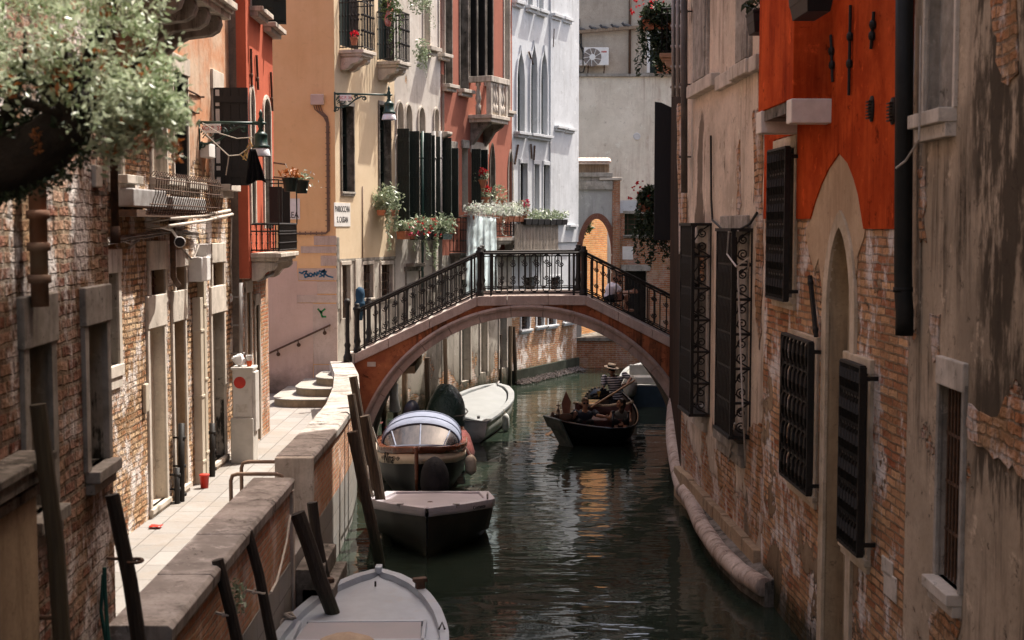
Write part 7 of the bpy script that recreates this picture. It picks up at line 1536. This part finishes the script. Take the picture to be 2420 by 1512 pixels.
while len(lump) < 95:
    x, y = rn.uniform(-70, 415), rn.uniform(-80, 380)
    if rn.random() < inside(x, y): lump.append((x, y, 6.15 + rn.gauss(0, .28), rn.uniform(10, 34)))
for (x, y, Y, r_) in lump:
    for _k in range(int(r_ * .36)): cl.append((x + rn.gauss(0, r_), y + rn.gauss(0, r_ * .8), Y + rn.gauss(0, .06)))
for _s in range(34):
    x, y = rn.uniform(235, 415), rn.uniform(120, 300); y = y if inside(x, y) else 200; L = rn.uniform(20, 70); dx = rn.uniform(-.1, .5)
    for _k in range(int(L / 7)): cl.append((x + dx * _k * 7 + rn.gauss(0, 4), y + 40 + _k * 7 + rn.gauss(0, 4), 6.1 + rn.gauss(0, .05)))
for (x, y, Y) in cl:
    c = P(x, y, Y); n = rn.randint(6, 13)
    tgt = dry if rn.random() < .035 else m
    leaves(tgt, [c + V((rn.gauss(0, .03), rn.gauss(0, .045), rn.gauss(0, .032))) for _ in range(n)], .023, rn)
for (x, y, L) in ((130, 110, .12), (85, 95, .1), (235, 160, .14), (350, 290, .12), (420, 330, .1), (85, 300, .12), (160, 150, .1)):
    c = P(x, y, 6.0); leaves(dry, [c + V((rn.gauss(0, .012), rn.gauss(0, .012), -L * rn.random())) for _ in range(50)], .013, rn)
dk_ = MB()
for _ in range(150):  # dark leaves stand in for shadow inside the crown
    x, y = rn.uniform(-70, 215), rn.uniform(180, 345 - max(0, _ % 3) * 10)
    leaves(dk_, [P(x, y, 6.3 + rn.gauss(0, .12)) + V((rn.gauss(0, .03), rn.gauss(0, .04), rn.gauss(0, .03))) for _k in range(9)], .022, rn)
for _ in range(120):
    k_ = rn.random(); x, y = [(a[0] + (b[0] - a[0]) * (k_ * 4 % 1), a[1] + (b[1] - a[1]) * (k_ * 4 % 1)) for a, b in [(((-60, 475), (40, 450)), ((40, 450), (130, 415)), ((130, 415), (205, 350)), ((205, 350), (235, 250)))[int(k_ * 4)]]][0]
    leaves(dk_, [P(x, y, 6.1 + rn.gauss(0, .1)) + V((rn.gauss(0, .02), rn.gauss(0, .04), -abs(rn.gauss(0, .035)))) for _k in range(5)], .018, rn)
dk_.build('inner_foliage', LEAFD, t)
m.build('crown', leafmat('silvery pale leaf', (.72, .79, .58), (.17, .24, .10), rough=.35, spec=.5, trans=.3), t); dry.build('dry_leaves', DRY, t)
# ================================================================== PEOPLE
SKIN = simple('skin', (.42, .22, .14), (.36, .18, .11), rough=.5, spec=.4); SKIN2 = simple('tanned skin', (.32, .16, .10), (.28, .135, .08), rough=.5, spec=.4)
def limb(m, pts, rr, n=10):
    m.tube(pts, rr, n)
    for p, r_ in zip(pts, rr): m.ell(p, (r_, r_, r_), 10, 7)
def hand(m, w_, d, side, curl=.6, sc=1.0):
    """palm and five curled fingers from the wrist w_ along d; side points to the thumb"""
    d = V(d).normalized(); s = (V(side) - d * V(side).dot(d)).normalized(); nn = d.cross(s); pc = V(w_) + d * .05 * sc
    m.ell(pc, (.036 * sc, .02 * sc, .05 * sc), 10, 7, Matrix((s, nn, d)).transposed())
    for i, (o, L) in enumerate(((.028, .07), (.010, .08), (-.009, .075), (-.027, .06))):
        b = pc + d * .035 * sc + s * o * sc; p = [b]; a = 0
        for k in range(3): a += curl * .75; dd = d * cos(a) + nn * sin(a); p.append(p[-1] + dd * L * sc * (.45, .32, .23)[k])
        m.tube(p, [.0095 * sc, .009 * sc, .0085 * sc, .006 * sc], 6)
    b = pc - d * .01 * sc + s * .03 * sc; m.tube([b, b + (s * .7 + d * .6 + nn * .2) * .035 * sc, b + (s * .5 + d * .9 + nn * .6) * .062 * sc], [.012 * sc, .0105 * sc, .007 * sc], 6)
def rem(o, vox, sm=6):
    r_ = o.modifiers.new('Remesh', 'REMESH'); r_.mode = 'VOXEL'; r_.voxel_size = vox; r_.use_smooth_shade = True
    s = o.modifiers.new('Smooth', 'SMOOTH'); s.iterations = sm; s.factor = .5; return o
def head(m, c, fw, up, sc=1.0):
    """skull, jaw, nose, brow, lips, ears; c centre, fw facing"""
    fw = V(fw).normalized(); up = (V(up) - fw * V(up).dot(fw)).normalized(); rt = fw.cross(up); R3 = Matrix((rt, fw, up)).transposed(); c = V(c); q = lambda x, y, z: c + R3 @ (V((x, y, z)) * sc)
    m.ell(q(0, -.01, .02), (.076 * sc, .094 * sc, .095 * sc), 14, 10, R3); m.ell(q(0, .022, -.055), (.056 * sc, .062 * sc, .065 * sc), 12, 8, R3); m.ell(q(0, .06, -.095), (.03 * sc, .025 * sc, .022 * sc), 8, 6, R3)
    m.tube([q(0, .085, .02), q(0, .108, -.022), q(0, .088, -.034)], [.011 * sc, .017 * sc, .010 * sc], 6); m.ell(q(0, .085, -.062), (.026 * sc, .012 * sc, .011 * sc), 8, 6, R3); m.ell(q(0, .075, .035), (.055 * sc, .016 * sc, .012 * sc), 8, 6, R3)
    for s in (-1, 1): m.ell(q(.077 * s, -.012, -.01), (.012 * sc, .022 * sc, .034 * sc), 8, 6, R3); m.ell(q(.042 * s, .062, -.03), (.022 * sc, .018 * sc, .02 * sc), 8, 6, R3)
    return q, R3
def hair(q, R3, sc, mat, par, style='short', grow=1.0):
    m = MB(); m.ell(q(0, -.022, .04), (.085 * sc * grow, .098 * sc * grow, .088 * sc * grow), 14, 9, R3)
    if style == 'long':
        m.ell(q(0, -.06, -.03), (.088 * sc, .07 * sc, .12 * sc), 12, 8, R3); m.ell(q(0, -.075, -.14), (.085 * sc, .055 * sc, .12 * sc), 12, 8, R3)
    if style == 'messy':
        for i in range(16): a = i * 2.4; m.ell(q(.07 * cos(a), -.03 + .06 * sin(a), .09 + .03 * cos(i)), (.032 * sc, .032 * sc, .028 * sc), 7, 5)
    m.ell(q(0, .035, .085), (.06 * sc, .045 * sc, .03 * sc), 10, 6, R3)
    m.v = [p + R3 @ V((0, 0, 1)) * .006 * mno.noise(p * 40) + (p - q(0, -.02, .03)) * .09 * mno.noise(p * 28) for p in m.v]
    return m.build('hair', mat, par, True)
def glasses(q, sc, par):
    m = MB()
    for s in (-1, 1): m.ell(q(.036 * s, .088, .008), (.031 * sc, .012 * sc, .024 * sc), 10, 7); m.tube([q(.062 * s, .08, .014), q(.08 * s, -.01, .01)], .004, 5)
    m.tube([q(-.02, .095, .012), q(.02, .095, .012)], .005, 5); m.build('sunglasses', SHUTB, par, True)
def eyes(q, sc, par):
    m = MB()
    for s in (-1, 1): m.ell(q(.034 * s, .082, .006), (.013 * sc, .008 * sc, .008 * sc), 8, 6)
    m.build('eyes', BLACKC, par, True)
def torso(m, pel, che, nk, sw, wr, dr, k=1.0):
    """pelvis, chest, neck points; sw shoulder half vector, wr waist radius, dr depth"""
    pel, che, nk, sw = V(pel), V(che), V(nk), V(sw); ax = sw.normalized(); f = (che - pel).cross(ax).normalized()
    R_ = []
    for c, a, b in ((pel - (che - pel) * .12, wr * .98, dr), (pel, wr * 1.08, dr * 1.1), (pel + (che - pel) * .45, wr * .95, dr * .95), (che - (che - pel) * .1, wr * 1.1, dr * 1.12), (che + (nk - che) * .35, sw.length * .95, dr), (che + (nk - che) * .62, sw.length * .75, dr * .75), (nk - (nk - che) * .12, .06, .06)):
        R_.append([c + ax * (a * k * cos(2 * pi * j / 16)) + f * (b * k * sin(2 * pi * j / 16)) for j in range(16)])
    m.loft(R_)
# --- the rower
yG = 32.0; g = lambda x, y, dy=0: ony(x, y, yG + dy)
t = thing('person', 'rower standing in striped shirt and straw boater, both hands on a long oar', 'person', V((2.5, 32.0, .12)))
m = MB(); nk = g(1449, 884); hc = g(1446, 877, -.06); fwd = V((-.35, -.8, -.5)); shL, shR = g(1428, 892, 0), g(1476, 885, -.02); pel = g(1456, 941); che = g(1452, 905)
elL, haL, elR, haR = g(1425, 918, -.1), g(1439, 931, -.3), g(1490, 895, -.12), g(1481, 908, -.32)
q, R3 = head(m, hc, fwd, (0, 0, 1), .98); limb(m, [nk - V((0, 0, .05)), hc - V((0, -.02, .06))], [.055, .05])
limb(m, [shL, elL, haL], [.05, .04, .027]); limb(m, [shR, elR, haR], [.05, .042, .027]); torso(m, pel, che, nk, (shR - shL) / 2, .135, .1)
hipL, hipR = pel + V((-.09, 0, -.05)), pel + V((.09, 0, -.05)); fL, fR = V((2.4, 31.8, .14)), V((2.68, 32.2, .14)); kL, kR = V((2.4, 31.7, .42)), V((2.66, 31.95, .42))
for a, b, c in ((hipL, kL, fL), (hipR, kR, fR)): limb(m, [a, b, c], [.082, .058, .04]); m.ell(c + V((0, -.08, -.01)), (.045, .12, .04), 10, 6)
od = (g(1497, 900, -.35) - V((.57, 29.7, -.0))).normalized()
hand(m, haL, V((.6, -.3, -.35)), V((0, -.2, 1)), 1.0); hand(m, haR, V((-.5, -.4, -.1)), V((0, -.2, 1)), 1.0)
rem(m.build('body', SKIN2, t), .008)
sm = NM('striped knit', .85, .2); z_ = sm.nd('ShaderNodeSeparateXYZ', {0: sm.pos()}); zz = sm.mt('ADD', z_.outputs[2], sm.mt('MULTIPLY', z_.outputs[0], -.06)); st = sm.mt('FRACT', sm.mt('MULTIPLY', zz, 17.5)); sm.col(sm.mix(sm.mt('GREATER_THAN', st, .5), (.62, .58, .58), (.022, .014, .02)))
m = MB(); torso(m, pel, che, nk, (shR - shL) / 2 * 1.08, .15, .115); limb(m, [shL, shL + (elL - shL) * .6], [.076, .07]); limb(m, [shR, shR + (elR - shR) * .6], [.076, .07]); rem(m.build('striped_shirt', sm.m, t), .012, 4)
m = MB()
for a, b, c in ((hipL, kL, fL), (hipR, kR, fR)): limb(m, [a, b, c + V((0, 0, .05))], [.098, .075, .06])
m.ell(pel - V((0, 0, .03)), (.155, .12, .1), 12, 8); rem(m.build('trousers', BLACKC, t), .014, 4)
hair(q, R3, .96, BLACKC, t)
STRAW = simple('pale straw', (.66, .54, .40), (.56, .44, .31), rough=.8, scale=40, bump=.004)
hx = g(1445, 868, -.05); ax = V((.17, -.12, 1)).normalized(); m = MB(); m.lathe(hx, [(.178, -.004), (.178, .008), (.10, .014), (.098, .085), (.09, .092), (.0, .092)], 26, ax); h = m.build('straw_hat', STRAW, t); m = MB(); m.lathe(hx, [(.101, .014), (.1012, .05), (.0995, .05)], 26, ax); m.build('hat_band', BLACKC, h)
m = MB(); a, b = g(1499, 899, -.35), V((.55, 29.68, -.12)); m.tube([a, a + (b - a) * .3, a + (b - a) * .72], .026, 8); m.tube([a + (b - a) * .7, a + (b - a) * .8, b + (a - b) * .06, b], [.026, .05, .07, .05], 8, flat=.35)
tag(m.build('oar', simple('varnished oar', (.22, .10, .05), (.32, .18, .08), rough=.4, scale=3), None, True, org=a), 'long wooden oar held by the rower, blade in the water left of the bow', 'oar')
# --- seated man
yM = 29.75; g = lambda x, y, dy=0: ony(x, y, yM + dy)
t = thing('person', 'seated man in dark navy tee shirt and sunglasses on the left of the boat', 'person', V((1.65, 29.9, .2)))
hc = g(1383, 952); nk = g(1383, 968, .03); pel = V((hc.x - .02, yM + .18, .22)); che = g(1381, 983, .1); shL, shR = g(1360, 973, .06), g(1406, 974, .04); elL, haL, elR, haR = g(1352, 990, -.1), g(1358, 985, -.3), g(1413, 982, -.1), g(1428, 984, -.22)
m = MB(); q, R3 = head(m, hc, (.12, -1, -.05), (0, 0, 1), 1.0); limb(m, [nk - V((0, 0, .04)), hc - V((0, -.02, .07))], [.06, .055]); torso(m, pel, che, nk, (shR - shL) / 2, .15, .12); limb(m, [shL, elL, haL], [.052, .043, .028]); limb(m, [shR, elR, haR], [.052, .043, .028]); hand(m, haL, V((.1, -.3, .8)), V((1, 0, .2)), .8); hand(m, haR, V((.8, -.3, -.1)), V((0, 0, 1)), .5)
for s in (-1, 1): limb(m, [pel + V((.1 * s, 0, 0)), pel + V((.13 * s, -.42, .12)), pel + V((.13 * s, -.5, -.14))], [.085, .062, .045]); m.ell(pel + V((.13 * s, -.58, -.14)), (.045, .11, .04), 8, 6)
rem(m.build('body', SKIN, t), .008)
m = MB(); torso(m, pel, che, nk, (shR - shL) / 2 * 1.06, .162, .132); limb(m, [shL, shL + (elL - shL) * .6], [.068, .066]); limb(m, [shR, shR + (elR - shR) * .6], [.068, .066]); rem(m.build('tee_shirt', simple('navy cotton', (.02, .025, .04), (.03, .035, .05), rough=.9), t), .012, 4)
m = MB()
for s in (-1, 1): limb(m, [pel + V((.1 * s, 0, 0)), pel + V((.13 * s, -.42, .12))], [.098, .082])
rem(m.build('shorts', BLACKC, t), .014, 3); hair(q, R3, 1.0, simple('brown hair', (.11, .065, .035), (.16, .10, .06), rough=.6, scale=40), t); glasses(q, 1.0, t)
# --- seated woman, face lifted to the left
yW = 29.95; g = lambda x, y, dy=0: ony(x, y, yW + dy)
t = thing('person', 'seated woman with long dark hair and patterned grey top, face turned up to the left', 'person', V((2.45, 30, .2)))
hc = g(1467, 953); nk = g(1469, 968, .03); pel = V((hc.x + .02, yW + .15, .22)); che = g(1468, 983, .08); shL, shR = g(1448, 974, .02), g(1486, 975, .05); elL, haL, elR, haR = g(1440, 990, -.12), g(1430, 985, -.2), g(1490, 995, -.1), g(1474, 1000, -.3)
m = MB(); q, R3 = head(m, hc, (-.92, -.35, .3), (.2, 0, 1), .95); limb(m, [nk - V((0, 0, .04)), hc - V((-.01, -.01, .06))], [.05, .046]); torso(m, pel, che, nk, (shR - shL) / 2, .13, .105); limb(m, [shL, elL, haL], [.043, .036, .025]); limb(m, [shR, elR, haR], [.043, .036, .025]); hand(m, haL, V((-.8, -.3, 0)), V((0, 0, 1)), .5, .9); hand(m, haR, V((-.6, -.5, -.2)), V((0, 0, 1)), .6, .9)
for s in (-1, 1): limb(m, [pel + V((.09 * s, 0, 0)), pel + V((.11 * s - .05, -.42, .1)), pel + V((.11 * s - .05, -.5, -.14))], [.08, .058, .042]); m.ell(pel + V((.11 * s - .05, -.58, -.14)), (.04, .1, .035), 8, 6)
rem(m.build('body', SKIN, t), .008)
m = MB(); torso(m, pel, che, nk, (shR - shL) / 2 * 1.04, .142, .118); rem(m.build('patterned_top', simple('grey woven top', (.16, .16, .15), (.06, .06, .058), rough=.9, scale=38, stretch=(3, 3, 1)), t), .012, 4)
m = MB()
for s in (-1, 1): limb(m, [pel + V((.09 * s, 0, 0)), pel + V((.11 * s - .05, -.42, .1))], [.095, .085])
rem(m.build('skirt', BLACKC, t), .014, 3); hair(q, R3, .97, simple('dark brown hair', (.018, .012, .010), (.03, .018, .013), rough=.45, scale=40), t, 'long'); eyes(q, .95, t)
# --- woman on the bridge steps
yS = 28.45; g = lambda x, y, dy=0: ony(x, y, yS + dy)
t = thing('person', 'woman in white tee shirt and sunglasses sitting on the bridge steps behind the railing', 'person', V((2.1, 28.45, 3.0)))
hc = g(1459, 651); nk = g(1452, 665); pel = g(1439, 705); che = g(1446, 681); shF, shB = g(1456, 676, -.15), g(1449, 672, .16)
m = MB(); q, R3 = head(m, hc, (.72, -.68, -.12), (0, 0, 1), .95); limb(m, [nk - V((0, 0, .03)), hc - V((.01, 0, .07))], [.05, .047]); torso(m, pel, che, nk, (shB - shF) / 2, .12, .11)
elF, haF, elB, haB = g(1470, 693, -.16), g(1494, 691, -.14), g(1470, 691, .16), g(1492, 688, .1)
limb(m, [shF, elF, haF], [.042, .035, .024]); limb(m, [shB, elB, haB], [.042, .035, .024]); hand(m, haF, (1, 0, .1), (0, 0, 1), .6, .9); hand(m, haB, (1, 0, .1), (0, 0, 1), .6, .9)
kF, kB, fF, fB = g(1481, 701, -.1), g(1483, 701, .14), g(1477, 731, -.1), g(1481, 731, .14)
limb(m, [pel + V((.02, -.09, 0)), kF, fF], [.08, .056, .038]); limb(m, [pel + V((.02, .09, 0)), kB, fB], [.08, .056, .038])
for f_ in (fF, fB): m.ell(f_ + V((.07, 0, -.02)), (.11, .042, .035), 8, 6)
rem(m.build('body', SKIN2, t), .008)
m = MB(); torso(m, pel + V((0, 0, -.02)), che, nk, (shB - shF) / 2 * 1.05, .135, .125); limb(m, [shF, shF + (elF - shF) * .5], [.062, .068]); limb(m, [shB, shB + (elB - shB) * .5], [.062, .068]); rem(m.build('white_tee_shirt', simple('white cotton', (.74, .70, .74), (.66, .62, .67), rough=.9), t), .012, 4)
m = MB(); limb(m, [pel + V((.02, -.09, 0)), pel + V((.02, -.09, 0)) + (kF - pel) * .6], [.095, .082]); limb(m, [pel + V((.02, .09, 0)), pel + V((.02, .09, 0)) + (kB - pel) * .6], [.095, .082]); m.ell(pel, (.13, .16, .1), 12, 8); rem(m.build('shorts', BLACKC, t), .014, 3)
hair(q, R3, .97, simple('ash brown curly hair', (.20, .13, .085), (.13, .08, .05), rough=.7, scale=50), t, 'messy', 1.04); glasses(q, .95, t)
t = thing('handbag', 'dark handbag on the lap of the woman on the bridge steps', 'bag', g(1465, 702, -.2)); m = MB(); c = g(1462, 702, -.24); m.box(c, (.16, .07, .12)); m.tube([c + V((-.06, 0, .06)), c + V((0, 0, .14)), c + V((.06, 0, .06))], .01, 6); m.build('bag', simple('brown leather', (.22, .09, .05)), t, bevel=.02)
# ================================================================== TIDE LINE
def tide(mat, z0, z1, col, k=.9):
    """weed and slime near the waterline, on whatever stands in the water"""
    t = mat.node_tree; b = t.nodes['Principled BSDF']; old = b.inputs['Base Color'].links[0].from_socket; n = NM.__new__(NM); n.m, n.t, n.b, n._pos = mat, t, b, None
    z = n.mt('ADD', n.zz(), n.mt('MULTIPLY', n.mt('SUBTRACT', n.noise(6, 5, .7), .5), (z1 - z0) * 1.6))
    f = n.nd('ShaderNodeMapRange', {'Value': z, 'From Min': z0, 'From Max': z1, 'To Min': k, 'To Max': 0.0}).outputs[0]
    n.col(n.mix(f, old, col))
for w_ in (WOODP, WOODD, WOODL): tide(w_, .25, .75, (.020, .026, .012))
for w_ in (HUL, WGEL2, NAVYH): tide(w_, .06, .24, (.03, .034, .02), .8)
tide(ALU, .02, .3, (.06, .065, .05), .7)
p = onz(367, 1246, Z_F + .012); m = MB(); rr = [[p + V((.05 * i - .07 + .01 * sin(j * 3), .045 * j - .06, .008 + .012 * abs(sin(i * 2.1 + j * 1.7)))) for j in range(4)] for i in range(4)]; m.loft(rr, False, False)
o = m.build('paper_scrap', RED, None, True, org=p); o.modifiers.new('Solidify', 'SOLIDIFY').thickness = .004; tag(o, 'crumpled red scrap of paper lying on the sunlit quay paving', 'paper')
